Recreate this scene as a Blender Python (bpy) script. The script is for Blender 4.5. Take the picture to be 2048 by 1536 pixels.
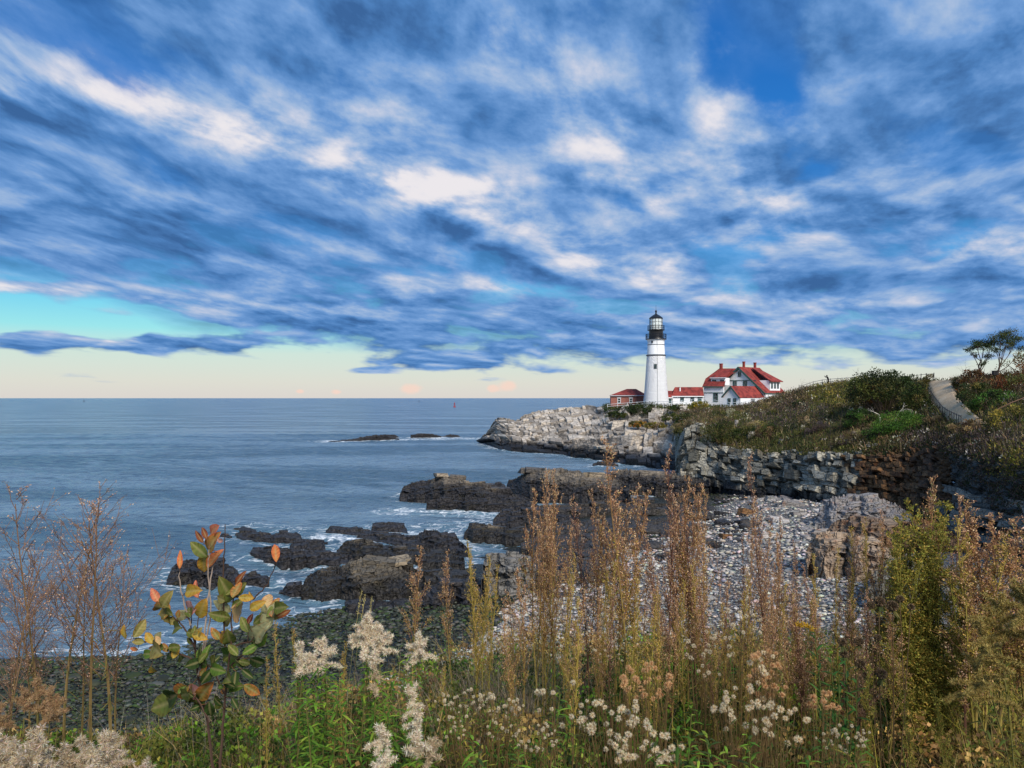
import bpy, bmesh, math, random
import numpy as np
from mathutils import Vector, Matrix

sc = bpy.context.scene
for _o in list(bpy.data.objects):
    bpy.data.objects.remove(_o)
COL = sc.collection
R = math.radians
EYE, FPX, CX, HY = 14.0, 1539.0, 1024.0, 796.0     # eye height over the water, focal length and horizon in photo pixels

# ------------------------------------------------------------------ camera
cam_d = bpy.data.cameras.new('camera')
cam_d.sensor_width = 36.0
cam_d.lens = FPX / 2048 * 36.0
cam_d.shift_y = 28 / 2048
cam_d.clip_start = 0.05
cam_d.clip_end = 80000
cam = bpy.data.objects.new('camera', cam_d)
cam.location = (0, 0, EYE)
cam.rotation_euler = (R(90), 0, 0)
COL.objects.link(cam)
sc.camera = cam

# ------------------------------------------------------------------ exposure
sc.view_settings.view_transform = 'Standard'
sc.view_settings.look = 'None'
sc.view_settings.gamma = 1.0
sc.view_settings.use_curve_mapping = False
sc.view_settings.exposure = 1.0
sc.cycles.max_bounces = 6
sc.cycles.transparent_max_bounces = 8
sc.cycles.sample_clamp_indirect = 4.0

# ------------------------------------------------------------------ node helper
class NB:
    def __init__(s, tree):
        s.t = tree
        s.t.nodes.clear()
    def n(s, typ, **kw):
        nd = s.t.nodes.new(typ)
        for k, v in kw.items():
            setattr(nd, k, v)
        return nd
    def put(s, sock, v):
        if v is None:
            return
        if isinstance(v, bpy.types.NodeSocket):
            s.t.links.new(v, sock)
        elif isinstance(v, (tuple, list)) and sock.type == 'RGBA' and len(v) == 3:
            sock.default_value = (*v, 1)
        else:
            sock.default_value = v
    def m(s, op, a, b=None, c=None, clamp=False):
        nd = s.n('ShaderNodeMath', operation=op, use_clamp=clamp)
        for i, v in enumerate((a, b, c)):
            s.put(nd.inputs[i], v)
        return nd.outputs[0]
    def v(s, op, a, b=None, scale=None):
        nd = s.n('ShaderNodeVectorMath', operation=op)
        s.put(nd.inputs[0], a)
        s.put(nd.inputs[1], b)
        if scale is not None:
            s.put(nd.inputs['Scale'], scale)
        return nd.outputs['Value' if op in ('LENGTH', 'DOT_PRODUCT', 'DISTANCE') else 'Vector']
    def sep(s, vec):
        nd = s.n('ShaderNodeSeparateXYZ')
        s.put(nd.inputs[0], vec)
        return nd.outputs
    def comb(s, x, y, z=0.0):
        nd = s.n('ShaderNodeCombineXYZ')
        for i, q in enumerate((x, y, z)):
            s.put(nd.inputs[i], q)
        return nd.outputs[0]
    def noise(s, vec, scale=1.0, detail=4.0, rough=0.5, dist=0.0, lac=2.0, out=0, dims='3D'):
        nd = s.n('ShaderNodeTexNoise', noise_dimensions=dims)
        s.put(nd.inputs['Vector'], vec)
        s.put(nd.inputs['Scale'], scale)
        s.put(nd.inputs['Detail'], detail)
        s.put(nd.inputs['Roughness'], rough)
        s.put(nd.inputs['Lacunarity'], lac)
        s.put(nd.inputs['Distortion'], dist)
        return nd.outputs[out]
    def voro(s, vec, scale=1.0, feature='F1', rand=1.0, out='Distance'):
        nd = s.n('ShaderNodeTexVoronoi', feature=feature)
        s.put(nd.inputs['Vector'], vec)
        s.put(nd.inputs['Scale'], scale)
        s.put(nd.inputs['Randomness'], rand)
        return nd.outputs[out]
    def rng(s, v, a, b, c=0.0, d=1.0, smooth=True):
        nd = s.n('ShaderNodeMapRange', interpolation_type='SMOOTHSTEP' if smooth else 'LINEAR')
        for i, q in enumerate((v, a, b, c, d)):
            s.put(nd.inputs[i], q)
        return nd.outputs[0]
    def mix(s, f, a, b, blend='MIX'):
        nd = s.n('ShaderNodeMix', data_type='RGBA', blend_type=blend)
        s.put(nd.inputs[0], f)
        s.put(nd.inputs[6], a)
        s.put(nd.inputs[7], b)
        return nd.outputs[2]
    def ramp(s, f, stops, interp='LINEAR'):
        nd = s.n('ShaderNodeValToRGB')
        nd.color_ramp.interpolation = interp
        e = nd.color_ramp.elements
        while len(e) < len(stops):
            e.new(0.5)
        for i, (p, c) in enumerate(stops):
            e[i].position = p
            e[i].color = (*c, 1)
        s.put(nd.inputs[0], f)
        return nd.outputs[0]
    def link(s, a, b):
        s.t.links.new(a, b)

def lin(r, g, b):
    """sRGB bytes to linear"""
    f = lambda c: (c / 255 / 12.92) if c / 255 <= 0.04045 else ((c / 255 + 0.055) / 1.055) ** 2.4
    return (f(r), f(g), f(b))

# ------------------------------------------------------------------ sky
SUN_EL, SUN_ROT = R(37), R(158)
world = bpy.data.worlds.new('World')
sc.world = world
world.use_nodes = True
world.cycles.sampling_method = 'MANUAL'
world.cycles.sample_map_resolution = 512
def build_sky():
    b = NB(world.node_tree)
    out = b.n('ShaderNodeOutputWorld')
    bg = b.n('ShaderNodeBackground')
    bg.inputs[1].default_value = 0.05
    b.link(bg.outputs[0], out.inputs[0])
    nish = b.n('ShaderNodeTexSky', sky_type='NISHITA', sun_disc=False, sun_elevation=SUN_EL, sun_rotation=SUN_ROT)
    d = b.n('ShaderNodeTexCoord').outputs['Generated']
    x, y, z = b.sep(b.v('NORMALIZE', d))
    C = 0.085
    zc = b.m('ADD', b.m('MAXIMUM', z, 0.0), C)
    px, py = b.m('DIVIDE', x, zc), b.m('DIVIDE', y, zc)
    az = b.m('ARCTAN2', x, y)
    lr = b.m('LOGARITHM', b.m('SQRT', b.m('ADD', b.m('MULTIPLY', px, px), b.m('MULTIPLY', py, py))), math.e)
    def q(u, v):
        L = math.sqrt((u - CX) ** 2 + FPX ** 2 + (HY - v) ** 2)
        X, Y, Z = (u - CX) / L, FPX / L, max((HY - v) / L, 0) + C
        return math.atan2(X, Y), math.log(math.hypot(X, Y) / Z)
    # slow wobble so that no feature keeps a clean outline
    wob = b.noise(b.comb(px, py, 3.0), 1.1, 3, 0.5, out=1)
    wx, wy, _ = b.sep(wob)
    waz = b.m('ADD', az, b.m('MULTIPLY', b.m('SUBTRACT', wx, 0.5), 0.09))
    wlr = b.m('ADD', lr, b.m('MULTIPLY', b.m('SUBTRACT', wy, 0.5), 0.16))
    def seg(p0, p1, w_px, h_rel, amp, s_az=None, s_lr=None):
        """soft streak between two sky directions; w along azimuth in pixels, h in log distance"""
        (a0, l0), (a1, l1) = q(*p0), q(*p1)
        kx, ky = FPX / w_px, 1 / h_rel
        ax_, ay_ = a0 * kx, l0 * ky
        bx_, by_ = (a1 - a0) * kx, (l1 - l0) * ky
        X = b.m('SUBTRACT', b.m('MULTIPLY', s_az or waz, kx), ax_)
        Y = b.m('SUBTRACT', b.m('MULTIPLY', s_lr or wlr, ky), ay_)
        bb = bx_ * bx_ + by_ * by_ + 1e-9
        h = b.m('MULTIPLY', b.m('ADD', b.m('MULTIPLY', X, bx_), b.m('MULTIPLY', Y, by_)), 1 / bb, clamp=True)
        dx = b.m('SUBTRACT', X, b.m('MULTIPLY', h, bx_))
        dy = b.m('SUBTRACT', Y, b.m('MULTIPLY', h, by_))
        r2 = b.m('ADD', b.m('MULTIPLY', dx, dx), b.m('MULTIPLY', dy, dy))
        return b.m('MULTIPLY', b.m('EXPONENT', b.m('MULTIPLY', r2, -1.0)), amp)
    def total(lst):
        t = lst[0]
        for k in lst[1:]:
            t = b.m('ADD', t, k)
        return t
    # cloud deck in plan: rotated and stretched along the cloud streets
    ca, sa = 0.72, 0.69
    zn = b.m('ADD', b.m('MAXIMUM', z, 0.0), 0.15)
    nx, ny = b.m('DIVIDE', x, zn), b.m('DIVIDE', y, zn)
    al = b.m('ADD', b.m('MULTIPLY', nx, sa), b.m('MULTIPLY', ny, ca))
    cr = b.m('SUBTRACT', b.m('MULTIPLY', nx, ca), b.m('MULTIPLY', ny, sa))
    Pw = b.comb(b.m('MULTIPLY', al, 0.80), cr, 0.0)
    warp = b.v('SCALE', b.v('SUBTRACT', b.noise(Pw, 1.3, 1, 0.5, out=1), (0.5, 0.5, 0.5)), scale=0.4)
    # cells of the layer: bearing against log of the slant, so that they flatten towards the horizon
    zp = b.m('MAXIMUM', z, 0.0)
    U = b.m('DIVIDE', b.m('MULTIPLY', az, 3.2), b.m('ADD', zp, 0.45))
    Vv = b.m('MULTIPLY', b.m('LOGARITHM', b.m('ADD', zp, 0.03), math.e), -2.3)
    Vv = b.m('SUBTRACT', Vv, b.m('MULTIPLY', U, 0.28))
    def deck(shift, det):
        P2 = b.v('ADD', b.comb(b.m('MULTIPLY', U, 0.85), b.m('SUBTRACT', Vv, shift), 0.0), b.v('SCALE', warp, scale=0.9))
        return P2, b.noise(P2, 2.3, det, 0.55, dist=0.0)
    Pc, mid0 = deck(0.0, 8)
    _, mid1 = deck(0.11, 5)
    _, mid2 = deck(0.30, 1)
    big = b.noise(b.v('ADD', Pw, warp), 1.9, 1, 0.5)
    D0 = b.m('ADD', b.m('MULTIPLY', big, 0.42), b.m('MULTIPLY', mid0, 0.62))
    # where the deck opens
    gaps = total([
        seg((1430, 90), (1570, 180), 55, 0.13, 0.20),
        seg((1560, 180), (1660, 300), 55, 0.11, 0.19),
        seg((40, 60), (330, 190), 110, 0.10, 0.10),
        seg((150, 130), (260, 170), 50, 0.06, 0.10),
        seg((1900, 500), (1985, 470), 50, 0.05, 0.18),
        seg((1050, 572), (1110, 580), 40, 0.05, 0.14),
        seg((1400, 480), (1480, 500), 60, 0.08, 0.12),
        seg((1400, 0), (1420, 60), 60, 0.12, 0.12),
        seg((600, 40), (700, 110), 60, 0.07, 0.08),
        seg((-120, 575), (150, 608), 60, 0.10, 0.20),
        seg((-300, 655), (260, 668), 110, 0.17, 0.42),
        seg((-300, 640), (60, 640), 100, 0.13, 0.22),
    ])
    adds = total([
        seg((-150, 145), (440, 270), 40, 0.085, 0.17),
        seg((440, 270), (900, 400), 60, 0.11, 0.14),
        seg((900, 400), (1320, 545), 60, 0.13, 0.16),
        seg((1180, 250), (1480, 370), 90, 0.16, 0.10),
        seg((-60, 571), (110, 578), 40, 0.035, 0.22),
        seg((-200, 686), (60, 682), 60, 0.10, 0.50),
        seg((60, 682), (300, 690), 40, 0.11, 0.54),
        seg((300, 692), (470, 694), 40, 0.09, 0.52),
        seg((720, 738), (960, 726), 30, 0.07, 0.38),
        seg((1300, 735), (1380, 740), 30, 0.10, 0.0),
    ])
    # far rim of the deck
    r_az = b.m('ADD', lr, b.m('MULTIPLY', b.m('SUBTRACT', b.noise(b.comb(b.m('MULTIPLY', az, 9.0), b.m('MULTIPLY', lr, 2.5)), 1.0, 4, 0.6), 0.5), 0.55))
    rim_at = b.rng(az, q(420, 700)[0], q(1000, 715)[0], q(400, 650)[1], q(1000, 716)[1])
    rim = b.rng(b.m('SUBTRACT', r_az, rim_at), -0.12, 0.30, 0.0, 0.55)
    cover = b.m('SUBTRACT', b.m('ADD', b.m('MULTIPLY_ADD', D0, 1.5, -0.26), adds), b.m('ADD', gaps, rim))
    alpha = b.rng(cover, 0.20, 0.48)
    # light on the cloud sides that face us, shade under their far bellies
    edge = b.m('SUBTRACT', mid0, mid1)
    soft = b.m('SUBTRACT', mid0, mid2)
    glow = total([
        seg((-150, 150), (230, 205), 80, 0.060, 0.42),
        seg((230, 205), (450, 268), 80, 0.060, 0.40),
        seg((450, 270), (860, 385), 90, 0.080, 0.36),
        seg((700, 330), (1010, 400), 60, 0.07, 0.36),
        seg((880, 395), (1310, 535), 80, 0.085, 0.38),
        seg((480, 210), (800, 240), 70, 0.09, 0.22),
        seg((1000, 80), (1100, 120), 60, 0.08, 0.16),
        seg((1150, 230), (1330, 330), 120, 0.18, 0.20),
        seg((1440, 240), (1540, 370), 60, 0.13, 0.36),
        seg((1180, 300), (1320, 400), 80, 0.09, 0.18),
        seg((1150, 530), (1340, 545), 60, 0.07, 0.22),
        seg((1500, 460), (1960, 450), 120, 0.09, 0.20),
        seg((1950, 500), (2060, 500), 60, 0.05, 0.35),
        seg((1400, 600), (1800, 600), 160, 0.12, 0.12),
        seg((800, 570), (960, 575), 60, 0.05, 0.26),
        seg((-40, 568), (110, 577), 60, 0.05, 0.45),
        seg((250, 604), (700, 625), 100, 0.08, 0.16),
        seg((1280, 650), (1560, 655), 60, 0.06, 0.22),
        seg((200, 668), (260, 672), 14, 0.05, 0.45),
        seg((1750, 330), (1960, 280), 90, 0.09, 0.10),
        seg((1950, 130), (2060, 60), 90, 0.08, 0.14),
        seg((1480, 50), (1620, 60), 60, 0.10, 0.10),
    ])
    dark = total([
        seg((1800, 225), (1990, 215), 90, 0.09, 0.30),
        seg((1560, 150), (2048, 110), 120, 0.14, 0.16),
        seg((380, 110), (520, 150), 90, 0.09, 0.20),
        seg((-100, 260), (300, 330), 100, 0.12, 0.24),
        seg((0, 420), (500, 470), 200, 0.16, 0.22),
        seg((1500, 420), (1750, 380), 100, 0.10, 0.20),
        seg((620, 400), (1000, 500), 100, 0.12, 0.18),
        seg((500, 660), (1200, 690), 200, 0.18, 0.20),
        seg((1700, 560), (2048, 560), 140, 0.10, 0.14),
        seg((-200, 706), (480, 706), 60, 0.04, 0.10),
        seg((0, 0), (900, 20), 160, 0.10, 0.14),
        seg((1500, 10), (2048, 0), 160, 0.12, 0.12),
    ])
    fine = b.noise(Pc, 9.5, 4, 0.6)
    puffs = b.voro(Pc, 3.1, 'SMOOTH_F1', 1.0)
    lum = b.m('ADD', b.m('MULTIPLY', edge, 1.35), b.m('MULTIPLY', soft, 0.60))
    lum = b.m('ADD', lum, b.m('MULTIPLY', b.m('SUBTRACT', mid0, 0.5), 0.65))
    lum = b.m('ADD', lum, b.m('MULTIPLY', b.m('SUBTRACT', 0.42, puffs), 0.60))
    lum = b.m('ADD', lum, b.m('MULTIPLY', b.m('SUBTRACT', fine, 0.5), 0.50))
    glow = b.m('MULTIPLY', glow, b.rng(b.m('ADD', mid0, b.m('MULTIPLY', puffs, -0.35)), 0.16, 0.52, 0.45, 1.35))
    lum = b.m('MULTIPLY', lum, b.m('MULTIPLY_ADD', glow, 0.5, 0.66))
    lum = b.m('ADD', b.m('ADD', lum, 0.39), b.m('SUBTRACT', b.m('MULTIPLY', glow, 0.60), b.m('MULTIPLY', dark, 0.65)))
    lum = b.m('SMOOTH_MIN', lum, 1.0, 0.30)
    cloud = b.ramp(lum, [
        (0.00, lin(60, 102, 156)), (0.20, lin(80, 130, 190)), (0.40, lin(112, 156, 212)),
        (0.60, lin(154, 182, 220)), (0.80, lin(194, 204, 226)), (1.0, lin(236, 232, 236))])
    # clear air
    el = b.m('ARCSINE', z)
    clear = b.ramp(b.m('DIVIDE', el, 0.5), [
        (0.000, lin(226, 219, 214)), (0.040, lin(224, 224, 214)), (0.110, lin(208, 230, 220)), (0.165, lin(150, 232, 238)),
        (0.230, lin(112, 214, 244)), (0.32, lin(70, 176, 240)), (0.48, lin(26, 134, 224)), (0.75, lin(14, 112, 200)), (1.0, lin(14, 100, 186))])
    clear = b.v('SCALE', clear, scale=10.0)
    clear = b.mix(0.12, clear, nish.outputs[0])
    # cream cumulus tops low over the sea
    puffn = b.noise(b.comb(b.m('MULTIPLY', az, 60.0), b.m('MULTIPLY', z, 90.0)), 1.0, 5, 0.6)
    def puff(u, v, w, h):
        a0, e0 = math.atan2(u - CX, FPX), (HY - v) / FPX
        X = b.m('MULTIPLY', b.m('SUBTRACT', az, a0), FPX / w)
        Y = b.m('MULTIPLY', b.m('SUBTRACT', z, e0), FPX / h)
        return b.m('EXPONENT', b.m('MULTIPLY', b.m('ADD', b.m('MULTIPLY', X, X), b.m('MULTIPLY', Y, Y)), -1.0))
    pf = total([puff(822, 778, 26, 13), puff(1016, 772, 22, 14), puff(984, 777, 13, 9), puff(672, 784, 12, 6), puff(600, 783, 10, 5)])
    pf = b.rng(b.m('MULTIPLY', pf, b.m('ADD', puffn, 0.35)), 0.30, 0.75, 0.0, 0.62)
    clear = b.mix(pf, clear, b.v('SCALE', lin(255, 214, 196), scale=10.0))
    cl10 = b.v('SCALE', cloud, scale=10.0)
    # thin veil over most of the open air too
    veil = b.m('MULTIPLY', b.rng(b.m('ADD', lr, rim), 2.25, 1.7), b.m('MULTIPLY_ADD', gaps, -2.4, 0.72, clamp=True))
    alpha = b.m('MAXIMUM', alpha, veil)
    colr = b.mix(alpha, clear, cl10)
    b.put(bg.inputs[0], colr)
build_sky()

# ------------------------------------------------------------------ sun, veiled by the cloud deck
sun_d = bpy.data.lights.new('sun', 'SUN')
sun_d.energy = 2.4
sun_d.angle = R(22)
sun_d.color = (1.0, 0.93, 0.83)
sun = bpy.data.objects.new('sun', sun_d)
_sd = Vector((math.sin(SUN_ROT) * math.cos(SUN_EL), math.cos(SUN_ROT) * math.cos(SUN_EL), math.sin(SUN_EL)))
sun.rotation_euler = (-_sd).to_track_quat('-Z', 'Y').to_euler()
sun.location = (40, -20, 60)
COL.objects.link(sun)
# ------------------------------------------------------------------ helpers
rng = np.random.default_rng(7)
def W(px, py, Y):
    """photo pixel and depth -> point in the place"""
    return np.stack([np.broadcast_to((np.asarray(px, float) - CX) / FPX * Y, np.shape(np.asarray(px, float) * Y)), np.asarray(Y, float) * np.ones_like(np.asarray(px, float)),
                     EYE - (np.asarray(py, float) - HY) / FPX * Y], -1)
def Yz(py, z):
    return (EYE - z) * FPX / (py - HY)
def tag(o, label=None, cat=None, group=None, kind=None):
    for k, v in (('label', label), ('category', cat), ('group', group), ('kind', kind)):
        if v:
            o[k] = v
    return o
def empty(name, loc, label=None, cat=None, group=None, rz=0.0, kind=None):
    o = bpy.data.objects.new(name, None)
    o.empty_display_size = 0.2
    o.location = [float(c) for c in loc]
    o.rotation_euler = (0, 0, rz)
    COL.objects.link(o)
    return tag(o, label, cat, group, kind)
def mesh(name, V, F, mat, smooth=False, col=None):
    me = bpy.data.meshes.new(name)
    V = np.asarray(V, np.float32).reshape(-1, 3)
    if isinstance(F, np.ndarray):
        F = [F]
    elif F and not isinstance(F[0], np.ndarray):
        by = {}
        for f in F:
            by.setdefault(len(f), []).append(f)
        F = [np.array(v) for v in by.values()]
    F = [f for f in F if len(f)]
    nl = sum(f.size for f in F)
    npoly = sum(len(f) for f in F)
    me.vertices.add(len(V))
    me.vertices.foreach_set('co', V.ravel())
    me.loops.add(nl)
    me.polygons.add(npoly)
    me.loops.foreach_set('vertex_index', np.concatenate([f.ravel() for f in F]).astype(np.int32))
    st, k = [], 0
    for f in F:
        st.append(k + np.arange(len(f)) * f.shape[1])
        k += f.size
    me.polygons.foreach_set('loop_start', np.concatenate(st).astype(np.int32))
    if smooth:
        me.polygons.foreach_set('use_smooth', np.ones(npoly, bool))
    else:
        me.polygons.foreach_set('use_smooth', np.zeros(npoly, bool))
    if mat is not None:
        me.materials.append(mat)
    if col is not None:
        a = me.attributes.new('col', 'FLOAT_COLOR', 'POINT')
        c = np.ones((len(V), 4), np.float32)
        c[:, :3] = col
        a.data.foreach_set('color', c.ravel())
    me.update(calc_edges=True)
    return me
def obj(name, me, parent=None, loc=None, label=None, cat=None, group=None, kind=None):
    o = bpy.data.objects.new(name, me)
    COL.objects.link(o)
    if parent is not None:
        o.parent = parent
    if loc is not None:
        o.location = [float(c) for c in loc]
    if parent is not None and parent.get('absolute'):      # part given in the place's own coordinates
        o.location = o.location - parent.location
    return tag(o, label, cat, group, kind)
def absolute(o):
    o['absolute'] = 1
    return o
def mk(name, V, F, mat, parent=None, smooth=False, col=None, loc=None, **kw):
    return obj(name, mesh(name, V, F, mat, smooth, col), parent, loc, **kw)
def copy_tree(o, parent=None):
    c = o.copy()
    COL.objects.link(c)
    if parent is not None:
        c.parent = parent
    for ch in list(o.children):
        copy_tree(ch, c)
    return c
class MB:
    """collects pieces of one part"""
    def __init__(s):
        s.V, s.F, s.C, s.k = [], {}, [], 0
    def add(s, V, F, c=None):
        V = np.asarray(V, float).reshape(-1, 3)
        s.V.append(V)
        for f in (F if isinstance(F, list) and len(F) and isinstance(F[0], np.ndarray) and F[0].ndim == 2 else [np.asarray(F)]):
            s.F.setdefault(f.shape[1], []).append(f + s.k)
        s.C.append(np.broadcast_to(np.asarray((1, 1, 1) if c is None else c, float), (len(V), 3)))
        s.k += len(V)
        return s
    def box(s, x0, x1, y0, y1, z0, z1, c=None, T=None):
        V = np.array([[x, y, z] for z in (z0, z1) for y in (y0, y1) for x in (x0, x1)], float)
        if T is not None:
            V = T(V)
        return s.add(V, np.array([[0, 2, 3, 1], [4, 5, 7, 6], [0, 1, 5, 4], [1, 3, 7, 5], [3, 2, 6, 7], [2, 0, 4, 6]]), c)
    def tube(s, pts, rad, n=5, c=None, cap=True):
        pts = np.asarray(pts, float)
        rad = np.broadcast_to(np.asarray(rad, float), (len(pts),))
        t = np.gradient(pts, axis=0)
        t /= np.linalg.norm(t, axis=1, keepdims=True) + 1e-9
        up = np.array([0.0, 0, 1]) if abs(t[0][2]) < 0.9 else np.array([1.0, 0, 0])
        u = np.cross(t, up)
        u /= np.linalg.norm(u, axis=1, keepdims=True) + 1e-9
        w = np.cross(t, u)
        a = np.arange(n) / n * 2 * np.pi
        V = pts[:, None] + rad[:, None, None] * (np.cos(a)[None, :, None] * u[:, None] + np.sin(a)[None, :, None] * w[:, None])
        i = np.arange(len(pts) - 1)[:, None] * n
        j = np.arange(n)[None]
        F = np.stack([i + j, i + (j + 1) % n, i + n + (j + 1) % n, i + n + j], -1).reshape(-1, 4)
        cc = c
        if c is not None and np.ndim(c) == 2:
            cc = np.repeat(np.asarray(c), n, 0)
        return s.add(V.reshape(-1, 3), F, cc)
    def lathe(s, prof, n=32, c=None, cx=0, cy=0):
        prof = np.asarray(prof, float)
        a = np.arange(n) / n * 2 * np.pi
        V = np.stack([cx + prof[:, 0:1] * np.cos(a), cy + prof[:, 0:1] * np.sin(a), prof[:, 1:2] + 0 * a], -1)
        i = np.arange(len(prof) - 1)[:, None] * n
        j = np.arange(n)[None]
        F = np.stack([i + j, i + (j + 1) % n, i + n + (j + 1) % n, i + n + j], -1).reshape(-1, 4)
        return s.add(V.reshape(-1, 3), F, c)
    def mesh(s, name, mat, smooth=False):
        return mesh(name, np.concatenate(s.V), [np.concatenate(v) for v in s.F.values()], mat, smooth, np.concatenate(s.C))
    def build(s, name, mat, parent=None, smooth=False, loc=None, **kw):
        return obj(name, s.mesh(name, mat, smooth), parent, loc, **kw)

# vectorised value noise and cells
def _h(ix, iy, iz, s=0):
    n = (ix * 374761393 + iy * 668265263 + iz * 2147483647 + s * 974634777).astype(np.int64) & 0xffffffff
    n = ((n ^ (n >> 13)) * 1274126177) & 0xffffffff
    n = ((n ^ (n >> 16)) * 2246822519) & 0xffffffff
    return ((n ^ (n >> 15)) & 0xffffff) / float(0xffffff)
def vnoise(x, y, z=0.0, s=0):
    x, y, z = np.broadcast_arrays(np.asarray(x, float), np.asarray(y, float), np.asarray(z, float))
    ix, iy, iz = np.floor(x).astype(np.int64), np.floor(y).astype(np.int64), np.floor(z).astype(np.int64)
    fx, fy, fz = x - ix, y - iy, z - iz
    fx, fy, fz = (f * f * (3 - 2 * f) for f in (fx, fy, fz))
    r = 0
    for a in (0, 1):
        for b in (0, 1):
            for c in (0, 1):
                r = r + _h(ix + a, iy + b, iz + c, s) * (fx if a else 1 - fx) * (fy if b else 1 - fy) * (fz if c else 1 - fz)
    return r
def fbm(x, y, z=0.0, o=4, s=0):
    r, a, t = 0, 1.0, 0
    for k in range(o):
        r = r + a * vnoise(np.asarray(x) * 2 ** k, np.asarray(y) * 2 ** k, np.asarray(z) * 2 ** k, s + k)
        t += a
        a *= 0.5
    return r / t
def cells(x, y, s=0):
    """jittered cells: nearest, second, random per cell, offset from the cell's point"""
    ix, iy = np.floor(x).astype(np.int64), np.floor(y).astype(np.int64)
    f1 = np.full(x.shape, 9.0)
    f2 = np.full(x.shape, 9.0)
    rid = np.zeros(x.shape)
    rid2 = np.zeros(x.shape)
    ox = np.zeros(x.shape)
    oy = np.zeros(x.shape)
    z = np.zeros_like(ix)
    for a in (-1, 0, 1):
        for b in (-1, 0, 1):
            cx, cy = ix + a, iy + b
            dx, dy = cx + 0.1 + 0.8 * _h(cx, cy, z, s) - x, cy + 0.1 + 0.8 * _h(cx, cy, z, s + 5) - y
            d = np.hypot(dx, dy)
            m = d < f1
            f2 = np.where(m, f1, np.minimum(f2, d))
            rid = np.where(m, _h(cx, cy, z, s + 9), rid)
            rid2 = np.where(m, _h(cx, cy, z, s + 13), rid2)
            ox = np.where(m, -dx, ox)
            oy = np.where(m, -dy, oy)
            f1 = np.where(m, d, f1)
    return f1, f2, rid, rid2, ox, oy
def grid_faces(nu, nv):
    i, j = np.meshgrid(np.arange(nu - 1), np.arange(nv - 1), indexing='ij')
    a = i * nv + j
    return np.stack([a, a + nv, a + nv + 1, a + 1], -1).reshape(-1, 4)
def sstep(x, a, b):
    t = np.clip((x - a) / (b - a), 0, 1)
    return t * t * (3 - 2 * t)

# ------------------------------------------------------------------ materials
def material(name, fn):
    m = bpy.data.materials.new(name)
    m.use_nodes = True
    b = NB(m.node_tree)
    out = b.n('ShaderNodeOutputMaterial')
    p = b.n('ShaderNodeBsdfPrincipled')
    b.link(p.outputs[0], out.inputs[0])
    fn(b, p, out)
    return m
def setp(b, p, color=None, rough=0.7, spec=0.3, metal=0.0, normal=None):
    b.put(p.inputs['Base Color'], color)
    b.put(p.inputs['Roughness'], rough)
    b.put(p.inputs['Specular IOR Level'], spec)
    b.put(p.inputs['Metallic'], metal)
    if normal is not None:
        b.put(p.inputs['Normal'], normal)
def bump(b, h, strength=0.5, dist=0.05):
    nd = b.n('ShaderNodeBump')
    b.put(nd.inputs['Strength'], strength)
    b.put(nd.inputs['Distance'], dist)
    b.put(nd.inputs['Height'], h)
    return nd.outputs[0]
def pos(b):
    return b.n('ShaderNodeNewGeometry').outputs['Position']
def rnd(b):
    return b.n('ShaderNodeObjectInfo').outputs['Random']

def rock_mat(name, pale, mid, rust, tide=None, rust_amt=0.35, scale=1.0, lichen=0.0, dark=(0.010, 0.0095, 0.010)):
    def fn(b, p, out):
        P = pos(b)
        big = b.noise(P, 0.35 * scale, 3, 0.5)
        fine = b.noise(P, 3.2 * scale, 6, 0.65)
        stra = b.noise(b.v('MULTIPLY', P, (0.7, 0.7, 6.0)), 1.0 * scale, 4, 0.6)
        r = rnd(b)
        f = b.m('ADD', b.m('MULTIPLY', big, 0.5), b.m('ADD', b.m('MULTIPLY', fine, 0.45), b.m('MULTIPLY', b.m('SUBTRACT', r, 0.5), 0.62)))
        c = b.mix(b.rng(f, 0.28, 0.68), mid, pale)
        c = b.mix(b.m('MULTIPLY', b.rng(b.noise(P, 0.8 * scale, 4, 0.6), 0.52, 0.72), rust_amt), c, rust)
        c = b.mix(b.rng(stra, 0.62, 0.40, 0.0, 0.35), c, tuple(k * 0.45 for k in mid))
        if lichen:
            c = b.mix(b.m('MULTIPLY', b.rng(b.noise(P, 1.7, 5, 0.7), 0.55, 0.68), lichen), c, lin(196, 176, 96))
        crack = b.voro(b.v('ADD', b.v('MULTIPLY', P, (1.1, 1.1, 2.4)), b.v('SCALE', b.noise(P, 1.5, 2, 0.5, out=1), scale=0.5)), 0.9 * scale, 'DISTANCE_TO_EDGE')
        c = b.mix(b.rng(crack, 0.045, 0.0, 0.0, 0.65), c, tuple(k * 0.2 for k in mid))
        if tide:
            z = b.sep(P)[2]
            zz = b.m('ADD', z, b.m('MULTIPLY', b.m('SUBTRACT', b.noise(P, 0.45, 4, 0.6), 0.5), 2.6))
            wet = b.rng(zz, tide[1], tide[0])
            dk = b.mix(b.rng(fine, 0.40, 0.62), dark, tuple(k * 3.2 for k in dark))
            dk = b.mix(b.rng(b.noise(P, 0.9, 3, 0.6), 0.55, 0.7, 0.0, 0.6), dk, (0.030, 0.026, 0.012))
            c = b.mix(wet, c, dk)
            ro = b.rng(wet, 0.0, 1.0, 0.85, 0.55)
        else:
            ro = 0.85
        h = b.m('ADD', b.m('MULTIPLY', fine, 0.6), b.m('ADD', b.m('MULTIPLY', stra, 0.5), b.m('MULTIPLY', b.rng(crack, 0.0, 0.08), 0.5)))
        setp(b, p, c, ro, 0.25, 0.0, bump(b, h, 0.9, 0.22 / scale))
    return material(name, fn)
M = {}
M['headland'] = rock_mat('headland_rock', lin(214, 202, 186), lin(152, 143, 132), lin(170, 136, 96), (1.6, 3.2), 0.25, 0.8)
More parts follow.
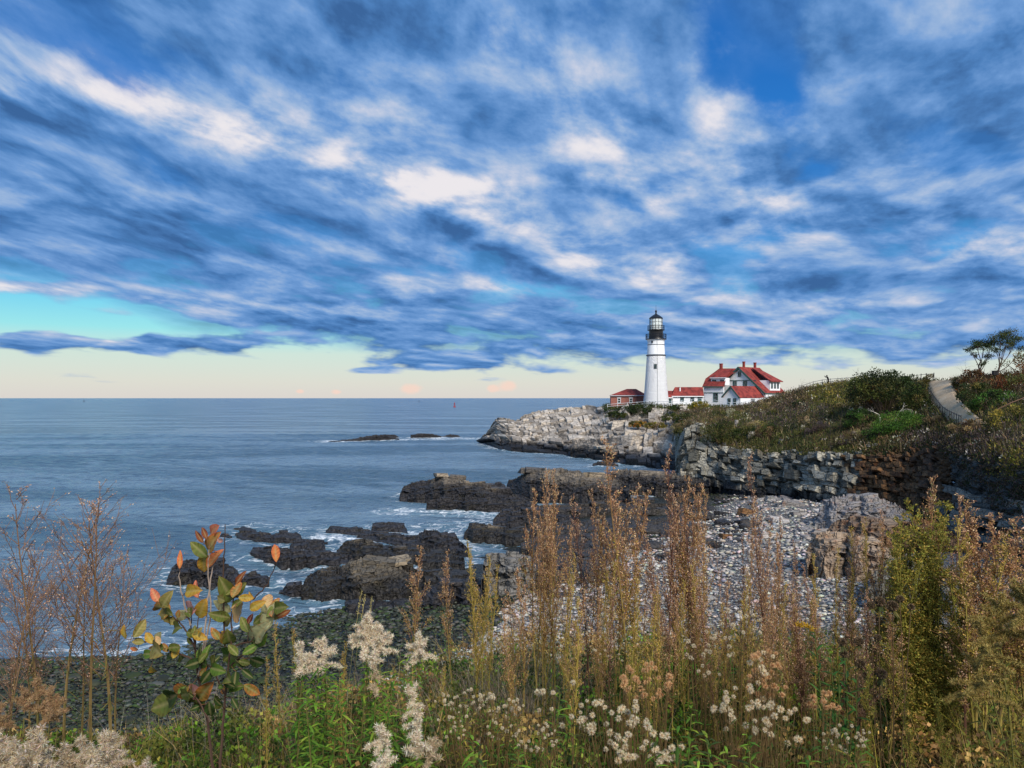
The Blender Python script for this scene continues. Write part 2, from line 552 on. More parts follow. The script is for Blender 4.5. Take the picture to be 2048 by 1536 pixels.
M['cliff'] = rock_mat('cliff_rock', lin(172, 168, 154), lin(94, 93, 85), lin(130, 106, 72), (1.8, 3.6), 0.55, 1.0)
M['ledge'] = rock_mat('ledge_rock', lin(150, 136, 116), lin(96, 92, 88), lin(122, 104, 70), (1.9, 3.7), 0.4, 1.3, dark=(0.015, 0.014, 0.0145))
M['ledge_near'] = rock_mat('bedded_ledge_rock', lin(152, 138, 116), lin(100, 94, 84), lin(128, 108, 74), (0.9, 2.1), 0.45, 1.5, dark=(0.013, 0.012, 0.011))
M['ledge_flat'] = rock_mat('wet_flat_rock', lin(136, 122, 104), lin(86, 80, 72), lin(112, 92, 60), (1.2, 2.9), 0.4, 1.5, dark=(0.019, 0.017, 0.0155))
M['slab'] = rock_mat('pale_slab_rock', lin(196, 190, 184), lin(140, 136, 134), lin(182, 120, 76), None, 0.55, 1.3)
M['slab_warm'] = rock_mat('warm_slab_rock', lin(172, 152, 130), lin(118, 101, 86), lin(172, 112, 70), None, 0.7, 1.3)
M['earth_rock'] = rock_mat('brown_rock', lin(130, 98, 66), lin(78, 58, 42), lin(146, 88, 46), None, 0.5, 1.4)
M['dark_cliff'] = rock_mat('dark_cliff_rock', lin(138, 136, 126), lin(84, 84, 80), lin(104, 78, 50), None, 0.35, 1.0)
M['boulder'] = rock_mat('grey_boulder', lin(176, 172, 164), lin(118, 116, 112), lin(150, 120, 84), (0.2, 1.0), 0.3, 1.5)
def _cobble(b, p, out):
    P = pos(b)
    col = b.n('ShaderNodeAttribute', attribute_name='col').outputs['Color']
    f = b.noise(P, 5.0, 4, 0.6)
    c = b.mix(b.rng(f, 0.35, 0.7, 0.0, 0.4), col, b.v('MULTIPLY', col, (0.55, 0.55, 0.56)))
    setp(b, p, c, 0.75, 0.3, 0, bump(b, f, 0.4, 0.03))
M['cobble'] = material('cobble', _cobble)
def _soil(c1, c2, c3):
    def fn(b, p, out):
        P = pos(b)
        f = b.noise(P, 1.4, 6, 0.65)
        g = b.noise(P, 0.22, 3, 0.55)
        c = b.mix(b.rng(f, 0.35, 0.65), c1, c2)
        c = b.mix(b.rng(g, 0.45, 0.6), c, c3)
        setp(b, p, c, 0.95, 0.1, 0, bump(b, f, 0.8, 0.2))
    return fn
M['hill'] = material('hillside_soil', _soil(lin(46, 42, 26), lin(82, 74, 42), lin(60, 62, 30)))
M['bank'] = material('bank_soil', _soil(lin(34, 30, 20), lin(62, 54, 34), lin(48, 46, 24)))
def _path(b, p, out):
    P = pos(b)
    f = b.noise(P, 4.0, 6, 0.7)
    c = b.mix(b.rng(f, 0.35, 0.65), lin(204, 178, 144), lin(170, 148, 120))
    c = b.mix(b.rng(b.noise(P, 0.5, 3), 0.5, 0.65, 0, 0.4), c, lin(212, 194, 166))
    setp(b, p, c, 0.95, 0.15, 0, bump(b, f, 0.5, 0.05))
M['path'] = material('gravel_path', _path)
def _leafy(b, p, out):
    col = b.n('ShaderNodeAttribute', attribute_name='col').outputs['Color']
    setp(b, p, col, 0.7, 0.25)
    tr = b.n('ShaderNodeBsdfTranslucent')
    b.put(tr.inputs[0], col)
    mx = b.n('ShaderNodeMixShader')
    mx.inputs[0].default_value = 0.30
    b.link(p.outputs[0], mx.inputs[1])
    b.link(tr.outputs[0], mx.inputs[2])
    b.link(mx.outputs[0], out.inputs[0])
M['leafy'] = material('foliage', _leafy)
def _stem(b, p, out):
    col = b.n('ShaderNodeAttribute', attribute_name='col').outputs['Color']
    setp(b, p, col, 0.75, 0.25)
M['stem'] = material('stem', _stem)
def plain(name, c, rough=0.6, spec=0.3, metal=0.0, var=0.0, vs=3.0):
    def fn(b, p, out):
        cc = c
        if var:
            cc = b.mix(b.rng(b.noise(pos(b), vs, 4, 0.6), 0.35, 0.7, 0, var), c, tuple(k * 0.5 for k in c))
        setp(b, p, cc, rough, spec, metal)
    return material(name, fn)

# ------------------------------------------------------------------ lofts: the land as rows of breaks in slope
def interp_cols(xs, A, x):
    """Catmull-Rom along the columns"""
    x = np.clip(x, xs[0], xs[-1] - 1e-6)
    i = np.clip(np.searchsorted(xs, x, 'right') - 1, 0, len(xs) - 2)
    x0, x1 = xs[i], xs[i + 1]
    t = (x - x0) / (x1 - x0)
    im, ip = np.maximum(i - 1, 0), np.minimum(i + 2, len(xs) - 1)
    d = (x1 - x0)
    m0 = (A[i + 1] - A[im]) / (x1 - xs[im])[..., None] * d[..., None]
    m1 = (A[ip] - A[i]) / (xs[ip] - x0)[..., None] * d[..., None]
    lo, hi = np.minimum(A[i], A[i + 1]), np.maximum(A[i], A[i + 1])
    t = t[..., None]
    r = (2 * t**3 - 3 * t**2 + 1) * A[i] + (t**3 - 2 * t**2 + t) * m0 + (-2 * t**3 + 3 * t**2) * A[i + 1] + (t**3 - t**2) * m1
    pad = 0.15 * (hi - lo)
    return np.clip(r, lo - pad, hi + pad)
class Loft:
    """columns {bearing pixel: [(Y, Z), ...]}"""
    def __init__(s, cols):
        s.xs = np.array(sorted(cols), float)
        s.Y = np.array([[n[0] for n in cols[k]] for k in sorted(cols)], float)
        s.Z = np.array([[n[1] for n in cols[k]] for k in sorted(cols)], float)
        s.K = s.Y.shape[1]
    def at(s, px, v):
        px, v = np.broadcast_arrays(np.asarray(px, float), np.asarray(v, float))
        Yc, Zc = interp_cols(s.xs, s.Y, px), interp_cols(s.xs, s.Z, px)
        i = np.clip(np.floor(v).astype(int), 0, s.K - 2)
        t = np.clip(v - i, 0, 1)
        g = lambda A, k: np.take_along_axis(A, k[..., None], -1)[..., 0]
        Y = g(Yc, i) * (1 - t) + g(Yc, i + 1) * t
        Z = g(Zc, i) * (1 - t) + g(Zc, i + 1) * t
        return np.stack([(px - CX) / FPX * Y, Y, Z], -1)
    def hit(s, px, py, v0=0.0, v1=None):
        """first point of the surface seen at a photo pixel"""
        v = np.linspace(v0, (s.K - 1 if v1 is None else v1), 400)
        P = s.at(np.full(400, float(px)), v)
        q = HY + (EYE - P[:, 2]) / P[:, 1] * FPX
        k = np.where((q[:-1] >= py) & (q[1:] < py))[0]
        if not len(k):
            k = [int(np.argmin(abs(q - py)))]
        return P[k[0]]
    def ground(s, px, Y):
        Yc, Zc = interp_cols(s.xs, s.Y, np.array([float(px)])), interp_cols(s.xs, s.Z, np.array([float(px)]))
        return float(np.interp(Y, Yc[0], Zc[0]))
def zz(py, Y):
    return EYE - (py - HY) / FPX * Y
def col(*nodes):
    return [(Y, zz(py, Y)) if isinstance(py, (int, float)) else (Y, py[0]) for py, Y in nodes]

HEAD = Loft({
    960: col(((-2,), 238), (887, 239), (885, 239.5), (883, 240), (881, 240.5), (882, 243), ((-2,), 248)),
    975: col(((-2,), 227), (890, 229), (878, 233), (870, 235), (864, 238), (868, 243), ((-2,), 250)),
    988: col(((-2,), 219), (893, 222), (872, 227), (855, 230), (842, 234), (846, 242), ((-2,), 250)),
    997: col(((-2,), 210), (897, 213), (875, 219), (850, 224), (836, 230), (842, 240), ((-2,), 252)),
    1015: col(((-2,), 200), (902, 203), (878, 211), (852, 219), (837, 228), (842, 240), ((-2,), 255)),
    1032: col(((-2,), 197), (904, 200), (880, 208), (856, 217), (841, 227), (845, 242), ((-2,), 258)),
    1050: col(((-2,), 195), (905, 198), (882, 206), (855, 216), (832, 228), (836, 245), ((-2,), 262)),
    1072: col(((-2,), 193), (906, 196), (884, 204), (852, 215), (824, 228), (828, 248), ((-2,), 270)),
    1104: col(((-2,), 189), (908, 192), (886, 200), (852, 213), (821, 228), (823, 252), ((-1,), 280)),
    1148: col(((-2,), 180), (914, 183), (890, 192), (850, 208), (817, 228), (817, 255), ((2,), 290)),
    1190: col(((-2,), 170), (921, 173), (895, 184), (853, 203), (819, 222), (814, 255), ((6,), 290)),
    1225: col(((-2,), 162), (927, 165), (897, 177), (856, 196), (817, 206), (808, 250), ((10,), 290)),
    1290: col(((-2,), 153), (934, 156), (900, 170), (858, 187), (814, 198), (810, 240), ((11,), 290)),
    1340: col(((-2,), 147), (940, 150), (902, 166), (858, 182), (815, 194), (812, 240), ((12,), 290)),
    1400: col(((-2,), 142), (945, 145), (905, 160), (858, 178), (816, 192), (812, 240), ((12,), 290)),
    1480: col(((-2,), 137), (950, 140), (905, 155), (858, 175), (818, 188), (812, 240), ((12,), 290)),
    1600: col(((-2,), 135), (955, 138), (905, 150), (858, 170), (818, 186), (812, 240), ((12,), 290)),
    1750: col(((-2,), 135), (955, 138), (905, 150), (858, 170), (818, 186), (812, 240), ((12,), 290)),
})
HILL = Loft({   # cliff foot, cliff top, slope, upper slope, crest, behind
    1350: col((988, 113), (940, 128), (898, 146), (862, 166), (832, 186), (816, 205)),
    1356: col((985, 112), (915, 117), (880, 132), (852, 152), (828, 178), (815, 205)),
    1366: col((980, 111), (872, 114), (862, 128), (846, 146), (826, 175), (814, 205)),
    1380: col((976, 110), (852, 114), (846, 126), (841, 146), (824, 173), (814, 205)),
    1402: col((976, 109), (850, 113), (845, 125), (838, 145), (822, 170), (813, 205)),
    1420: col((976, 108), (872, 112), (852, 124), (838, 145), (821, 168), (813, 205)),
    1460: col((980, 104), (896, 108), (852, 121), (836, 140), (820, 162), (814, 205)),
    1500: col((986, 100), (903, 104), (852, 117), (830, 135), (812, 155), (812, 200)),
    1560: col((992, 96), (907, 99), (852, 111), (816, 128), (793, 145), (803, 190)),
    1620: col((1002, 90), (908, 93), (850, 105), (803, 120), (778, 132), (795, 170)),
    1700: col((1012, 84), (908, 87), (852, 97), (800, 112), (766, 122), (782, 160)),
    1760: col((1022, 80), (906, 83), (854, 92), (806, 104), (762, 115), (776, 150)),
    1820: col((1042, 74), (902, 80), (856, 88), (808, 98), (767, 106), (776, 140)),
    1860: col((1055, 68), (892, 77), (856, 84), (808, 92), (768, 98), (770, 130)),
    1900: col((1070, 62), (900, 71), (855, 79), (812, 86), (767, 95), (769, 130)),
    1950: col((1085, 56), (920, 63), (854, 72), (802, 80), (757, 92), (762, 130)),
    2000: col((1095, 50), (930, 57), (858, 66), (800, 77), (756, 90), (760, 130)),
    2060: col((1105, 44), (932, 51), (858, 62), (795, 74), (750, 86), (752, 120)),
    2200: col((1110, 36), (910, 44), (850, 56), (785, 68), (742, 80), (742, 110)),
    2600: col((1110, 30), (900, 38), (840, 50), (775, 62), (730, 74), (730, 100)),
})
def bc(*nodes):
    return [(Yz(py, z), z) for py, z in nodes]
BEACH = Loft({
    -500: bc((1600, 2.2), (1450, 1.1), (1372, 0.35), (1316, -0.12), (1200, -1.3)),
    200: bc((1600, 2.2), (1450, 1.1), (1372, 0.35), (1316, -0.12), (1200, -1.3)),
    400: bc((1600, 2.2), (1420, 1.2), (1340, 0.4), (1286, -0.1), (1180, -1.3)),
    520: bc((1600, 2.2), (1400, 1.3), (1306, 0.5), (1246, -0.1), (1150, -1.1)),
    700: bc((1600, 2.4), (1380, 1.7), (1275, 0.7), (1215, -0.08), (1120, -1.0)),
    900: bc((1600, 2.6), (1380, 2.0), (1255, 1.2), (1190, 0.4), (1100, -0.6)),
    1050: bc((1600, 2.8), (1380, 2.2), (1240, 1.4), (1165, 0.7), (1050, -0.5)),
    1200: bc((1600, 3.0), (1350, 2.4), (1200, 1.5), (1095, 0.8), (985, -0.4)),
    1350: bc((1600, 3.2), (1300, 2.5), (1150, 1.6), (1050, 0.9), (965, -0.3)),
    1500: bc((1600, 3.4), (1250, 2.9), (1120, 2.4), (1040, 1.9), (985, 1.2)),
    1620: bc((1600, 3.6), (1250, 3.3), (1120, 3.0), (1050, 2.6), (996, 2.0)),
    1720: bc((1600, 3.8), (1270, 3.6), (1150, 3.4), (1075, 3.0), (1010, 2.2)),
    1850: bc((1600, 4.2), (1330, 4.2), (1190, 4.0), (1115, 3.5), (1045, 2.3)),
    2100: bc((1600, 5.0), (1420, 5.0), (1270, 5.0), (1180, 4.8), (1095, 4.4)),
    2600: bc((1600, 5.0), (1420, 5.0), (1270, 5.0), (1180, 4.8), (1095, 4.4)),
})
# ------------------------------------------------------------------ land
FOAM = []          # waterline points: x, y, reach
def fracture(x, y, s=0, L=2.2, B=0.7, ang=0.25):
    """height offsets of jointed, bedded rock: long cells along the strike"""
    c, n = math.cos(ang), math.sin(ang)
    a, b = (x * c + y * n), (-x * n + y * c)
    a = a + 0.6 * (vnoise(x * 0.5, y * 0.5, s) - 0.5)
    f1, f2, r, r2, ox, oy = cells(a / L, b / B, s)
    h = (r - 0.5) * 1.0 + ox * (r2 - 0.5) * 0.7 - oy * 0.55
    g1, g2, q, q2, px, py = cells(a / (L * 0.42) + 7, b / (B * 0.5), s + 3)
    h = h + 0.4 * ((q - 0.5) - py * 0.5)
    h = h - 0.35 * np.exp(-((f2 - f1) / 0.10) ** 2) - 0.18 * np.exp(-((g2 - g1) / 0.12) ** 2)
    return h
def disp_loft(loft, px, v, amp, s=0, L=2.2, B=0.7):
    """loft surface pushed along its normals by jointed rock, in metres"""
    PX, V = np.meshgrid(px, v, indexing='ij')
    P = loft.at(PX, V)
    du, dv = np.gradient(P, axis=0), np.gradient(P, axis=1)
    N = np.cross(du, dv)
    N /= np.linalg.norm(N, axis=-1, keepdims=True) + 1e-9
    N[N[..., 1] > 0.0] *= -1 if False else 1
    flip = (N[..., 2] < 0)
    N[flip] *= -1
    s_along = np.cumsum(np.linalg.norm(du, axis=-1), 0)
    s_up = np.cumsum(np.linalg.norm(dv, axis=-1), 1)
    h = fracture(s_along + 0.35 * s_up, s_up, s, L, B, 0.12)
    a = amp(PX, V) if callable(amp) else amp
    return P + N * (h * a)[..., None], P, N
def block_face(rnd_, C4, n, d, inset=0.16):
    """one joint block: quad footprint C4 on a surface with outward normal n, standing d proud"""
    c = C4.mean(0)
    B = c + (C4 - c) * 0.98 - n * 0.6
    Mi = c + (C4 - c) * (0.97 + 0.04 * rnd_.random((4, 1))) + n * d * (0.45 + 0.35 * rnd_.random((4, 1)))
    Fr = c + (C4 - c) * (1 - inset * (0.5 + rnd_.random((4, 1)))) + n * d * (0.85 + 0.4 * rnd_.random((4, 1)))
    V = np.concatenate([B, Mi, Fr])
    F = []
    for k in (0, 4):
        for i in range(4):
            j = (i + 1) % 4
            F.append([k + i, k + j, k + 4 + j, k + 4 + i])
    F.append([8, 9, 10, 11])
    return V, np.array(F)
def joint_blocks(loft, px0, px1, v0, v1, rows, w_px, seed, parent, mat, name='rock_block', skew=0.0, dmin=0.1, dmax=0.7, drop=0.1, keep=300, wob=0.18, size_v=None, tilt_v=0.0):
    r_ = np.random.default_rng(seed)
    edges = np.linspace(v0, v1, rows + 1)
    edges[1:-1] += (r_.random(rows - 1) - 0.5) * (v1 - v0) / rows * 0.5
    out = []
    for k in range(rows):
        a, b = edges[k], edges[k + 1]
        x = px0 - r_.random() * w_px
        while x < px1:
            w = w_px * (0.45 + 1.3 * r_.random() ** 1.5) * (size_v(k / rows) if size_v else 1.0)
            if r_.random() > drop:
                uv = np.array([[x, a], [x + w, a], [x + w, b], [x, b]])
                uv[:, 0] += skew * (uv[:, 1] - v0) + (r_.random(4) - 0.5) * w * wob
                uv[:, 1] += (r_.random(4) - 0.5) * (b - a) * wob * 1.6
                uv[:, 1] += tilt_v * (uv[:, 0] - (px0 + px1) / 2) / 100
                uv[:, 1] = np.clip(uv[:, 1], v0 - 0.05, v1 + 0.02)
                uv[:, 0] = np.clip(uv[:, 0], loft.xs[0], loft.xs[-1])
                C4 = loft.at(uv[:, 0], uv[:, 1])
                n = np.cross(C4[1] - C4[0], C4[3] - C4[0])
                n /= np.linalg.norm(n) + 1e-9
                if n[2] < 0 and abs(n[2]) > 0.15 or (n[1] > 0 and abs(n[2]) <= 0.15):
                    n = -n
                    C4 = C4[::-1]
                d = dmin + (dmax - dmin) * r_.random() ** 2
                area = np.linalg.norm(C4[1] - C4[0]) * np.linalg.norm(C4[3] - C4[0]) / C4[:, 1].mean() ** 2
                out.append((area, *block_face(r_, C4, n, d)))
            x += w
    out.sort(key=lambda t: -t[0])
    for _, V, F in out[:keep]:
        c = V.mean(0)
        mk(name, V - c, F, mat, parent, loc=c)
    if len(out) > keep:
        mb = MB()
        for _, V, F in out[keep:]:
            mb.add(V, F)
        mb.build('small_rock_blocks', mat, parent, kind='stuff')

def build_headland():
    root = absolute(empty('headland', (40, 200, 0), kind='structure', label='pale jointed rock headland below the lighthouse with a dark tide zone'))
    px = np.concatenate([np.linspace(960, 1240, 260), np.linspace(1241, 1420, 150), np.linspace(1425, 1750, 60)])
    v = np.concatenate([np.linspace(0, 1, 8)[:-1], np.linspace(1, 4, 90), np.linspace(4, 6, 20)[1:]])
    V, P, N = disp_loft(HEAD, px, v, lambda a, b: 0.75 * sstep(b, 0.3, 1.0) * (1 - sstep(b, 3.9, 4.5)) + 0.05, 11, 4.2, 1.3)
    split = np.searchsorted(v, 3.98)
    nu = len(px)
    A = V[:, :split + 1]
    mk('rock_face', A.reshape(-1, 3), grid_faces(nu, A.shape[1]), M['headland'], root)
    Bm = V[:, split:]
    # the bare rock tip keeps rock on its back too
    kk = np.searchsorted(px, 1212)
    mk('rock_back', Bm[:kk + 1].reshape(-1, 3), grid_faces(kk + 1, Bm.shape[1]), M['headland'], root)
    mk('grass_plateau', Bm[kk:].reshape(-1, 3), grid_faces(nu - kk, Bm.shape[1]), M['hill'], root)
    joint_blocks(HEAD, 985, 1235, 2.0, 4.0, 11, 11.5, 21, root, M['headland'], skew=-18, dmin=0.1, dmax=1.0, drop=0.08, keep=190, tilt_v=0.45, wob=0.3)
    joint_blocks(HEAD, 972, 1350, 1.0, 2.0, 3, 17, 22, root, M['headland'], skew=-6, dmin=0.2, dmax=1.5, drop=0.15, keep=60)
    joint_blocks(HEAD, 1236, 1372, 2.1, 3.85, 5, 16, 23, root, M['headland'], skew=6, dmin=0.2, dmax=2.0, drop=0.22, keep=50)
    W1 = HEAD.at(np.linspace(963, 1400, 300), np.full(300, 1.0))
    for p in W1:
        FOAM.append((p[0], p[1], 1.0 if p[0] > -3 else 2.2))
    return root
headland = build_headland()

def build_hill():
    cliff = absolute(empty('cliff', (60, 95, 2), kind='structure', label='grey jointed sea cliff below the scrub covered slope'))
    px = np.linspace(1350, 1725, 330)
    v = np.linspace(-0.15, 1.06, 70)
    vv = np.clip(v, 0, None)
    V, P, N = disp_loft(HILL, px, vv, 0.55, 31, 1.5, 1.1)
    V[:, v < 0, 2] -= 1.5
    mk('cliff_face', V.reshape(-1, 3), grid_faces(len(px), len(v)), M['cliff'], cliff)
    big = lambda t: 1.5 if 0.2 < t < 0.65 else 1.0
    joint_blocks(HILL, 1358, 1715, 0.02, 0.98, 7, 12.5, 41, cliff, M['cliff'], skew=5, dmin=0.1, dmax=1.1, drop=0.14, keep=300, size_v=big, wob=0.34)
    # brown crumbling earth cliff to the right of it
    earth = absolute(empty('earth_bank', (72, 75, 3), kind='structure', label='brown crumbling rock and earth bank below the path'))
    px = np.linspace(1722, 1905, 170)
    V, P, N = disp_loft(HILL, px, vv, 0.7, 33, 1.0, 0.7)
    V[:, v < 0, 2] -= 1.5
    mk('bank_face', V.reshape(-1, 3), grid_faces(len(px), len(v)), M['earth_rock'], earth)
    joint_blocks(HILL, 1712, 1890, 0.0, 0.95, 13, 11, 43, earth, M['earth_rock'], skew=-25, dmin=0.1, dmax=0.75, drop=0.2, keep=200)
    dark = absolute(empty('dark_bluff', (45, 52, 4), kind='structure', label='dark grey rock bluff under the brush on the near side of the gully'))
    px = np.linspace(1900, 2600, 330)
    V, P, N = disp_loft(HILL, px, vv, 0.6, 35, 1.2, 0.9)
    V[:, v < 0, 2] -= 1.5
    mk('bluff_face', V.reshape(-1, 3), grid_faces(len(px), len(v)), M['dark_cliff'], dark)
    joint_blocks(HILL, 1895, 2080, 0.0, 0.55, 6, 26, 45, dark, M['dark_cliff'], skew=-10, dmin=0.1, dmax=0.8, drop=0.2, keep=70)
    # slope above
    px = np.concatenate([np.linspace(1350, 2080, 300), np.linspace(2090, 2600, 40)])
    v = np.linspace(0.97, 5, 120)
    PX, Vg = np.meshgrid(px, v, indexing='ij')
    P = HILL.at(PX, Vg)
    P[..., 2] += (fbm(P[..., 0] * 0.22, P[..., 1] * 0.22, 0, 4, 51) - 0.5) * 1.3 * sstep(Vg, 1.0, 1.3)
    P[..., 2] -= 0.12 * sstep(-Vg, -1.05, -0.99)
    k = int(np.searchsorted(px, 1368))
    mk('fin_face', P[:k + 1].reshape(-1, 3), grid_faces(k + 1, len(v)), M['cliff'], cliff)
    mk('hillside', P[k:].reshape(-1, 3), grid_faces(len(px) - k, len(v)), M['hill'], kind='structure', label='scrub covered hillside rising to the path')
build_hill()

def build_beach():
    px = np.linspace(-500, 2600, 300)
    v = np.linspace(0, 4, 150)
    PX, Vg = np.meshgrid(px, v, indexing='ij')
    P = BEACH.at(PX, Vg)
    P[..., 2] += (fbm(P[..., 0] * 0.35, P[..., 1] * 0.35, 0, 4, 61) - 0.5) * 0.16 - 0.04
    f1, f2, r, r2, ox, oy = cells(P[..., 0] * 1.3, P[..., 1] * 1.3, 63)
    P[..., 2] += 0.05 * (0.5 - f1)
    def fn(b, p, out):
        Q = pos(b)
        x, y, z = b.sep(Q)
        c1 = b.voro(b.v('ADD', Q, b.v('SCALE', b.noise(Q, 2.0, 2, 0.5, out=1), scale=0.25)), 3.2, 'F1', 1.0, 'Color')
        e = b.voro(b.v('ADD', Q, b.v('SCALE', b.noise(Q, 2.0, 2, 0.5, out=1), scale=0.25)), 3.2, 'DISTANCE_TO_EDGE')
        g = b.sep(c1)[0]
        pale = b.mix(g, lin(104, 104, 104), lin(168, 165, 162))
        weed = b.mix(g, lin(26, 28, 20), lin(58, 62, 48))
        zz_ = b.m('ADD', z, b.m('MULTIPLY', b.m('SUBTRACT', b.noise(Q, 0.3, 4, 0.6), 0.5), 0.9))
        side = b.rng(x, -11.0, 2.0, 1.6, 0.0)          # weed grows higher up on the sheltered seaward end
        k = b.rng(b.m('SUBTRACT', zz_, side), 0.75, 1.25)
        c = b.mix(k, weed, pale)
        c = b.mix(b.rng(e, 0.10, 0.0, 0.0, 0.85), c, (0.012, 0.012, 0.012))
        setp(b, p, c, b.rng(k, 0, 1, 0.45, 0.85), 0.3, 0, bump(b, b.rng(e, 0.0, 0.35), 1.0, 0.25))
    M['shingle'] = material('shingle', fn)
    mk('beach', P.reshape(-1, 3), grid_faces(len(px), len(v)), M['shingle'], smooth=True, kind='structure', label='cobble beach between the ledges and the bank')
    for p in BEACH.at(np.linspace(-300, 850, 220), np.full(220, 3.0)):
        FOAM.append((p[0], p[1] + 0.5, 0.28))
build_beach()

# the bank at the photographer's feet
def bank_edge(X):
    return 4.3 + 2.4 * sstep(X, -1.6, 0.2) + 0.0 * X
def bank_z(X, Y):
    X, Y = np.asarray(X, float), np.asarray(Y, float)
    e = bank_edge(X)
    z = 12.25 - 0.10 * Y
    z = z - 0.02 * np.maximum(-X, 0)
    fall = np.maximum(Y - e, 0)
    z = z - 0.52 * (fall - 1.2 * (1 - np.exp(-fall / 1.2)))
    return z + (fbm(X * 1.1, Y * 1.1, 0, 3, 71) - 0.5) * 0.14
def build_bank():
    x = np.concatenate([-np.geomspace(30, 4, 40), np.linspace(-3.9, 4.5, 90), np.geomspace(4.6, 40, 40)])
    y = np.concatenate([np.linspace(-6, 8, 90), np.linspace(8.2, 29, 60)])
    Xg, Yg = np.meshgrid(x, y, indexing='ij')
    P = np.stack([Xg, Yg, bank_z(Xg, Yg)], -1)
    mk('bank', P.reshape(-1, 3), grid_faces(len(x), len(y)), M['bank'], smooth=True, kind='structure', label='grassy bank in front of the camera')
build_bank()

# ------------------------------------------------------------------ ledges in the water
def pl(pts, x):
    pts = np.array(pts, float)
    return np.interp(x, pts[:, 0], pts[:, 1])
def ledge(label, top, bot, depth, seed, zb=0.0, name='rock_ledge', mat='ledge', slabs=6, group=None, L=2.0, B=0.6, amp=0.42, nu=None, tilt=0.0, foam=1.0, step=0.32):
    r_ = np.random.default_rng(seed)
    x0, x1 = max(top[0][0], bot[0][0]), min(top[-1][0], bot[-1][0])
    nu = nu or int(np.clip((x1 - x0) * 0.75, 24, 260))
    nv = 59
    u = np.linspace(x0, x1, nu)
    v = np.concatenate([np.linspace(-0.06, 0, 3), np.linspace(0.012, 0.36, 32), np.linspace(0.385, 1, 24)])
    pt, pb = pl(top, u), pl(bot, u)
    pt = np.minimum(pt, pb - 0.5)
    Yf = (EYE - zb) * FPX / (pb - HY)
    w = (x1 - x0) / FPX * Yf.mean()
    ends = np.minimum(u - x0, x1 - u) / (x1 - x0)
    taper = np.clip(ends / 0.10, 0.12, 1) ** 0.5
    D = depth * taper
    # a step further back where the front reads deeper than the crest
    Yf = Yf + (fbm(u * 0.045, seed, 0, 3, seed) - 0.5) * min(2.2, depth * 0.5)
    Yc = Yf + 0.36 * D
    Zc = EYE - (pt - HY) / FPX * Yc
    Vg = np.broadcast_to(v, (nu, nv))
    Yg = Yf[:, None] + D[:, None] * np.maximum(Vg, 0) + np.minimum(Vg, 0) * 4
    f = np.clip(Vg / 0.36, 0, 1) ** 0.42
    b = np.clip((Vg - 0.36) / 0.64, 0, 1)
    H = (Zc - zb)[:, None]
    Z = zb + H * np.where(Vg < 0.36, f, 1 - 0.55 * b ** 1.3 - 0.5 * b ** 6)
    Xg = (u[:, None] - CX) / FPX * Yg
    k = np.clip(H / 1.4, 0.25, 1.2)
    h = fracture(Xg, Yg, seed, L, B, 0.18 + tilt)
    Zr = Z + h * amp * k * sstep(Vg, 0.20, 0.38)
    nz = vnoise(Xg * 0.8, Yg * 0.8, 0, seed + 1) * step
    zt = np.floor((Zr + nz) / step) * step - nz + step * sstep((Zr + nz) / step % 1.0, 0.72, 1.0)
    Zr = 0.35 * Zr + 0.65 * zt
    Zr = np.where(Vg < 0, zb - 1.2, Zr)
    Zr[:, -1] = zb - 1.2
    Zr[0], Zr[-1] = zb - 0.8, zb - 0.8
    P = np.stack([Xg, Yg, Zr], -1)
    # push the front face in and out as well so that it overhangs and splits
    P[..., 1] += (fracture(Xg + 3, Z * 1.3, seed + 2, 1.7, 0.55, 0.3) * 0.6 + (fbm(Xg * 1.4, Yg * 1.4, Z * 2.5, 3, seed) - 0.5) * 0.7) * np.clip(1 - abs(Vg - 0.14) / 0.24, 0, 1) * k
    P[..., 0] += (fbm(Xg * 1.1, Z * 2.2, Yg, 3, seed + 4) - 0.5) * 0.5 * np.clip(1 - abs(Vg - 0.14) / 0.24, 0, 1) * k
    o0 = np.array([Xg.mean(), Yg.mean(), zb])
    root = empty(name, o0, label, 'rock', group)
    mk('rock_body', (P - o0).reshape(-1, 3), grid_faces(nu, nv), M[mat], root)
    for _ in range(slabs):
        i = r_.integers(int(nu * 0.15), int(nu * 0.82))
        j = int(34 + 18 * r_.random())
        c = P[i, j]
        hgt = max(0.25, float(H[i, 0]))
        s = np.array([0.5 + 1.1 * r_.random(), 0.35 + 0.7 * r_.random(), 0.14 + 0.22 * r_.random()]) * min(1.25, 0.45 + hgt * 0.32) * (Yg.mean() / 80) ** 0.4 * (0.75 if zb > 0.3 else 1.0)
        V, F = slab_shape(r_)
        ang = 0.18 + tilt + (r_.random() - 0.5) * 0.35
        Rm = np.array(Matrix.Rotation(ang, 3, 'Z') @ Matrix.Rotation((r_.random() - 0.3) * 0.35, 3, 'X') @ Matrix.Rotation((r_.random() - 0.5) * 0.25, 3, 'Y'))
        mk('rock_slab', (V * s) @ Rm.T, F, M[mat], root, loc=c - o0 + np.array([0, 0, -s[2] * 0.5]))
    if foam:
        for i in range(0, nu):
            FOAM.append((P[i, 3, 0], Yf[i], foam))
            if i % 2 == 0:
                FOAM.append((P[i, -2, 0], Yf[i] + D[i], foam * 0.8))
    return root
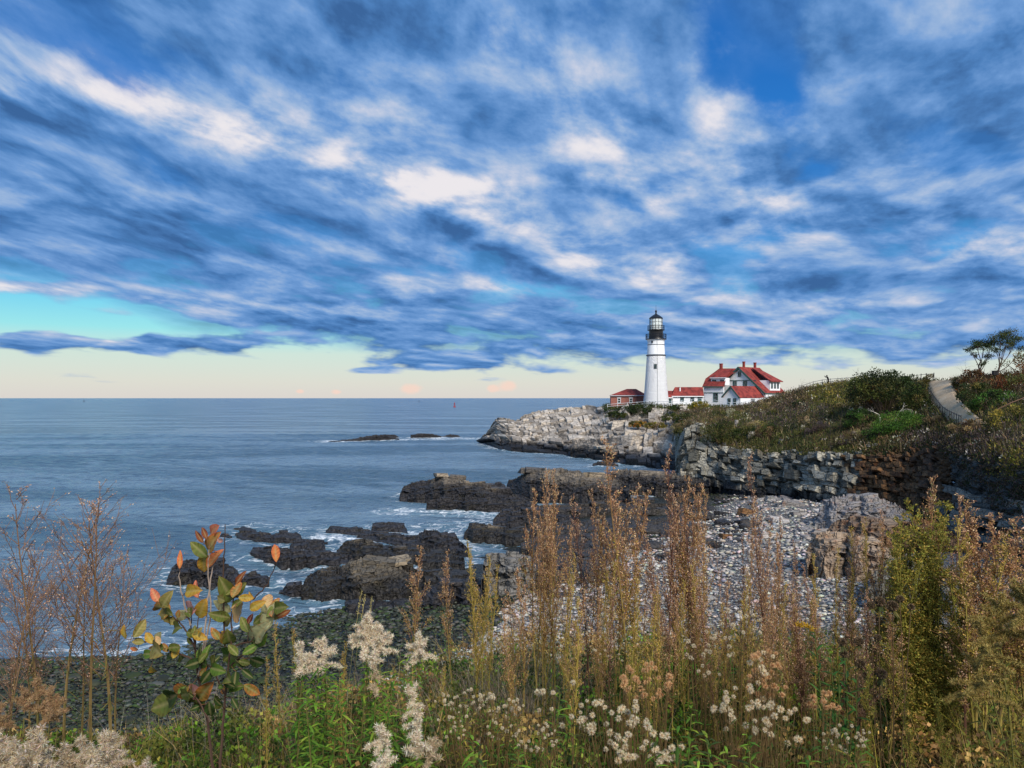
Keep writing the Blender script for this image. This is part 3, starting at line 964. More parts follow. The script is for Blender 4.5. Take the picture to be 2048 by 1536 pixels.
def slab_shape(r_):
    """angular slab: hull of jittered corners with broken edges"""
    bm = bmesh.new()
    for sx in (-1, 1):
        for sy in (-1, 1):
            for sz in (-1, 1):
                for _ in range(2):
                    bm.verts.new((sx * (0.62 + 0.38 * r_.random()), sy * (0.6 + 0.4 * r_.random()), sz * (0.7 + 0.3 * r_.random())))
    bmesh.ops.convex_hull(bm, input=bm.verts)
    bad = [v for v in bm.verts if not v.link_faces]
    bmesh.ops.delete(bm, geom=bad, context='VERTS')
    bm.verts.index_update()
    V = np.array([v.co[:] for v in bm.verts])
    F = [np.array([[q.index for q in f.verts] for f in bm.faces if len(f.verts) == 3])]
    bm.free()
    return V, F
# ------------------------------------------------------------------ ledges, placed
LEDGES = [
    ('dark flat reef awash far out beside the breaking surf', [(652, 883), (700, 879), (735, 872), (770, 869), (800, 878)], [(652, 884), (720, 882), (800, 880)], 5, 101, dict(slabs=3, amp=0.4, foam=2.4)),
    ('small dark reef knob just behind the far flat reef', [(766, 874), (775, 869), (792, 870), (800, 875)], [(766, 876), (800, 876)], 3, 102, dict(slabs=2, amp=0.3, foam=1.8)),
    ('long dark reef in white surf toward the headland tip', [(820, 874), (830, 868), (860, 867), (880, 871), (884, 874)], [(820, 876), (884, 876)], 4, 103, dict(slabs=3, amp=0.4, foam=2.4)),
    ('low dark reef nearest the headland tip in the surf', [(880, 874), (900, 868), (916, 870), (922, 874)], [(880, 875), (922, 875)], 4, 104, dict(slabs=2, amp=0.3, foam=2.4)),
    ('high dark ledge with a paler ridge standing out in the water', [(798, 992), (805, 975), (832, 965), (862, 962), (880, 953), (920, 955), (942, 965), (972, 972), (1010, 984), (1048, 998), (1075, 1005)], [(798, 1000), (850, 1004), (920, 1012), (980, 1020), (1040, 1022), (1075, 1024)], 12, 105, dict(slabs=14)),
    ('lower step of dark rock along the front of the high ledge', [(852, 1006), (880, 996), (930, 995), (990, 1000), (1060, 1004), (1072, 1010)], [(852, 1020), (930, 1022), (1072, 1024)], 4, 106, dict(slabs=6)),
    ('small round dark rock alone between the two big ledges', [(983, 975), (990, 966), (998, 963), (1008, 968), (1014, 975)], [(983, 978), (1014, 978)], 3, 107, dict(slabs=1, amp=0.3, name='rock')),
    ('long flat topped dark ledge in the cove below the headland', [(1012, 975), (1018, 962), (1035, 957), (1066, 940), (1100, 938), (1150, 943), (1200, 950), (1235, 962), (1262, 970)], [(1012, 990), (1060, 1005), (1140, 1012), (1262, 1020)], 12, 108, dict(slabs=14)),
    ('dark block ledge running back from the cove to the cliff foot', [(1215, 962), (1226, 942), (1260, 938), (1310, 946), (1360, 950), (1420, 960)], [(1215, 986), (1300, 990), (1420, 996)], 8, 109, dict(slabs=10, zb=0.2)),
    ('tiny dark rock awash close under the headland', [(1184, 928), (1196, 923), (1222, 924), (1238, 929)], [(1184, 932), (1238, 933)], 3, 110, dict(slabs=1, amp=0.3)),
    ('dark wedge of rock leaning at the foot of the headland', [(1140, 900), (1150, 884), (1172, 882), (1210, 893), (1250, 905), (1275, 914)], [(1140, 914), (1200, 921), (1275, 930)], 8, 111, dict(slabs=5, mat='headland')),
    ('small dark ledge farthest out at the seaward side of the near reefs', [(470, 1062), (485, 1053), (505, 1058), (515, 1064)], [(470, 1064), (515, 1066)], 3, 112, dict(slabs=1, amp=0.35)),
    ('long dark reef with surf behind it, left of the near group', [(462, 1076), (480, 1066), (520, 1066), (545, 1072), (560, 1064), (600, 1068), (606, 1080)], [(462, 1078), (520, 1086), (580, 1086), (606, 1083)], 4, 113, dict(slabs=4)),
    ('low dark pebble of reef beside the orange topped sapling', [(436, 1072), (446, 1066), (458, 1068), (466, 1076)], [(436, 1078), (466, 1080)], 2, 114, dict(slabs=0, amp=0.25, name='rock')),
    ('thin dark reef trailing into the surf behind the middle ledges', [(650, 1062), (662, 1052), (690, 1056), (730, 1062), (745, 1068)], [(650, 1070), (745, 1074)], 4, 115, dict(slabs=3)),
    ('square dark knob rising behind the middle ledges', [(742, 1060), (746, 1046), (770, 1044), (800, 1048), (812, 1058), (816, 1064)], [(742, 1064), (816, 1067)], 4, 116, dict(slabs=3)),
    ('long dark spine running from the surf to the grey boulder', [(712, 1074), (724, 1062), (770, 1070), (830, 1076), (850, 1062), (880, 1068), (920, 1084), (940, 1098)], [(712, 1078), (800, 1096), (940, 1116)], 6, 117, dict(slabs=8)),
    ('broad dark seaweed covered ledge in the middle of the near reefs', [(496, 1112), (505, 1096), (540, 1096), (610, 1102), (660, 1104), (700, 1114), (722, 1122)], [(496, 1116), (560, 1130), (660, 1134), (722, 1131)], 4.5, 118, dict(slabs=8)),
    ('dark hump of rock behind the broad seaweed ledge', [(578, 1096), (588, 1084), (620, 1080), (646, 1084), (652, 1096)], [(578, 1100), (652, 1104)], 4, 119, dict(slabs=3)),
    ('dark rounded ledge with weed filling the gap before the grey boulder', [(672, 1104), (690, 1086), (730, 1082), (770, 1094), (830, 1098), (900, 1106), (930, 1116)], [(672, 1116), (800, 1130), (930, 1140)], 6, 120, dict(slabs=8, zb=0.1, mat='ledge_near')),
    ('black rock by the shore behind the big leaved sapling', [(332, 1164), (345, 1140), (370, 1122), (410, 1116), (440, 1126), (470, 1140), (486, 1158)], [(332, 1168), (400, 1174), (486, 1176)], 5, 121, dict(slabs=3)),
    ('dark rock wedged between the sapling and the layered ledge', [(482, 1164), (492, 1146), (512, 1142), (530, 1156), (540, 1166)], [(482, 1170), (540, 1172)], 2, 122, dict(slabs=2)),
    ('low jumble of dark rock off the corner of the layered ledge', [(558, 1190), (572, 1172), (590, 1166), (612, 1170), (636, 1188)], [(558, 1196), (636, 1199)], 2, 123, dict(slabs=3)),
    ('big layered ledge with brown upper beds and a black weed skirt', [(604, 1176), (612, 1160), (640, 1150), (690, 1140), (700, 1124), (740, 1116), (780, 1124), (800, 1136), (830, 1144), (852, 1160)], [(604, 1204), (660, 1208), (740, 1206), (852, 1198)], 8, 124, dict(slabs=12, amp=0.45, step=0.2, mat='ledge_near')),
    ('dark flat rocks leading ashore behind the lone brown weed', [(800, 1160), (830, 1146), (880, 1140), (930, 1150), (975, 1170)], [(800, 1180), (975, 1192)], 5, 125, dict(slabs=6, zb=0.2, mat='ledge_near')),
    ('dark bedded ledge beyond the grey boulder', [(928, 1064), (945, 1050), (985, 1052), (1030, 1058), (1075, 1060)], [(928, 1082), (1075, 1092)], 6, 126, dict(slabs=6, zb=0.1, mat='ledge_near')),
    ('upper dark ledge beside the tide pool behind the weeds', [(985, 1040), (1000, 1028), (1040, 1020), (1100, 1018), (1160, 1024)], [(985, 1056), (1160, 1060)], 8, 127, dict(slabs=6, zb=0.3)),
]
for lab, top, bot, dep, seed, kw in LEDGES:
    ledge(lab, top, bot, dep, seed, group='dark tidal ledges', **kw)
# broad wet flats of bedded rock behind the tall weeds
FLATS = [
    ('wide dark rock flat nearest the cove behind the tall weeds', 1070, 1400, 1030, 1000, 131, 0.3),
    ('dark stepped rock flat in the middle of the shore behind the weeds', 1050, 1420, 1062, 1026, 132, 0.6),
    ('brownish bedded flat above the stepped rock flat', 1040, 1400, 1098, 1056, 133, 0.8),
    ('dark bedded flat just seaward of the white cobbles', 1060, 1330, 1134, 1090, 134, 1.0),
    ('nearest dark rock step rising from the white cobbles', 1090, 1250, 1176, 1124, 135, 1.2),
]
for lab, a, c, pb, pt, seed, zb in FLATS:
    n = 9
    xs = np.linspace(a, c, n)
    r_ = np.random.default_rng(seed)
    tops = [(x, pb - 20 + (r_.random() - 0.5) * 18) for x in xs]
    bots = [(x, pb + (r_.random() - 0.5) * 14) for x in xs]
    ledge(lab, tops, bots, 7, seed, zb=zb, slabs=14, mat='ledge_flat', group='dark tidal ledges', foam=0, B=0.5, L=2.6, step=0.24)
# pale faced boulder
ledge('big grey boulder with a scoured pale face standing on the shore', [(966, 1122), (972, 1106), (1000, 1102), (1040, 1106), (1062, 1112), (1074, 1130)], [(966, 1196), (1000, 1204), (1050, 1204), (1074, 1200)], 4, 140, zb=0.5, name='boulder', mat='boulder', slabs=0, foam=0, amp=0.15, step=0.5)
ledge('smooth dark green wet slab at the waterline below the layered ledge', [(830, 1200), (850, 1176), (900, 1160), (950, 1164), (966, 1180)], [(830, 1226), (966, 1224)], 5, 141, zb=0.3, name='rock_slab_outcrop', slabs=3, foam=0, amp=0.2)
ledge('low wet dark slab ledge in the shallows by the layered ledge', [(690, 1218), (720, 1200), (800, 1204), (850, 1216)], [(690, 1230), (850, 1234)], 4, 142, zb=0.05, slabs=3, foam=0.5, amp=0.2)

# ------------------------------------------------------------------ sea
def build_sea():
    naz = 420
    az = np.concatenate([np.linspace(-1.25, -0.72, 40)[:-1], np.linspace(-0.72, 0.36, naz), np.linspace(0.36, 1.0, 30)[1:]])
    y = np.concatenate([np.geomspace(36, 300, 520), np.geomspace(304, 60000, 80)])
    A, Y = np.meshgrid(az, y, indexing='ij')
    X = A * Y
    Z = np.zeros_like(X)
    r_ = np.random.default_rng(5)
    att = 1 / (1 + (Y / 500) ** 2)
    for k in range(26):
        lam = 0.9 * 1.17 ** k
        th = -1.9 + r_.normal() * 0.5
        amp = 0.0135 * min(lam, 6) ** 0.82 * min(1, 6 / lam) ** 1.2
        ph = r_.random() * 6.28
        ok = sstep(lam / np.maximum(Y * 0.0035, 0.1), 1.0, 2.5)
        arg = 2 * np.pi / lam * (X * math.cos(th) + Y * math.sin(th)) + ph + 1.2 * vnoise(X / lam * 0.3, Y / lam * 0.3, k)
        s = np.sin(arg)
        Z += amp * ok * (s + 0.3 * (1 - np.abs(np.sin(arg / 2))) * 2 - 0.3)
    Z *= att
    # foam round the rocks
    fp = np.array(FOAM)
    G = 0.5
    gx0, gy0 = -70.0, 36.0
    nx, ny = int(160 / G), int(240 / G)
    fd = np.zeros((nx, ny))
    near = (X > gx0) & (X < gx0 + 160) & (Y < gy0 + 238)
    gx = gx0 + (np.arange(nx) + 0.5) * G
    gy = gy0 + (np.arange(ny) + 0.5) * G
    for x, yy, reach in fp:
        rr = 3.2 * reach + 0.6
        i0, i1 = int((x - rr - gx0) / G), int((x + rr - gx0) / G) + 1
        j0, j1 = int((yy - rr - gy0) / G), int((yy + rr - gy0) / G) + 1
        i0, j0 = max(i0, 0), max(j0, 0)
        if i1 <= i0 or j1 <= j0 or i0 >= nx or j0 >= ny:
            continue
        d = np.hypot(gx[i0:i1, None] - x, gy[None, j0:j1] - yy)
        fd[i0:i1, j0:j1] = np.maximum(fd[i0:i1, j0:j1], np.exp(-(d / (1.25 * reach + 0.2)) ** 2) * min(1.0, 0.42 + reach * 0.28))
    def surf(px0, py0, px1, py1, wid, a):
        p0, p1 = np.array([(px0 - CX) / FPX * Yz(py0, 0), Yz(py0, 0)]), np.array([(px1 - CX) / FPX * Yz(py1, 0), Yz(py1, 0)])
        d = p1 - p0
        GX, GY = np.meshgrid(gx, gy, indexing='ij')
        t = np.clip(((GX - p0[0]) * d[0] + (GY - p0[1]) * d[1]) / (d @ d + 1e-6), 0, 1)
        q = np.hypot(GX - p0[0] - t * d[0], GY - p0[1] - t * d[1])
        np.maximum(fd, a * np.exp(-(q / wid) ** 2), out=fd)
    for s in [(655, 882, 965, 877, 5, 0.9), (920, 874, 970, 874, 4, 1.0), (640, 1076, 830, 1088, 2.2, 0.95), (760, 1062, 960, 1074, 2.5, 0.85), (800, 1022, 1040, 1026, 3, 0.85),
              (540, 1060, 650, 1088, 1.6, 0.7), (880, 1050, 980, 1052, 2.5, 0.9), (960, 1030, 1030, 1040, 2.5, 0.8), (470, 1050, 620, 1062, 1.5, 0.55), (100, 1300, 420, 1262, 0.7, 0.4), (640, 1222, 800, 1226, 0.8, 0.55)]:
        surf(*s)
    I = np.clip(((X - gx0) / G - 0.5), 0, nx - 1.001)
    J = np.clip(((Y - gy0) / G - 0.5), 0, ny - 1.001)
    i, j = I.astype(int), J.astype(int)
    fi, fj = I - i, J - j
    foam = (fd[i, j] * (1 - fi) * (1 - fj) + fd[i + 1, j] * fi * (1 - fj) + fd[i, j + 1] * (1 - fi) * fj + fd[i + 1, j + 1] * fi * fj) * near
    Z += foam * 0.22 * fbm(X * 0.9, Y * 0.9, 0, 3, 81)
    colr = np.zeros((X.size, 3))
    colr[:, 0] = foam.ravel()
    def fn(b, p, out):
        P = pos(b)
        fo = b.sep(b.n('ShaderNodeAttribute', attribute_name='col').outputs['Vector'])[0]
        n1 = b.noise(b.v('MULTIPLY', P, (1.0, 1.0, 1.0)), 1.6, 5, 0.7)
        n2 = b.noise(b.v('MULTIPLY', P, (0.55, 1.0, 1.0)), 0.55, 4, 0.6, dist=0.6)
        n3 = b.noise(b.v('MULTIPLY', P, (0.012, 0.04, 1.0)), 1.0, 4, 0.55)
        n5 = b.noise(b.v('MULTIPLY', P, (0.28, 0.75, 1.0)), 1.0, 5, 0.62)
        n4 = b.noise(b.v('MULTIPLY', P, (0.05, 0.22, 1.0)), 1.0, 5, 0.6)
        f = b.rng(b.m('ADD', fo, b.m('MULTIPLY', b.m('SUBTRACT', n1, 0.5), 1.5)), 0.70, 1.10)
        f = b.m('MULTIPLY', f, b.rng(fo, 0.02, 0.25))
        lace = b.m('MULTIPLY', b.rng(b.m('ABSOLUTE', b.m('SUBTRACT', n2, 0.5)), 0.03, 0.0), b.rng(fo, 0.03, 0.35, 0, 0.6))
        f = b.m('MAXIMUM', f, lace)
        deep = b.mix(b.rng(n3, 0.40, 0.62), lin(72, 97, 114), lin(106, 130, 147))
        deep = b.mix(b.rng(fo, 0.0, 0.9, 0, 0.35), deep, lin(84, 120, 132))
        setp(b, p, b.mix(f, deep, lin(236, 240, 242)), b.rng(f, 0, 1, 0.22, 0.8), 0.5)
        p.inputs['IOR'].default_value = 1.33
        h = b.m('ADD', b.m('MULTIPLY', n2, 0.5), b.m('ADD', b.m('MULTIPLY', n1, 0.30), b.m('ADD', b.m('MULTIPLY', n4, 1.6), b.m('MULTIPLY', n5, 1.5))))
        b.put(p.inputs['Normal'], bump(b, h, 1.0, 0.62))
    M['sea'] = material('sea_water', fn)
    mk('sea', np.stack([X, Y, Z], -1).reshape(-1, 3), grid_faces(len(az), len(y)), M['sea'], smooth=True, col=colr, kind='structure', label='slate blue sea with small waves and surf at the ledges')
build_sea()
# ------------------------------------------------------------------ light station
M['white'] = plain('white_paint', lin(236, 238, 240), 0.55, 0.3, 0, 0.10, 0.8)
def _tower(b, p, out):
    P = pos(b)
    x, y, z = b.sep(P)
    ang = b.m('ARCTAN2', b.m('SUBTRACT', x, TOWER[0]), b.m('SUBTRACT', TOWER[1], y))
    U = b.comb(b.m('MULTIPLY', ang, 3.0), z, 0.0)
    br = b.n('ShaderNodeTexBrick')
    b.put(br.inputs['Vector'], b.v('ADD', U, b.v('SCALE', b.noise(P, 1.2, 3, 0.6, out=1), scale=0.16)))
    for k, v in (('Scale', 1.0), ('Mortar Size', 0.045), ('Brick Width', 0.8), ('Row Height', 0.34), ('Mortar Smooth', 0.6)):
        br.inputs[k].default_value = v
    rubble = b.rng(z, TOWER[2] + 17.0, TOWER[2] + 15.5)
    n = b.noise(P, 2.4, 5, 0.65)
    c = b.mix(b.rng(n, 0.50, 0.75, 0, 0.22), lin(238, 239, 240), lin(196, 200, 206))
    c = b.mix(b.rng(b.noise(b.v('MULTIPLY', P, (1.5, 1.5, 0.15)), 1.0, 4, 0.6), 0.55, 0.75, 0, 0.22), c, lin(186, 180, 168))
    h = b.m('ADD', b.m('MULTIPLY', br.outputs['Fac'], -0.6), n)
    setp(b, p, c, 0.7, 0.25, 0, bump(b, h, b.m('MULTIPLY_ADD', rubble, 0.9, 0.1), 0.26))
TOWER = ((1312 - CX) / FPX * 205, 205.0, zz(808, 205))
M['tower'] = material('rubble_tower_paint', _tower)
M['black'] = plain('black_iron', lin(26, 27, 30), 0.35, 0.5, 0.0, 0.3)
M['dark_band'] = plain('dark_band', lin(92, 96, 102), 0.6)
M['green'] = plain('green_trim', lin(44, 84, 78), 0.5, 0.4)
def _roof(c1, c2):
    def fn(b, p, out):
        P = pos(b)
        z = b.sep(P)[2]
        row = b.m('FRACT', b.m('MULTIPLY', z, 5.5))
        n = b.noise(P, 0.8, 5, 0.65)
        c = b.mix(b.rng(n, 0.35, 0.65), c1, c2)
        c = b.mix(b.rng(b.noise(b.v('MULTIPLY', P, (3, 3, 5.5)), 2.0, 2), 0.45, 0.7, 0, 0.25), c, tuple(k * 0.55 for k in c1))
        setp(b, p, c, 0.8, 0.2, 0, bump(b, row, 0.35, 0.06))
    return fn
M['roof'] = material('red_shingles', _roof(lin(150, 66, 58), lin(100, 44, 41)))
M['brick'] = None
def _brick(b, p, out):
    P = pos(b)
    x, y, z = b.sep(P)
    br = b.n('ShaderNodeTexBrick')
    b.put(br.inputs['Vector'], b.comb(b.m('ADD', x, y), z, 0.0))
    for k, v in (('Scale', 1.0), ('Mortar Size', 0.012), ('Brick Width', 0.24), ('Row Height', 0.085)):
        br.inputs[k].default_value = v
    br.inputs['Color1'].default_value = (*lin(150, 74, 62), 1)
    br.inputs['Color2'].default_value = (*lin(126, 58, 52), 1)
    br.inputs['Mortar'].default_value = (*lin(150, 128, 116), 1)
    c = b.mix(b.rng(b.noise(P, 1.0, 4), 0.45, 0.7, 0, 0.35), br.outputs['Color'], lin(104, 54, 48))
    setp(b, p, c, 0.85, 0.2, 0, bump(b, br.outputs['Fac'], -0.3, 0.02))
M['brick'] = material('red_brick', _brick)
def _glass(b, p, out):
    setp(b, p, b.mix(b.rng(b.noise(pos(b), 1.6, 2), 0.4, 0.6), lin(24, 34, 40), lin(70, 92, 96)), 0.08, 0.6)
M['pane'] = material('window_glass', _glass)
def _lantern(b, p, out):
    setp(b, p, (0.9, 0.97, 0.95), 0.02, 0.5)
    p.inputs['Transmission Weight'].default_value = 0.35
    p.inputs['IOR'].default_value = 1.1
M['lantern_glass'] = material('lantern_glass', _lantern)
M['lens'] = plain('lens_glass', lin(214, 224, 222), 0.12, 0.6, 0.0, 0.35, 6.0)
M['wood_grey'] = plain('weathered_wood', lin(150, 148, 146), 0.85, 0.2, 0, 0.3, 4)
M['rail_white'] = plain('white_rail', lin(206, 210, 214), 0.6, 0.3)
M['rail_dark'] = plain('dark_rail', lin(58, 56, 56), 0.7, 0.3)
M['chimney'] = plain('chimney_brick', lin(140, 66, 60), 0.85, 0.2, 0, 0.5, 5)
M['stone_grey'] = plain('grey_flashing', lin(178, 176, 182), 0.8)

def build_tower():
    X, Y, Z0 = TOWER
    s = Y / FPX                                   # metres per photo pixel at the tower
    t = empty('lighthouse', (X, Y, Z0), 'tall white rubble stone lighthouse with a black lantern on the headland', 'lighthouse')
    H = lambda py: (808 - py) * s
    r = lambda wpx: wpx * s / 2
    b = MB()
    ys = np.linspace(812, 712, 22)
    prof = [(r(51) + 0.2, -3.5), (r(51), 0)]
    for y in ys:
        q = (y - 712) / 96
        prof.append((r(36.5 + 12.0 * q + 2.0 * q ** 3), H(y)))
    b.lathe(prof, 64)
    b.build('tower_shaft', M['tower'], t, True)
    b = MB().lathe([(r(36.0), H(712)), (r(39), H(711.6)), (r(39.4), H(710.6)), (r(38.6), H(709.8)), (r(36), H(709.2))], 64)
    b.build('string_course', M['dark_band'], t, True)
    MB().lathe([(r(35.4), H(711)), (r(34.4), H(700)), (r(33.4), H(690.5))], 64).build('upper_shaft', M['white'], t, True)
    MB().lathe([(r(33.0), H(690.8)), (r(34.2), H(690.4)), (r(34.2), H(689.4)), (r(33.0), H(689))], 64).build('band', M['dark_band'], t, True)
    MB().lathe([(r(33.2), H(689.6)), (r(33.0), H(684)), (r(34.6), H(681)), (r(37), H(679))], 64).build('corbel', M['white'], t, True)
    MB().lathe([(0.1, H(679.2)), (r(41), H(679.2)), (r(41.6), H(678.6)), (r(41), H(677.6)), (0.1, H(677.6))], 48).build('gallery_deck', M['black'], t)
    MB().lathe([(r(28.6), H(677.8)), (r(28), H(676)), (r(28), H(662)), (r(29), H(660.4))], 40).build('watch_room', M['black'], t, True)
    MB().lathe([(0.1, H(660.8)), (r(34), H(660.8)), (r(34.4), H(660.2)), (r(34), H(659.4)), (0.1, H(659.4))], 48).build('lantern_deck', M['black'], t)
    MB().lathe([(r(24.6), H(659.6)), (r(24.6), H(637.2))], 24).build('lantern_glass', M['lantern_glass'], t)
    MB().lathe([(0.05, H(658)), (r(9), H(658)), (r(13), H(653)), (r(14.5), H(648)), (r(13), H(642)), (r(8), H(638.6)), (0.05, H(638.2))], 20).build('lens', M['lens'], t, True)
    b = MB()
    for k in range(12):
        a = (k + 0.5) / 12 * 2 * math.pi
        p = [r(25.4) * math.cos(a), r(25.4) * math.sin(a)]
        b.tube([[*p, H(660)], [*p, H(636.8)]], 0.05, 4, (1, 1, 1))
    for y in (651.5, 644.5):
        b.lathe([(r(25.5), H(y) - 0.04), (r(25.9), H(y)), (r(25.5), H(y) + 0.04)], 24, (1, 1, 1))
    b.build('glazing_bars', M['black'], t)
    MB().lathe([(0.1, H(636.2)), (r(27.2), H(637.6)), (r(27.6), H(636.6)), (r(25), H(635)), (r(15), H(631.2)), (r(7), H(629)), (r(3.6), H(628)), (r(3.0), H(625.4))], 24).build('lantern_roof', M['black'], t)
    MB().lathe([(0.02, H(625.8)), (r(3.4), H(624.6)), (r(4.4), H(622.8)), (r(3.4), H(621)), (0.02, H(620))], 16).build('vent_ball', M['black'], t, True)
    MB().tube([[0, 0, H(621)], [0, 0, H(610)]], [0.045, 0.03], 5).build('lightning_rod', M['black'], t)
    for nm, wr, y0, y1, n in (('gallery_railing', 40.4, 678, 668.6, 26), ('lantern_railing', 33.4, 659.8, 651.6, 18)):
        b = MB()
        for k in range(n):
            a = k / n * 2 * math.pi
            p = [r(wr) * math.cos(a), r(wr) * math.sin(a)]
            b.tube([[*p, H(y0)], [*p, H(y1)]], 0.035 if k % 2 else 0.05, 4)
        for f in (0.0, 0.5):
            y = y1 + (y0 - y1) * f
            b.lathe([(r(wr) - 0.04, H(y)), (r(wr), H(y) + 0.05), (r(wr) + 0.04, H(y)), (r(wr), H(y) - 0.05)], n * 2)
        b.build(nm, M['black'], t)
    # window and porthole on the side towards the camera
    def on_shaft(px, y, w, h, name, mat_f, mat_p):
        q = (y - 712) / 96
        rad = r(36.5 + 12.0 * q + 2 * q ** 3) if y > 712 else r(33.4)
        a0 = math.asin(np.clip((px - 1312) * s / rad, -1, 1))
        face = math.atan2(-X, Y)          # turn towards the camera
        a = -math.pi / 2 - face * -1 + a0
        cx_, cy_ = rad * math.cos(a), rad * math.sin(a)
        def T(V):
            c, n = math.cos(a + math.pi / 2), math.sin(a + math.pi / 2)
            return np.stack([cx_ + V[:, 0] * c - V[:, 1] * n, cy_ + V[:, 0] * n + V[:, 1] * c, V[:, 2] + H(y)], -1)
        f = MB()
        f.box(-w / 2 - .09, w / 2 + .09, -0.10, 0.3, h / 2, h / 2 + .1, T=T)
        f.box(-w / 2 - .09, w / 2 + .09, -0.13, 0.3, -h / 2 - .1, -h / 2, T=T)
        f.box(-w / 2 - .09, -w / 2, -0.10, 0.3, -h / 2, h / 2, T=T)
        f.box(w / 2, w / 2 + .09, -0.10, 0.3, -h / 2, h / 2, T=T)
        fo = f.build(name, mat_f, t)
        MB().box(-w / 2, w / 2, -0.05, 0.3, -h / 2, h / 2, T=T).build('pane', mat_p, fo)
    on_shaft(1310.8, 733.6, 0.6, 1.1, 'window', M['dark_band'], M['pane'])
    on_shaft(1304.5, 684.6, 0.32, 0.4, 'porthole', M['dark_band'], M['black'])
    # down conductor
    f = math.atan2(X, Y)
    pts = []
    for y in np.linspace(810, 680, 24):
        q = (y - 712) / 96
        rad = (r(36.5 + 12 * q + 2 * q ** 3) if y > 712 else r(34.2)) + 0.05
        a = -math.pi / 2 - f + 0.13
        pts.append([rad * math.cos(a), rad * math.sin(a), H(y)])
    MB().tube(pts, 0.035, 4).build('conductor_cable', M['dark_band'], t)
build_tower()

class Plane:
    """vertical plane through a photo pixel column at a depth, along a bearing; gives real points for photo pixels on it"""
    def __init__(s, px, Y, d):
        s.P0 = np.array([(px - CX) / FPX * Y, Y])
        s.d = np.array(d, float) / np.hypot(*d)
        s.n = np.array([s.d[1], -s.d[0]])
        if s.n @ s.P0 > 0:
            s.n = -s.n                 # faces the camera
    def __call__(s, px, py, out=0.0):
        k = (px - CX) / FPX
        P0 = s.P0 + s.n * out
        t = (k * P0[1] - P0[0]) / (s.d[0] - k * s.d[1])
        q = P0 + s.d * t
        return np.array([q[0], q[1], EYE - (py - HY) / FPX * q[1]])
def slab_poly(pts, n, th):
    """flat polygon with thickness th along -n"""
    pts = np.asarray(pts, float)
    n = np.asarray(n, float) / np.linalg.norm(n)
    k = len(pts)
    V = np.concatenate([pts, pts - n * th])
    return V, [list(range(k)), list(range(k, 2 * k))[::-1]] + [[i, i + k, (i + 1) % k + k, (i + 1) % k] for i in range(k)]
def poly(name, pts, n, th, mat, parent):
    V, F = slab_poly(pts, n, th)
    return mk(name, V, F, mat, parent)
def pbox(name, pl_, x0, y0, x1, y1, out, th, mat, parent):
    pts = [pl_(x0, y0, out), pl_(x1, y0, out), pl_(x1, y1, out), pl_(x0, y1, out)]
    return poly(name, pts, np.array([*pl_.n, 0]), th, mat, parent)
def win(pl_, x0, y0, x1, y1, parent, frame='green', pane='pane', bar=True, name='window', fw=0.7):
    """window on a wall plane: frame pieces standing proud, pane set in, one glazing bar"""
    n = np.array([*pl_.n, 0])
    m_ = MB()
    def bx(a, b, c, d, out, th):
        V, F = slab_poly([pl_(a, b, out), pl_(c, b, out), pl_(c, d, out), pl_(a, d, out)], n, th)
        m_.add(V, [np.array([f for f in F if len(f) == 4])])
    bx(x0, y0, x1, y0 + fw, 0.10, 0.2)
    bx(x0, y1 - fw, x1, y1, 0.14, 0.24)
    bx(x0, y0 + fw, x0 + fw, y1 - fw, 0.10, 0.2)
    bx(x1 - fw, y0 + fw, x1, y1 - fw, 0.10, 0.2)
    if bar:
        ym = (y0 + y1) / 2
        bx(x0 + fw, ym - 0.25, x1 - fw, ym + 0.25, 0.08, 0.1)
    f = m_.build(name, M[frame], parent)
    pbox('pane', pl_, x0 + fw * 0.9, y0 + fw * 0.9, x1 - fw * 0.9, y1 - fw * 0.9, 0.03, 0.1, M[pane], f)
    return f
def up(pts, dz=0.0):
    return np.asarray(pts) + np.array([0, 0, dz])

def build_brick_house():
    t = absolute(empty('brick_house', (*W(1254, 0, 214)[:2], 12.0), 'small red brick building with a red hip roof beside the lighthouse', 'house'))
    th = 0.10
    F = Plane(1254, 212, (math.cos(th), -math.sin(th)))
    w = [F(1223.5, 809), F(1292, 809)]
    dep = np.array([math.sin(th), math.cos(th), 0]) * 8.0
    zt = F(1223.5, 790.5)[2]
    zb = w[0][2] - 2.5
    for nm, a, c in (('front_wall', w[0], w[1]), ('side_wall', w[0], w[0] + dep), ('side_wall', w[1], w[1] + dep), ('back_wall', w[0] + dep, w[1] + dep)):
        d = (c - a) / np.linalg.norm(c - a)
        n = np.array([d[1], -d[0], 0])
        poly(nm, [[a[0], a[1], zb], [c[0], c[1], zb], [c[0], c[1], zt], [a[0], a[1], zt]], n, 0.25, M['brick'], t)
    e = [F(1221, 790.2, 0.5), F(1295, 790.2, 0.5)]
    e += [e[1] + dep * 1.12, e[0] + dep * 1.12]
    e = [np.array([p[0], p[1], zt]) for p in e]
    r0, r1 = F(1255, 777.8), F(1274, 777.8)
    r0, r1 = r0 + dep * 0.5, r1 + dep * 0.5
    ht = zz(777.8, 216)
    r0[2] = r1[2] = ht
    rb = MB()
    V = np.array([*e, r0, r1])
    rb.add(V, [np.array([[0, 1, 5, 4], [2, 3, 4, 5]]), np.array([[1, 2, 5], [3, 0, 4]])])
    rb.build('roof', M['roof'], t)
    V, Fc = slab_poly([e[0], e[1], e[2], e[3]], (0, 0, 1), 0.22)
    mk('eave', V, Fc, M['stone_grey'], t)
    for x0, x1 in ((1235, 1241.5), (1258.5, 1265)):
        win(F, x0, 796, x1, 806.5, t, 'white')
        pbox('lintel', F, x0 - 1, 794.6, x1 + 1, 796, 0.12, 0.15, M['stone_grey'], t)
build_brick_house()

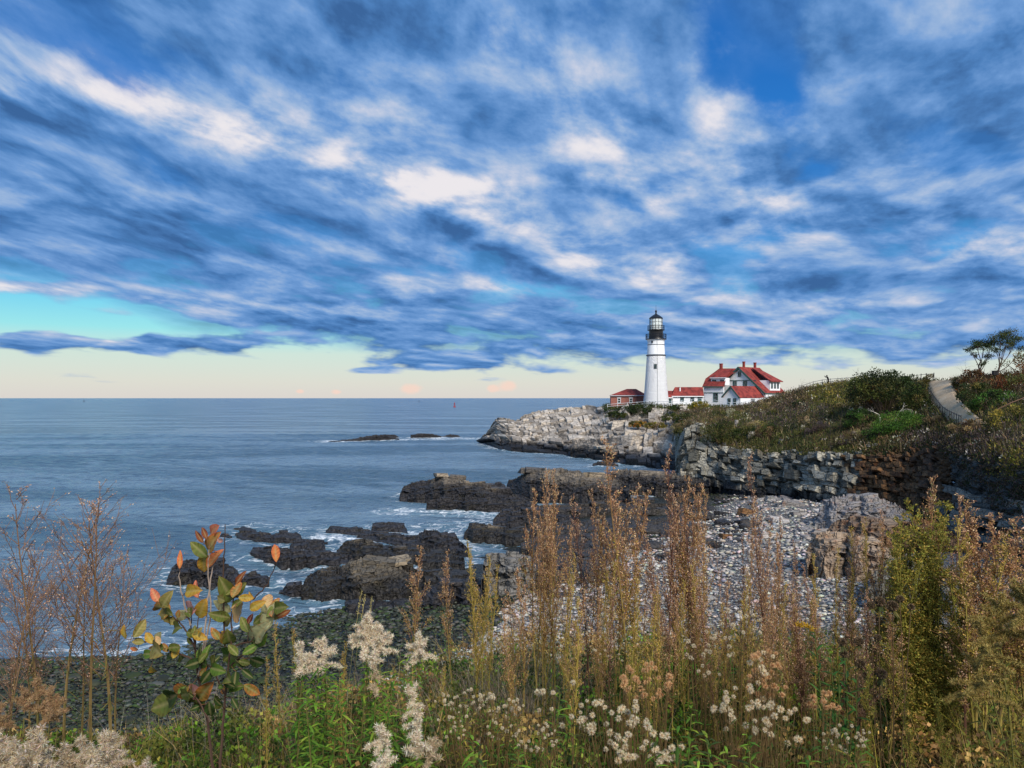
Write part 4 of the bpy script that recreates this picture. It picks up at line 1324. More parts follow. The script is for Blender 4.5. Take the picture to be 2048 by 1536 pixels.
def gable_roof_pair(parent, A, B, C, D, th=0.22, mat='roof'):
    return poly('roof', [A, B, C, D], np.cross(np.asarray(B) - A, np.asarray(D) - A) * (1 if np.cross(np.asarray(B) - A, np.asarray(D) - A)[2] > 0 else -1), th, M[mat], parent)

def build_link():
    t = absolute(empty('link_building', (*W(1365, 0, 206)[:2], 12.0), 'low white passage with a red roof joining the lighthouse to the house', 'house'))
    th = 0.12
    F = Plane(1365, 205, (math.cos(th), -math.sin(th)))
    dep = np.array([math.sin(th), math.cos(th), 0]) * 5.0
    def body(x0, x1, eave, ridge, ridge_x0, ridge_x1, ov):
        a, c = F(x0, 809), F(x1, 809)
        zt, zb = F(x0, eave)[2], a[2] - 2.5
        for nm, p, q in (('front_wall', a, c), ('side_wall', a, a + dep), ('side_wall', c, c + dep)):
            d = (q - p) / np.linalg.norm(q - p)
            poly(nm, [[p[0], p[1], zb], [q[0], q[1], zb], [q[0], q[1], zt], [p[0], p[1], zt]], (d[1], -d[0], 0), 0.2, M['white'], t)
        e0, e1 = F(x0 - ov, eave + 0.6, 0.45), F(x1 + ov * 0.2, eave + 0.6, 0.45)
        zr = zz(ridge, F(x0, ridge)[1] + 2.5)
        r0, r1 = F(ridge_x0, ridge) + dep * 0.5, F(ridge_x1, ridge) + dep * 0.5
        r0[2] = r1[2] = zr
        b0, b1 = e0 + dep * 1.18, e1 + dep * 1.18
        rb = MB()
        rb.add(np.array([e0, e1, r1, r0, b0, b1]), [np.array([[0, 1, 2, 3], [4, 3, 2, 5]]), np.array([[0, 3, 4], [1, 5, 2]])])
        rb.build('roof', M['roof'], t)
        n = np.array([*F.n, 0])
        V, Fc = slab_poly([e0, e1, e1 - [0, 0, .22], e0 - [0, 0, .22]], n, 0.12)
        mk('fascia', V, Fc, M['white'], t)
    body(1321, 1346, 794.2, 781.6, 1334, 1347, 0.8)
    body(1344.5, 1408, 791.4, 774.2, 1351.5, 1408, 0.8)
    win(F, 1338, 796.6, 1343, 805.5, t)
    win(F, 1360.5, 794, 1368, 802.5, t)
    win(F, 1381, 794, 1388.5, 802.5, t)
    d = pbox('door', F, 1395.5, 793.8, 1404.5, 806.5, 0.06, 0.15, M['green'], t)
    pbox('pane', F, 1397, 795, 1403, 798.5, 0.09, 0.1, M['pane'], d)
    p = F(1361, 779) + dep * 0.25
    MB().tube([p - [0, 0, .8], p + [0, 0, .55]], 0.16, 8).build('vent_pipe', M['white'], t)
build_link()

def build_keepers_house():
    a = np.array([math.sin(R(48)), math.cos(R(48)), 0])
    b = np.array([math.cos(R(48)), -math.sin(R(48)), 0])
    t = absolute(empty('keepers_house', (*W(1480, 0, 206)[:2], 12.0), 'white keepers house with red roofs, green trim and three brick chimneys', 'house'))
    up_ = np.array([0, 0, 1.0])
    # main gable
    G = Plane(1478, 207, b[:2])
    nG = np.array([*G.n, 0])
    L = 10.5
    apex, lE, rE = G(1478, 733.4), G(1444, 771.5), G(1532.5, 786.2)
    zb = G(1478, 812)[2] - 2.5
    wl, wr = G(1446, 773.5), G(1530.5, 785)
    poly('gable_wall', [G(1446.5, 772), G(1478, 735.5), G(1531, 786.5), np.array([*G(1531, 800)[:2], zb]), np.array([*G(1446.5, 800)[:2], zb])], nG, 0.25, M['white'], t)
    back = [p + a * L for p in (G(1446.5, 772), G(1478, 735.5), G(1531, 786.5), np.array([*G(1531, 800)[:2], zb]), np.array([*G(1446.5, 800)[:2], zb]))]
    poly('back_wall', back, -nG, 0.25, M['white'], t)
    q0, q1 = G(1531, 786.5), G(1531, 786.5) + a * L
    poly('side_wall', [q0, q1, [q1[0], q1[1], zb], [q0[0], q0[1], zb]], b, 0.25, M['white'], t)
    ov = nG * 0.55
    rr = (rE - apex)
    lE2 = G(1441.5, 774.2)
    roofR = gable_roof_pair(t, apex + ov, apex + a * L, rE + a * L, rE + ov)
    gable_roof_pair(t, lE2 + ov, lE2 + a * L, apex + a * L, apex + ov)
    # green rake boards
    for p, q in ((apex, rE), (lE2, apex)):
        d = (q - p) / np.linalg.norm(q - p)
        w_ = np.cross(d, nG)
        w_ = w_ if w_[2] < 0 else -w_
        e = ov + nG * 0.06
        poly('rake_board', [p + e - w_ * 0.03, q + e - w_ * 0.03, q + e + w_ * 0.42, p + e + w_ * 0.42], nG, 0.12, M['green'], t)
    # green board across the gable
    pbox('belt_board', G, 1458.5, 760.2, 1512, 761.4, 0.12, 0.12, M['green'], t)
    win(G, 1475.8, 742.3, 1481.8, 753.4, t)
    win(G, 1466, 762.0, 1473.2, 773, t)
    win(G, 1486, 762.0, 1494, 773, t)
    # left wing
    Wg = Plane(1427, 208, b[:2])
    nW = np.array([*Wg.n, 0])
    wa, wc = Wg(1407.8, 774), Wg(1447.5, 774)
    poly('wing_wall', [wa, wc, [wc[0], wc[1], zb], [wa[0], wa[1], zb]], nW, 0.25, M['white'], t)
    wd = a * 8
    poly('wing_side_wall', [wa, wa + wd, [*(wa + wd)[:2], zb], [wa[0], wa[1], zb]], -b, 0.25, M['white'], t)
    pbox('belt_board', Wg, 1407.5, 784.8, 1446, 786.0, 0.12, 0.14, M['green'], t)
    pbox('upper_band', Wg, 1407.4, 774.6, 1447, 784.8, 0.06, 0.1, M['white'], t)
    pbox('gutter', Wg, 1404.5, 772.6, 1445, 774.8, 0.55, 0.2, M['green'], t)
    e0, e1 = Wg(1404.4, 773.2, 0.5), Wg(1449, 773.2, 0.5)
    def lift(pl_, px, py, back_):       # point on the wing roof: back from the wall by so many metres
        P0 = Plane(1427, 208, b[:2])
        P0.P0 = pl_.P0 + a[:2] * back_
        return P0(px, py)
    m0, m1 = lift(Wg, 1411.2, 757, 1.6), lift(Wg, 1452, 757, 1.6)
    r0, r1 = lift(Wg, 1438.6, 736.8, 5.0), lift(Wg, 1482, 736.8, 5.0)
    rb = MB()
    far0, far1 = e0 + a * 10, e1 + a * 10
    rb.add(np.array([e0, e1, m1, m0, r0, r1, far0, far1]), [np.array([[0, 1, 2, 3], [3, 2, 5, 4], [4, 5, 7, 6], [0, 3, 4, 6]])])
    rb.build('roof', M['roof'], t)
    # wing dormer
    Dm = Plane(1427, 208, b[:2])
    Dm.P0 = Wg.P0 + a[:2] * 0.9
    nD = np.array([*Dm.n, 0])
    dm = poly('dormer', [Dm(1422, 755.6), Dm(1450, 755.6), Dm(1450, 770), Dm(1422, 770)], nD, 2.2, M['white'], t)
    win(Dm, 1424.2, 759.6, 1432.2, 768.8, dm, fw=0.6)
    win(Dm, 1440.2, 759.6, 1448.0, 768.8, dm, fw=0.6)
    d0, d1 = Dm(1419.5, 755.2, 0.5), Dm(1452, 754.8, 0.5)
    k0, k1 = lift(Wg, 1439, 738.6, 4.4), lift(Wg, 1464.5, 738.6, 4.4)
    poly('dormer_roof', [d0, d1, k1, k0], (0, -0.3, 1), 0.2, M['roof'], dm)
    poly('dormer_fascia', [d0, d1, d1 - up_ * 0.18, d0 - up_ * 0.18], nD, 0.1, M['white'], dm)
    win(Wg, 1426.4, 786.2, 1435.6, 803.2, t, fw=0.9)
    # front addition
    A_ = Plane(1462, 195.5, b[:2])
    nA = np.array([*A_.n, 0])
    zb2 = A_(1462, 815)[2] - 2.5
    ax, al, ar = A_(1462.5, 772.2), A_(1445.5, 793), A_(1480.2, 794)
    poly('addition_gable_wall', [ax - up_ * 0.2, ar, [ar[0], ar[1], zb2], [A_(1446.6, 800)[0], A_(1446.6, 800)[1], zb2], A_(1446.6, 792.5)], nA, 0.25, M['white'], t)
    LA = 15.0
    s1 = ar + a * LA
    poly('addition_side_wall', [ar, s1, [s1[0], s1[1], zb2], [ar[0], ar[1], zb2]], b, 0.25, M['white'], t)
    ovA = nA * 0.45
    axr, arr, alr = A_(1462.5, 771.6), A_(1481.5, 795.2), A_(1444, 794)
    gable_roof_pair(t, axr + ovA, axr + a * LA, arr + a * LA, arr + ovA)
    gable_roof_pair(t, alr + ovA, alr + a * LA, axr + a * LA, axr + ovA)
    for p, q in ((axr, arr), (alr, axr)):
        d = (q - p) / np.linalg.norm(q - p)
        w_ = np.cross(d, nA)
        w_ = w_ if w_[2] < 0 else -w_
        e = ovA + nA * 0.05
        poly('rake_board', [p + e - w_ * 0.03, q + e - w_ * 0.03, q + e + w_ * 0.30, p + e + w_ * 0.30], nA, 0.1, M['green'], t)
    win(A_, 1455.2, 796.4, 1461.0, 810, t)
    win(A_, 1466.2, 796.4, 1472.0, 810, t)
    S_ = Plane(1480.2, A_(1480.2, 790)[1], a[:2])
    win(S_, 1502, 797.2, 1510, 804.2, t, 'wood_grey', fw=0.6)
    # right hand dormer on the big roof
    P = lambda u, w, h: apex + a * u + b * w + up_ * h       # u back along the ridge, w out from it, h from apex height
    slope = (apex[2] - rE[2]) / np.dot(rE - apex, b)
    dmr = empty('side_dormer', (0, 0, 0))
    dmr.parent = t
    dmr.location = -t.location
    wv = 7.2
    u0, u1 = 3.2, 8.6
    ztop = -slope * 2.2
    zf_top, zf_bot = -3.7, -slope * wv
    poly('dormer_front_wall', [P(u0, wv, zf_top), P(u1, wv, zf_top), P(u1, wv, zf_bot - .2), P(u0, wv, zf_bot - .2)], b, 0.2, M['white'], dmr)
    poly('dormer_cheek', [P(u0, wv, zf_top), P(u0, -zf_top / slope, zf_top), P(u0, wv, zf_bot)], -a, 0.15, M['white'], dmr)
    poly('dormer_roof', [P(u0 - .5, wv + .6, zf_top - .25), P(u1 + .5, wv + .6, zf_top - .25), P(u1 - 1.6, 1.2, -0.1), P(u0 + 1.2, 1.2, -0.1)], (0, 0, 1), 0.2, M['roof'], dmr)
    gl = MB()
    for k in range(3):
        c0 = u0 + 0.6 + k * 1.55
        V, F = slab_poly([P(c0, wv + 0.06, zf_top - .35), P(c0 + 1.0, wv + 0.06, zf_top - .35), P(c0 + 1.0, wv + 0.06, zf_bot + .5), P(c0, wv + 0.06, zf_bot + .5)], b, 0.1)
        mk('dormer_window', V, F, M['pane'], dmr)
    # porch eave with the low white rail at the right
    pe0, pe1 = rE + ov, rE + a * L
    poly('porch_fascia', [pe0, pe1, pe1 - up_ * 0.25, pe0 - up_ * 0.25], b, 0.15, M['green'], t)
    for px0, px1, py0, py1, back_ in ((1439.2, 1445.2, 727, 739, 5.4), (1485.2, 1490, 723, 739, None), (1507.4, 1512.4, 725, 740, None)):
        Yc = {1439.2: lift(Wg, 1442, 737, 5.0)[1], 1485.2: (apex + a * 2.4)[1], 1507.4: (apex + a * 8.2)[1]}[px0]
        c = W((px0 + px1) / 2, py0, Yc)
        w_ = (px1 - px0) / FPX * Yc / 2 / 1.25
        h_ = (py1 - py0) / FPX * Yc
        def T(V, c=c):
            q = V[:, 0:1] * b + V[:, 1:2] * a + V[:, 2:3] * up_
            return q + c
        m_ = MB().box(-w_, w_, -w_, w_, -h_ - 1.0, -0.25, T=T)
        m_.box(-w_ * 1.18, w_ * 1.18, -w_ * 1.18, w_ * 1.18, -0.25, 0.0, T=T)
        m_.build('chimney', M['chimney'], t)
build_keepers_house()

def fence(name, label, pts, h, rails, spacing, rp, rr, mat, post_h=None, cat='fence', square=False):
    """posts along a polyline of ground points, rails between; every post its own part"""
    pts = np.asarray(pts, float)
    t = absolute(empty(name, pts[0], label, cat))
    seg = np.r_[0, np.cumsum(np.linalg.norm(np.diff(pts, axis=0), axis=1))]
    n = max(2, int(round(seg[-1] / spacing)) + 1)
    s = np.linspace(0, seg[-1], n)
    P = np.stack([np.interp(s, seg, pts[:, k]) for k in range(3)], -1)
    r_ = random.Random(len(name) + n)
    for p in P:
        tilt = np.array([(r_.random() - .5) * .06, (r_.random() - .5) * .06, 0])
        MB().tube([p - [0, 0, .4], p + tilt + [0, 0, post_h or h + 0.08]], rp, 6).build('post', mat, t)
    for f in rails:
        MB().tube(P + [0, 0, h * f], rr, 5).build('rail', mat, t)
    return t
# white rail along the cliff top in front of the station
fp_ = []
for x, py, Y in ((1215, 817, 199), (1260, 813.5, 198), (1300, 811, 196), (1340, 812, 191), (1370, 809, 189), (1400, 805.5, 187), (1424, 808, 186), (1450, 813, 183), (1475, 815.5, 181), (1500, 810, 180), (1530, 803.5, 178), (1570, 797, 176)):
    fp_.append(W(x, py, Y))
fence('picket_rail_fence', 'low white rail fence along the cliff edge in front of the station', fp_, 1.05, (0.5, 1.0), 2.6, 0.06, 0.045, M['rail_white'])
# ------------------------------------------------------------------ vegetation tools
def unit(v):
    return v / (np.linalg.norm(v, axis=-1, keepdims=True) + 1e-9)
def rand_dirs(r_, n, up_bias=0.0):
    d = r_.normal(size=(n, 3))
    d = unit(d)
    d[:, 2] += up_bias
    return unit(d)
def diamonds(r_, P, D, L, Wd, C):
    """small folded leaf / bract faces at P pointing along D"""
    n = len(P)
    L = np.broadcast_to(L, (n,))[:, None]
    Wd = np.broadcast_to(Wd, (n,))[:, None]
    s = unit(np.cross(D, rand_dirs(r_, n)))
    V = np.stack([P, P + D * L * 0.45 + s * Wd * 0.5, P + D * L, P + D * L * 0.45 - s * Wd * 0.5], 1)
    F = np.arange(4 * n).reshape(n, 4)
    return V.reshape(-1, 3), F, np.repeat(C, 4, 0)
def hairs(r_, P, D, L, Wd, C):
    n = len(P)
    L = np.broadcast_to(L, (n,))[:, None]
    s = unit(np.cross(D, rand_dirs(r_, n))) * Wd
    V = np.stack([P - s, P + s, P + D * L], 1)
    return V.reshape(-1, 3), np.arange(3 * n).reshape(n, 3), np.repeat(C, 3, 0)
def blades(r_, P, H, lean, Wd, C, seg=3, droop=0.5):
    """grass blades"""
    n = len(P)
    a = r_.random(n) * 2 * np.pi
    dh = np.stack([np.cos(a), np.sin(a), 0 * a], 1)
    s = np.stack([-np.sin(a + r_.normal(size=n)), np.cos(a), 0 * a], 1)
    rows, cols_ = [], []
    for k in range(seg + 1):
        t = k / seg
        c = P + dh * (lean * H * t ** 1.7)[:, None]
        c = c + np.array([0, 0, 1.0]) * (H * (t - droop * lean * t ** 2.6))[:, None]
        w = Wd * (1 - t) ** 0.7 * 0.5
        rows.append(np.stack([c - s * w[:, None], c + s * w[:, None]], 1))
        cols_.append(np.repeat(C[:, None], 2, 1))
    V = np.stack(rows, 1).reshape(n, -1, 3)
    Cc = np.stack(cols_, 1).reshape(n, -1, 3)
    m = (seg + 1) * 2
    base = np.arange(n)[:, None, None] * m
    q = np.array([[2 * k, 2 * k + 1, 2 * k + 3, 2 * k + 2] for k in range(seg)])[None]
    return V.reshape(-1, 3), (base + q).reshape(-1, 4), Cc.reshape(-1, 3)
def pick(r_, pal, n, jit=0.18):
    pal = np.array(pal)
    c = pal[r_.integers(0, len(pal), n)]
    return np.clip(c * (1 + jit * r_.normal(size=(n, 1))) * (1 + 0.06 * r_.normal(size=(n, 3))), 0.002, 1)
def lance(r_, P, D, S, L, Wd, C, droop=0.35):
    """lance leaves: four rows, folded on the midrib"""
    n = len(P)
    L = np.broadcast_to(L, (n,))
    Wd = np.broadcast_to(Wd, (n,))
    N = np.cross(D, S)
    rows = []
    for t, w in ((0, 0.12), (0.3, 0.9), (0.65, 0.75), (1.0, 0.04)):
        c = P + D * (L * t)[:, None] - np.array([0, 0, 1.0]) * (L * droop * t * t)[:, None]
        e = S * (Wd * w * 0.5)[:, None]
        rows.append(np.stack([c - e + N * (Wd * w * 0.12)[:, None], c, c + e + N * (Wd * w * 0.12)[:, None]], 1))
    V = np.stack(rows, 1).reshape(n, 12, 3)
    q = []
    for k in range(3):
        for j in range(2):
            q.append([3 * k + j, 3 * k + j + 1, 3 * k + j + 4, 3 * k + j + 3])
    F = (np.arange(n)[:, None, None] * 12 + np.array(q)[None]).reshape(-1, 4)
    return V.reshape(-1, 3), F, np.repeat(C, 12, 0)
G_OLIVE = [lin(92, 92, 44), lin(74, 80, 38), lin(110, 102, 54), lin(60, 70, 32)]
G_DARK = [lin(40, 56, 28), lin(52, 68, 32), lin(34, 46, 26), lin(64, 78, 36)]
G_BRIGHT = [lin(70, 104, 36), lin(86, 122, 42), lin(58, 92, 34), lin(104, 130, 50)]
G_BROWN = [lin(104, 84, 60), lin(86, 70, 54), lin(122, 100, 70), lin(74, 62, 50)]
G_RUST = [lin(112, 66, 34), lin(94, 56, 34), lin(128, 84, 42), lin(84, 62, 38)]
G_PURPLE = [lin(98, 82, 80), lin(84, 72, 70), lin(112, 98, 90), lin(72, 64, 60)]
G_TAN = [lin(150, 132, 92), lin(134, 116, 78), lin(168, 150, 110), lin(120, 104, 70)]
G_YELLOW = [lin(132, 122, 48), lin(150, 134, 56), lin(116, 112, 44), lin(100, 100, 44)]
G_CREAM = [lin(196, 188, 160), lin(214, 206, 182), lin(178, 168, 140)]

def tufts(r_, P, size, C, per=16, leaf=0.16, up_bias=0.7, squash=0.8):
    """mounds of leaf faces round the points P: size per mound, colour per mound"""
    n = len(P)
    Q = np.repeat(P, per, 0)
    S = np.repeat(size, per)
    d = rand_dirs(r_, n * per, 0.25)
    rad = S * r_.random(n * per) ** 0.4
    X = Q + d * rad[:, None] * np.array([1, 1, squash])
    X[:, 2] += S * 0.30
    D = unit(d + np.array([0, 0, up_bias]) + 0.5 * r_.normal(size=d.shape))
    return diamonds(r_, X, D, leaf * (0.6 + 0.9 * r_.random(n * per)) * np.clip(S / 0.5, 0.5, 1.6), leaf * 0.62, np.clip(np.repeat(C, per, 0) * (1 + 0.25 * r_.normal(size=(n * per, 1))), 0.003, 1))

# ------------------------------------------------------------------ the path and its fences
PATH_L = [(1862, 757, 0), (1858, 768, 0), (1860, 785, 0), (1868, 805, 0), (1886, 826, 0), (1908, 846, 0), (1925, 856, 0)]
PATH_R = [(1899, 757, 0), (1901, 766, 0), (1907, 785, 0), (1917, 803, 0), (1936, 824, 0), (1958, 843, 0), (1978, 856, 0)]
def hill_v(px, py):
    P = HILL.hit(px, py, 1.0, 4.0)
    return P
def build_path():
    n = 40
    L = np.array([(a, c) for a, c, _ in PATH_L], float)
    Rr = np.array([(a, c) for a, c, _ in PATH_R], float)
    t = np.linspace(0, 1, n)
    f = lambda A: np.stack([np.interp(t, np.linspace(0, 1, len(A)), A[:, k]) for k in (0, 1)], 1)
    l, r = f(L), f(Rr)
    rows = []
    for i in range(n):
        A, B = HILL.hit(*l[i], 1.0, 4.0), HILL.hit(*r[i], 1.0, 4.0)
        if l[i, 1] < 766:      # runs on level over the brow
            k = (766 - l[i, 1]) * 1.2
            A = A + np.array([0, k, 0.0]) * 0 + A / np.linalg.norm(A) * 0
        row = []
        for s in np.linspace(-0.12, 1.12, 9):
            p = A + (B - A) * s
            p[2] = (A[2] + (B[2] - A[2]) * np.clip(s, 0, 1)) + 0.42 - 0.30 * max(0, abs(s - 0.5) - 0.5) / 0.12 * 1.5
            row.append(p)
        rows.append(row)
    P = np.array(rows)
    P[..., 2] += (fbm(P[..., 0] * 0.8, P[..., 1] * 0.8, 0, 3, 91) - 0.5) * 0.03
    P = P[4:]
    for _ in range(6):
        P[1:-1] = (P[:-2] + 2 * P[1:-1] + P[2:]) / 4
    # brow: carry on a few metres at the same height
    d = P[0] - P[2]
    d[:, 2] = 0
    d = unit(d)
    ext = [P[0] + d * k + np.array([0, 0, -0.05 * k * k]) for k in (6, 3, 1.5)]
    P = np.concatenate([np.array(ext), P])
    mk('gravel_path', P.reshape(-1, 3), grid_faces(len(P), 9), M['path'], smooth=True, kind='structure', label='pale gravel path climbing over the hill')
    return P
PATH = build_path()
fl = [HILL.hit(x, y, 1.0, 4.0) + [0, 0, 0.35] for x, y in ((1857, 797), (1864, 808), (1874, 824), (1885, 838), (1897, 847), (1910, 854), (1922, 860))]
fence('path_fence', 'dark post and rail fence along the seaward side of the gravel path', fl, 1.0, (0.98,), 1.15, 0.035, 0.04, M['rail_dark'])
fl = [HILL.hit(x, y, 1.0, 4.0) for x, y in ((1838, 771), (1852, 769), (1868, 767.5), (1881, 767))]
fence('brow_fence', 'low dark fence across the top of the path', [p + np.array([0, 1.5, 0.2]) for p in fl], 1.15, (0.95, 0.5), 1.4, 0.05, 0.03, M['rail_dark'])
fl = [W(x, y, Y) for x, y, Y in ((1600, 784, 134), (1625, 776, 133), (1650, 771, 130), (1690, 769, 124), (1726, 765, 122), (1745, 763, 120))]
fence('hilltop_fence', 'grey rail fence on the skyline behind the person', fl, 1.05, (0.98, 0.6), 2.2, 0.05, 0.04, M['wood_grey'])
fl = [HILL.hit(x, y, 1.0, 4.0) for x, y in ((1936, 868), (1965, 855), (1990, 842), (2020, 828), (2060, 812))]
fence('upper_path_fence', 'brown wooden rail fence in the brush on the landward side of the path', fl, 1.0, (0.98,), 2.4, 0.045, 0.05, plain('brown_rail', lin(98, 76, 58), 0.8))

# ------------------------------------------------------------------ scrub over the hill
def build_scrub():
    r_ = np.random.default_rng(301)
    n = 11500
    px = 1352 + (2120 - 1352) * r_.random(n)
    v = 0.93 + 3.32 * r_.random(n) ** 0.85
    P = HILL.at(px, v)
    py = HY + (EYE - P[:, 2]) / P[:, 1] * FPX
    # keep the path clear
    lx = np.interp(py, [c for _, c, _ in PATH_L], [a for a, _, _ in PATH_L])
    rx = np.interp(py, [c for _, c, _ in PATH_R], [a for a, _, _ in PATH_R])
    on_path = (py > 755) & (py < 862) & (px > lx - 3) & (px < rx + 3) & (v < 4.1)
    rocky = (px < 1425) & (v < 1.6) & (r_.random(n) < 0.9)
    g = fbm(px * 0.02, py * 0.03, 0, 3, 303)
    bare = (fbm(px * 0.05, py * 0.06, 3, 3, 305) > 0.60) & (v < 2.6) & (px < 1900)
    ok = ~(on_path | rocky | (bare & (r_.random(n) < 0.8)))
    px, py, v, P, g = px[ok], py[ok], v[ok], P[ok], g[ok]
    n = len(px)
    C = pick(r_, G_OLIVE, n)
    def zone(mask, pal, prob):
        m = mask & (r_.random(n) < prob)
        C[m] = pick(r_, pal, int(m.sum()))
    zone(g > 0.55, G_BROWN, 0.6)
    zone(g < 0.42, G_DARK, 0.7)
    zone((px < 1620) & (py < 830), G_BROWN, 0.55)
    zone((px > 1500) & (px < 1660) & (py > 810) & (py < 862), G_PURPLE, 0.5)
    zone((px > 1620) & (px < 1740) & (py < 815), G_YELLOW, 0.55)
    zone((px > 1900) & (py < 785), G_RUST, 0.65)
    zone((px > 1880) & (py > 790) & (py < 850), G_DARK, 0.5)
    zone((px > 1900) & (py > 815) & (py < 860), G_YELLOW, 0.3)
    zone((px > 1760) & (py > 860), G_BROWN, 0.45)
    zone((px > 1820) & (py > 870), G_PURPLE, 0.7)
    zone((px > 1990) & (py > 905), G_YELLOW, 0.5)
    zone((px > 1470) & (px < 1760) & (py > 868), G_OLIVE, 0.6)
    zone(r_.random(n) < 0.05, G_CREAM, 0.8)
    size = (0.35 + 0.6 * r_.random(n) ** 2) * np.where(px > 1840, 0.75, 1.0)
    V, F, Cc = tufts(r_, P, size, C, 12, 0.19)
    mk('hillside_scrub', V, F, M['leafy'], col=Cc, kind='stuff', label='mixed olive and brown scrub covering the hillside')
    # upright dry stalks and grasses in the scrub
    m = 9000
    px = 1380 + (2110 - 1380) * r_.random(m)
    v = 1.0 + 3.2 * r_.random(m)
    P = HILL.at(px, v)
    py = HY + (EYE - P[:, 2]) / P[:, 1] * FPX
    lx = np.interp(py, [c for _, c, _ in PATH_L], [a for a, _, _ in PATH_L])
    rx = np.interp(py, [c for _, c, _ in PATH_R], [a for a, _, _ in PATH_R])
    ok = ~((py > 755) & (py < 862) & (px > lx - 3) & (px < rx + 3) & (v < 4.1))
    P, px, py = P[ok], px[ok], py[ok]
    m = len(P)
    C = pick(r_, G_BROWN + G_TAN + G_OLIVE + G_PURPLE, m)
    V, F, Cc = blades(r_, P, 0.7 + 0.9 * r_.random(m), 0.15 + 0.5 * r_.random(m), 0.05 + 0.05 * r_.random(m), C, 2)
    mk('hillside_grass', V, F, M['leafy'], col=Cc, kind='stuff', label='dry grass and stalks standing in the hillside scrub')
    # brush that hangs over the gully on the near side
    m = 5200
    px = 1885 + (2200 - 1885) * r_.random(m)
    v = 0.35 + 1.2 * r_.random(m)
    P = HILL.at(px, v)
    keep = (fbm(px * 0.02, v * 2.0, 0, 3, 307) > 0.40 - 0.12 * (v - 0.6)) & ((px > 1925) | (v > 0.85))
    P, v, px = P[keep], v[keep], px[keep]
    C = pick(r_, G_BROWN + G_PURPLE + G_DARK, len(P))
    y = (px > 1985) & (v > 0.8) & (r_.random(len(P)) < 0.5)
    C[y] = pick(r_, G_YELLOW, int(y.sum()))
    V, F, Cc = tufts(r_, P, 0.25 + 0.4 * r_.random(len(P)) ** 2, C, 12, 0.12)
    mk('gully_brush', V, F, M['leafy'], col=Cc, kind='stuff', label='dry purple brown brush hanging over the near side of the gully')
    # low cover on the plateau
    m = 3600
    px = 1206 + (1600 - 1206) * r_.random(m)
    v = 3.55 + 1.35 * r_.random(m) ** 1.4
    P = HEAD.at(px, v)
    k = (px > 1240) | (v > 3.9)
    P, px = P[k], px[k]
    C = pick(r_, G_DARK + G_OLIVE, len(P))
    V, F, Cc = tufts(r_, P, 0.4 + 0.5 * r_.random(len(P)), C, 10, 0.22)
    mk('plateau_cover', V, F, M['leafy'], col=Cc, kind='stuff', label='low green cover on the ground round the light station')
build_scrub()

def bush(name, label, centre, rx, ry, rz, pal, n, seed, leaf=0.16, trunk=None, cat='shrub', group=None, gap=0.0, stems=5, flat=0.0):
    """shrub: leaf faces on clumps through an uneven crown, woody stems inside"""
    r_ = np.random.default_rng(seed)
    c = np.asarray(centre, float)
    t = empty(name, c, label, cat, group)
    k = max(10, n // 70)
    d = rand_dirs(r_, k, 0.25)
    cl = d * (np.array([rx, ry, rz]) * (0.45 + 0.55 * r_.random((k, 1)) ** 0.5))
    cl[:, 2] = np.maximum(cl[:, 2], -rz * 0.35) + rz * 0.55 + gap
    cr = (0.18 + 0.22 * r_.random(k)) * min(rx, rz) * 1.25
    i = r_.integers(0, k, n)
    dd = rand_dirs(r_, n)
    X = cl[i] + dd * (cr[i] * r_.random(n) ** 0.35)[:, None] * np.array([1, 1, 0.75])
    D = unit(dd + np.array([0, 0, 0.5]) + 0.5 * r_.normal(size=dd.shape))
    C = pick(r_, pal, k)[i] * (1 + 0.2 * r_.normal(size=(n, 1)))
    V, F, Cc = diamonds(r_, X, D, leaf * (0.6 + 0.8 * r_.random(n)), leaf * 0.6, np.clip(C, 0.003, 1))
    mk('foliage', V, F, M['leafy'], t, col=Cc)
    m = MB()
    for s in range(stems):
        j = r_.integers(0, k)
        q = cl[j]
        b0 = np.array([q[0] * 0.15, q[1] * 0.15, -0.5])
        mid = q * np.array([0.5, 0.5, 0.45]) + r_.normal(size=3) * 0.12
        m.tube([b0, mid, q], [0.07, 0.05, 0.02], 5, lin(88, 74, 62))
    m.build('stem', M['stem'], t)
    return t
def hit(px, py):
    return HILL.hit(px, py, 1.0, 4.0)
# big round topped thicket left of the path
P = hit(1800, 832)
bush('thicket', 'tall round topped dark green thicket left of the gravel path', P + [0, 4, 0.4], 4.7, 3.0, 2.3, G_DARK + G_OLIVE[:2], 7600, 401, 0.24, gap=1.7, stems=20)
bush('thicket', 'brownish lower thicket leaning off the left of the round topped one', hit(1752, 826) + [0, 3, 0.2], 2.6, 2.2, 1.7, G_RUST + G_OLIVE + G_BROWN, 4200, 402, 0.2, gap=0.9, stems=10)
bush('thicket', 'dark green thicket beside the bend of the path fence', hit(1842, 822) + [0, 1.5, 0.1], 1.7, 1.6, 1.9, G_DARK + G_OLIVE, 3600, 403, 0.2, gap=0.3, stems=8)
bush('juniper', 'bright green spreading juniper below the round topped thicket', hit(1800, 866), 3.0, 2.0, 1.5, G_BRIGHT, 6500, 404, 0.17, stems=6)
bush('juniper', 'bright green low juniper under the dead white branches', hit(1728, 852), 2.6, 1.8, 1.3, G_BRIGHT[:3] + G_DARK, 5200, 405, 0.17, stems=6)
bush('juniper', 'small dark green juniper in front of the bright spreading ones', hit(1768, 878), 2.4, 1.3, 0.9, G_DARK + G_BRIGHT[:1], 3000, 406, 0.16, stems=4)
bush('shrub', 'grey green hanging shrub draped over the cliff top beside the rock fin', hit(1440, 900), 2.6, 1.2, 2.0, G_DARK + G_OLIVE, 4600, 407, 0.17, stems=6)
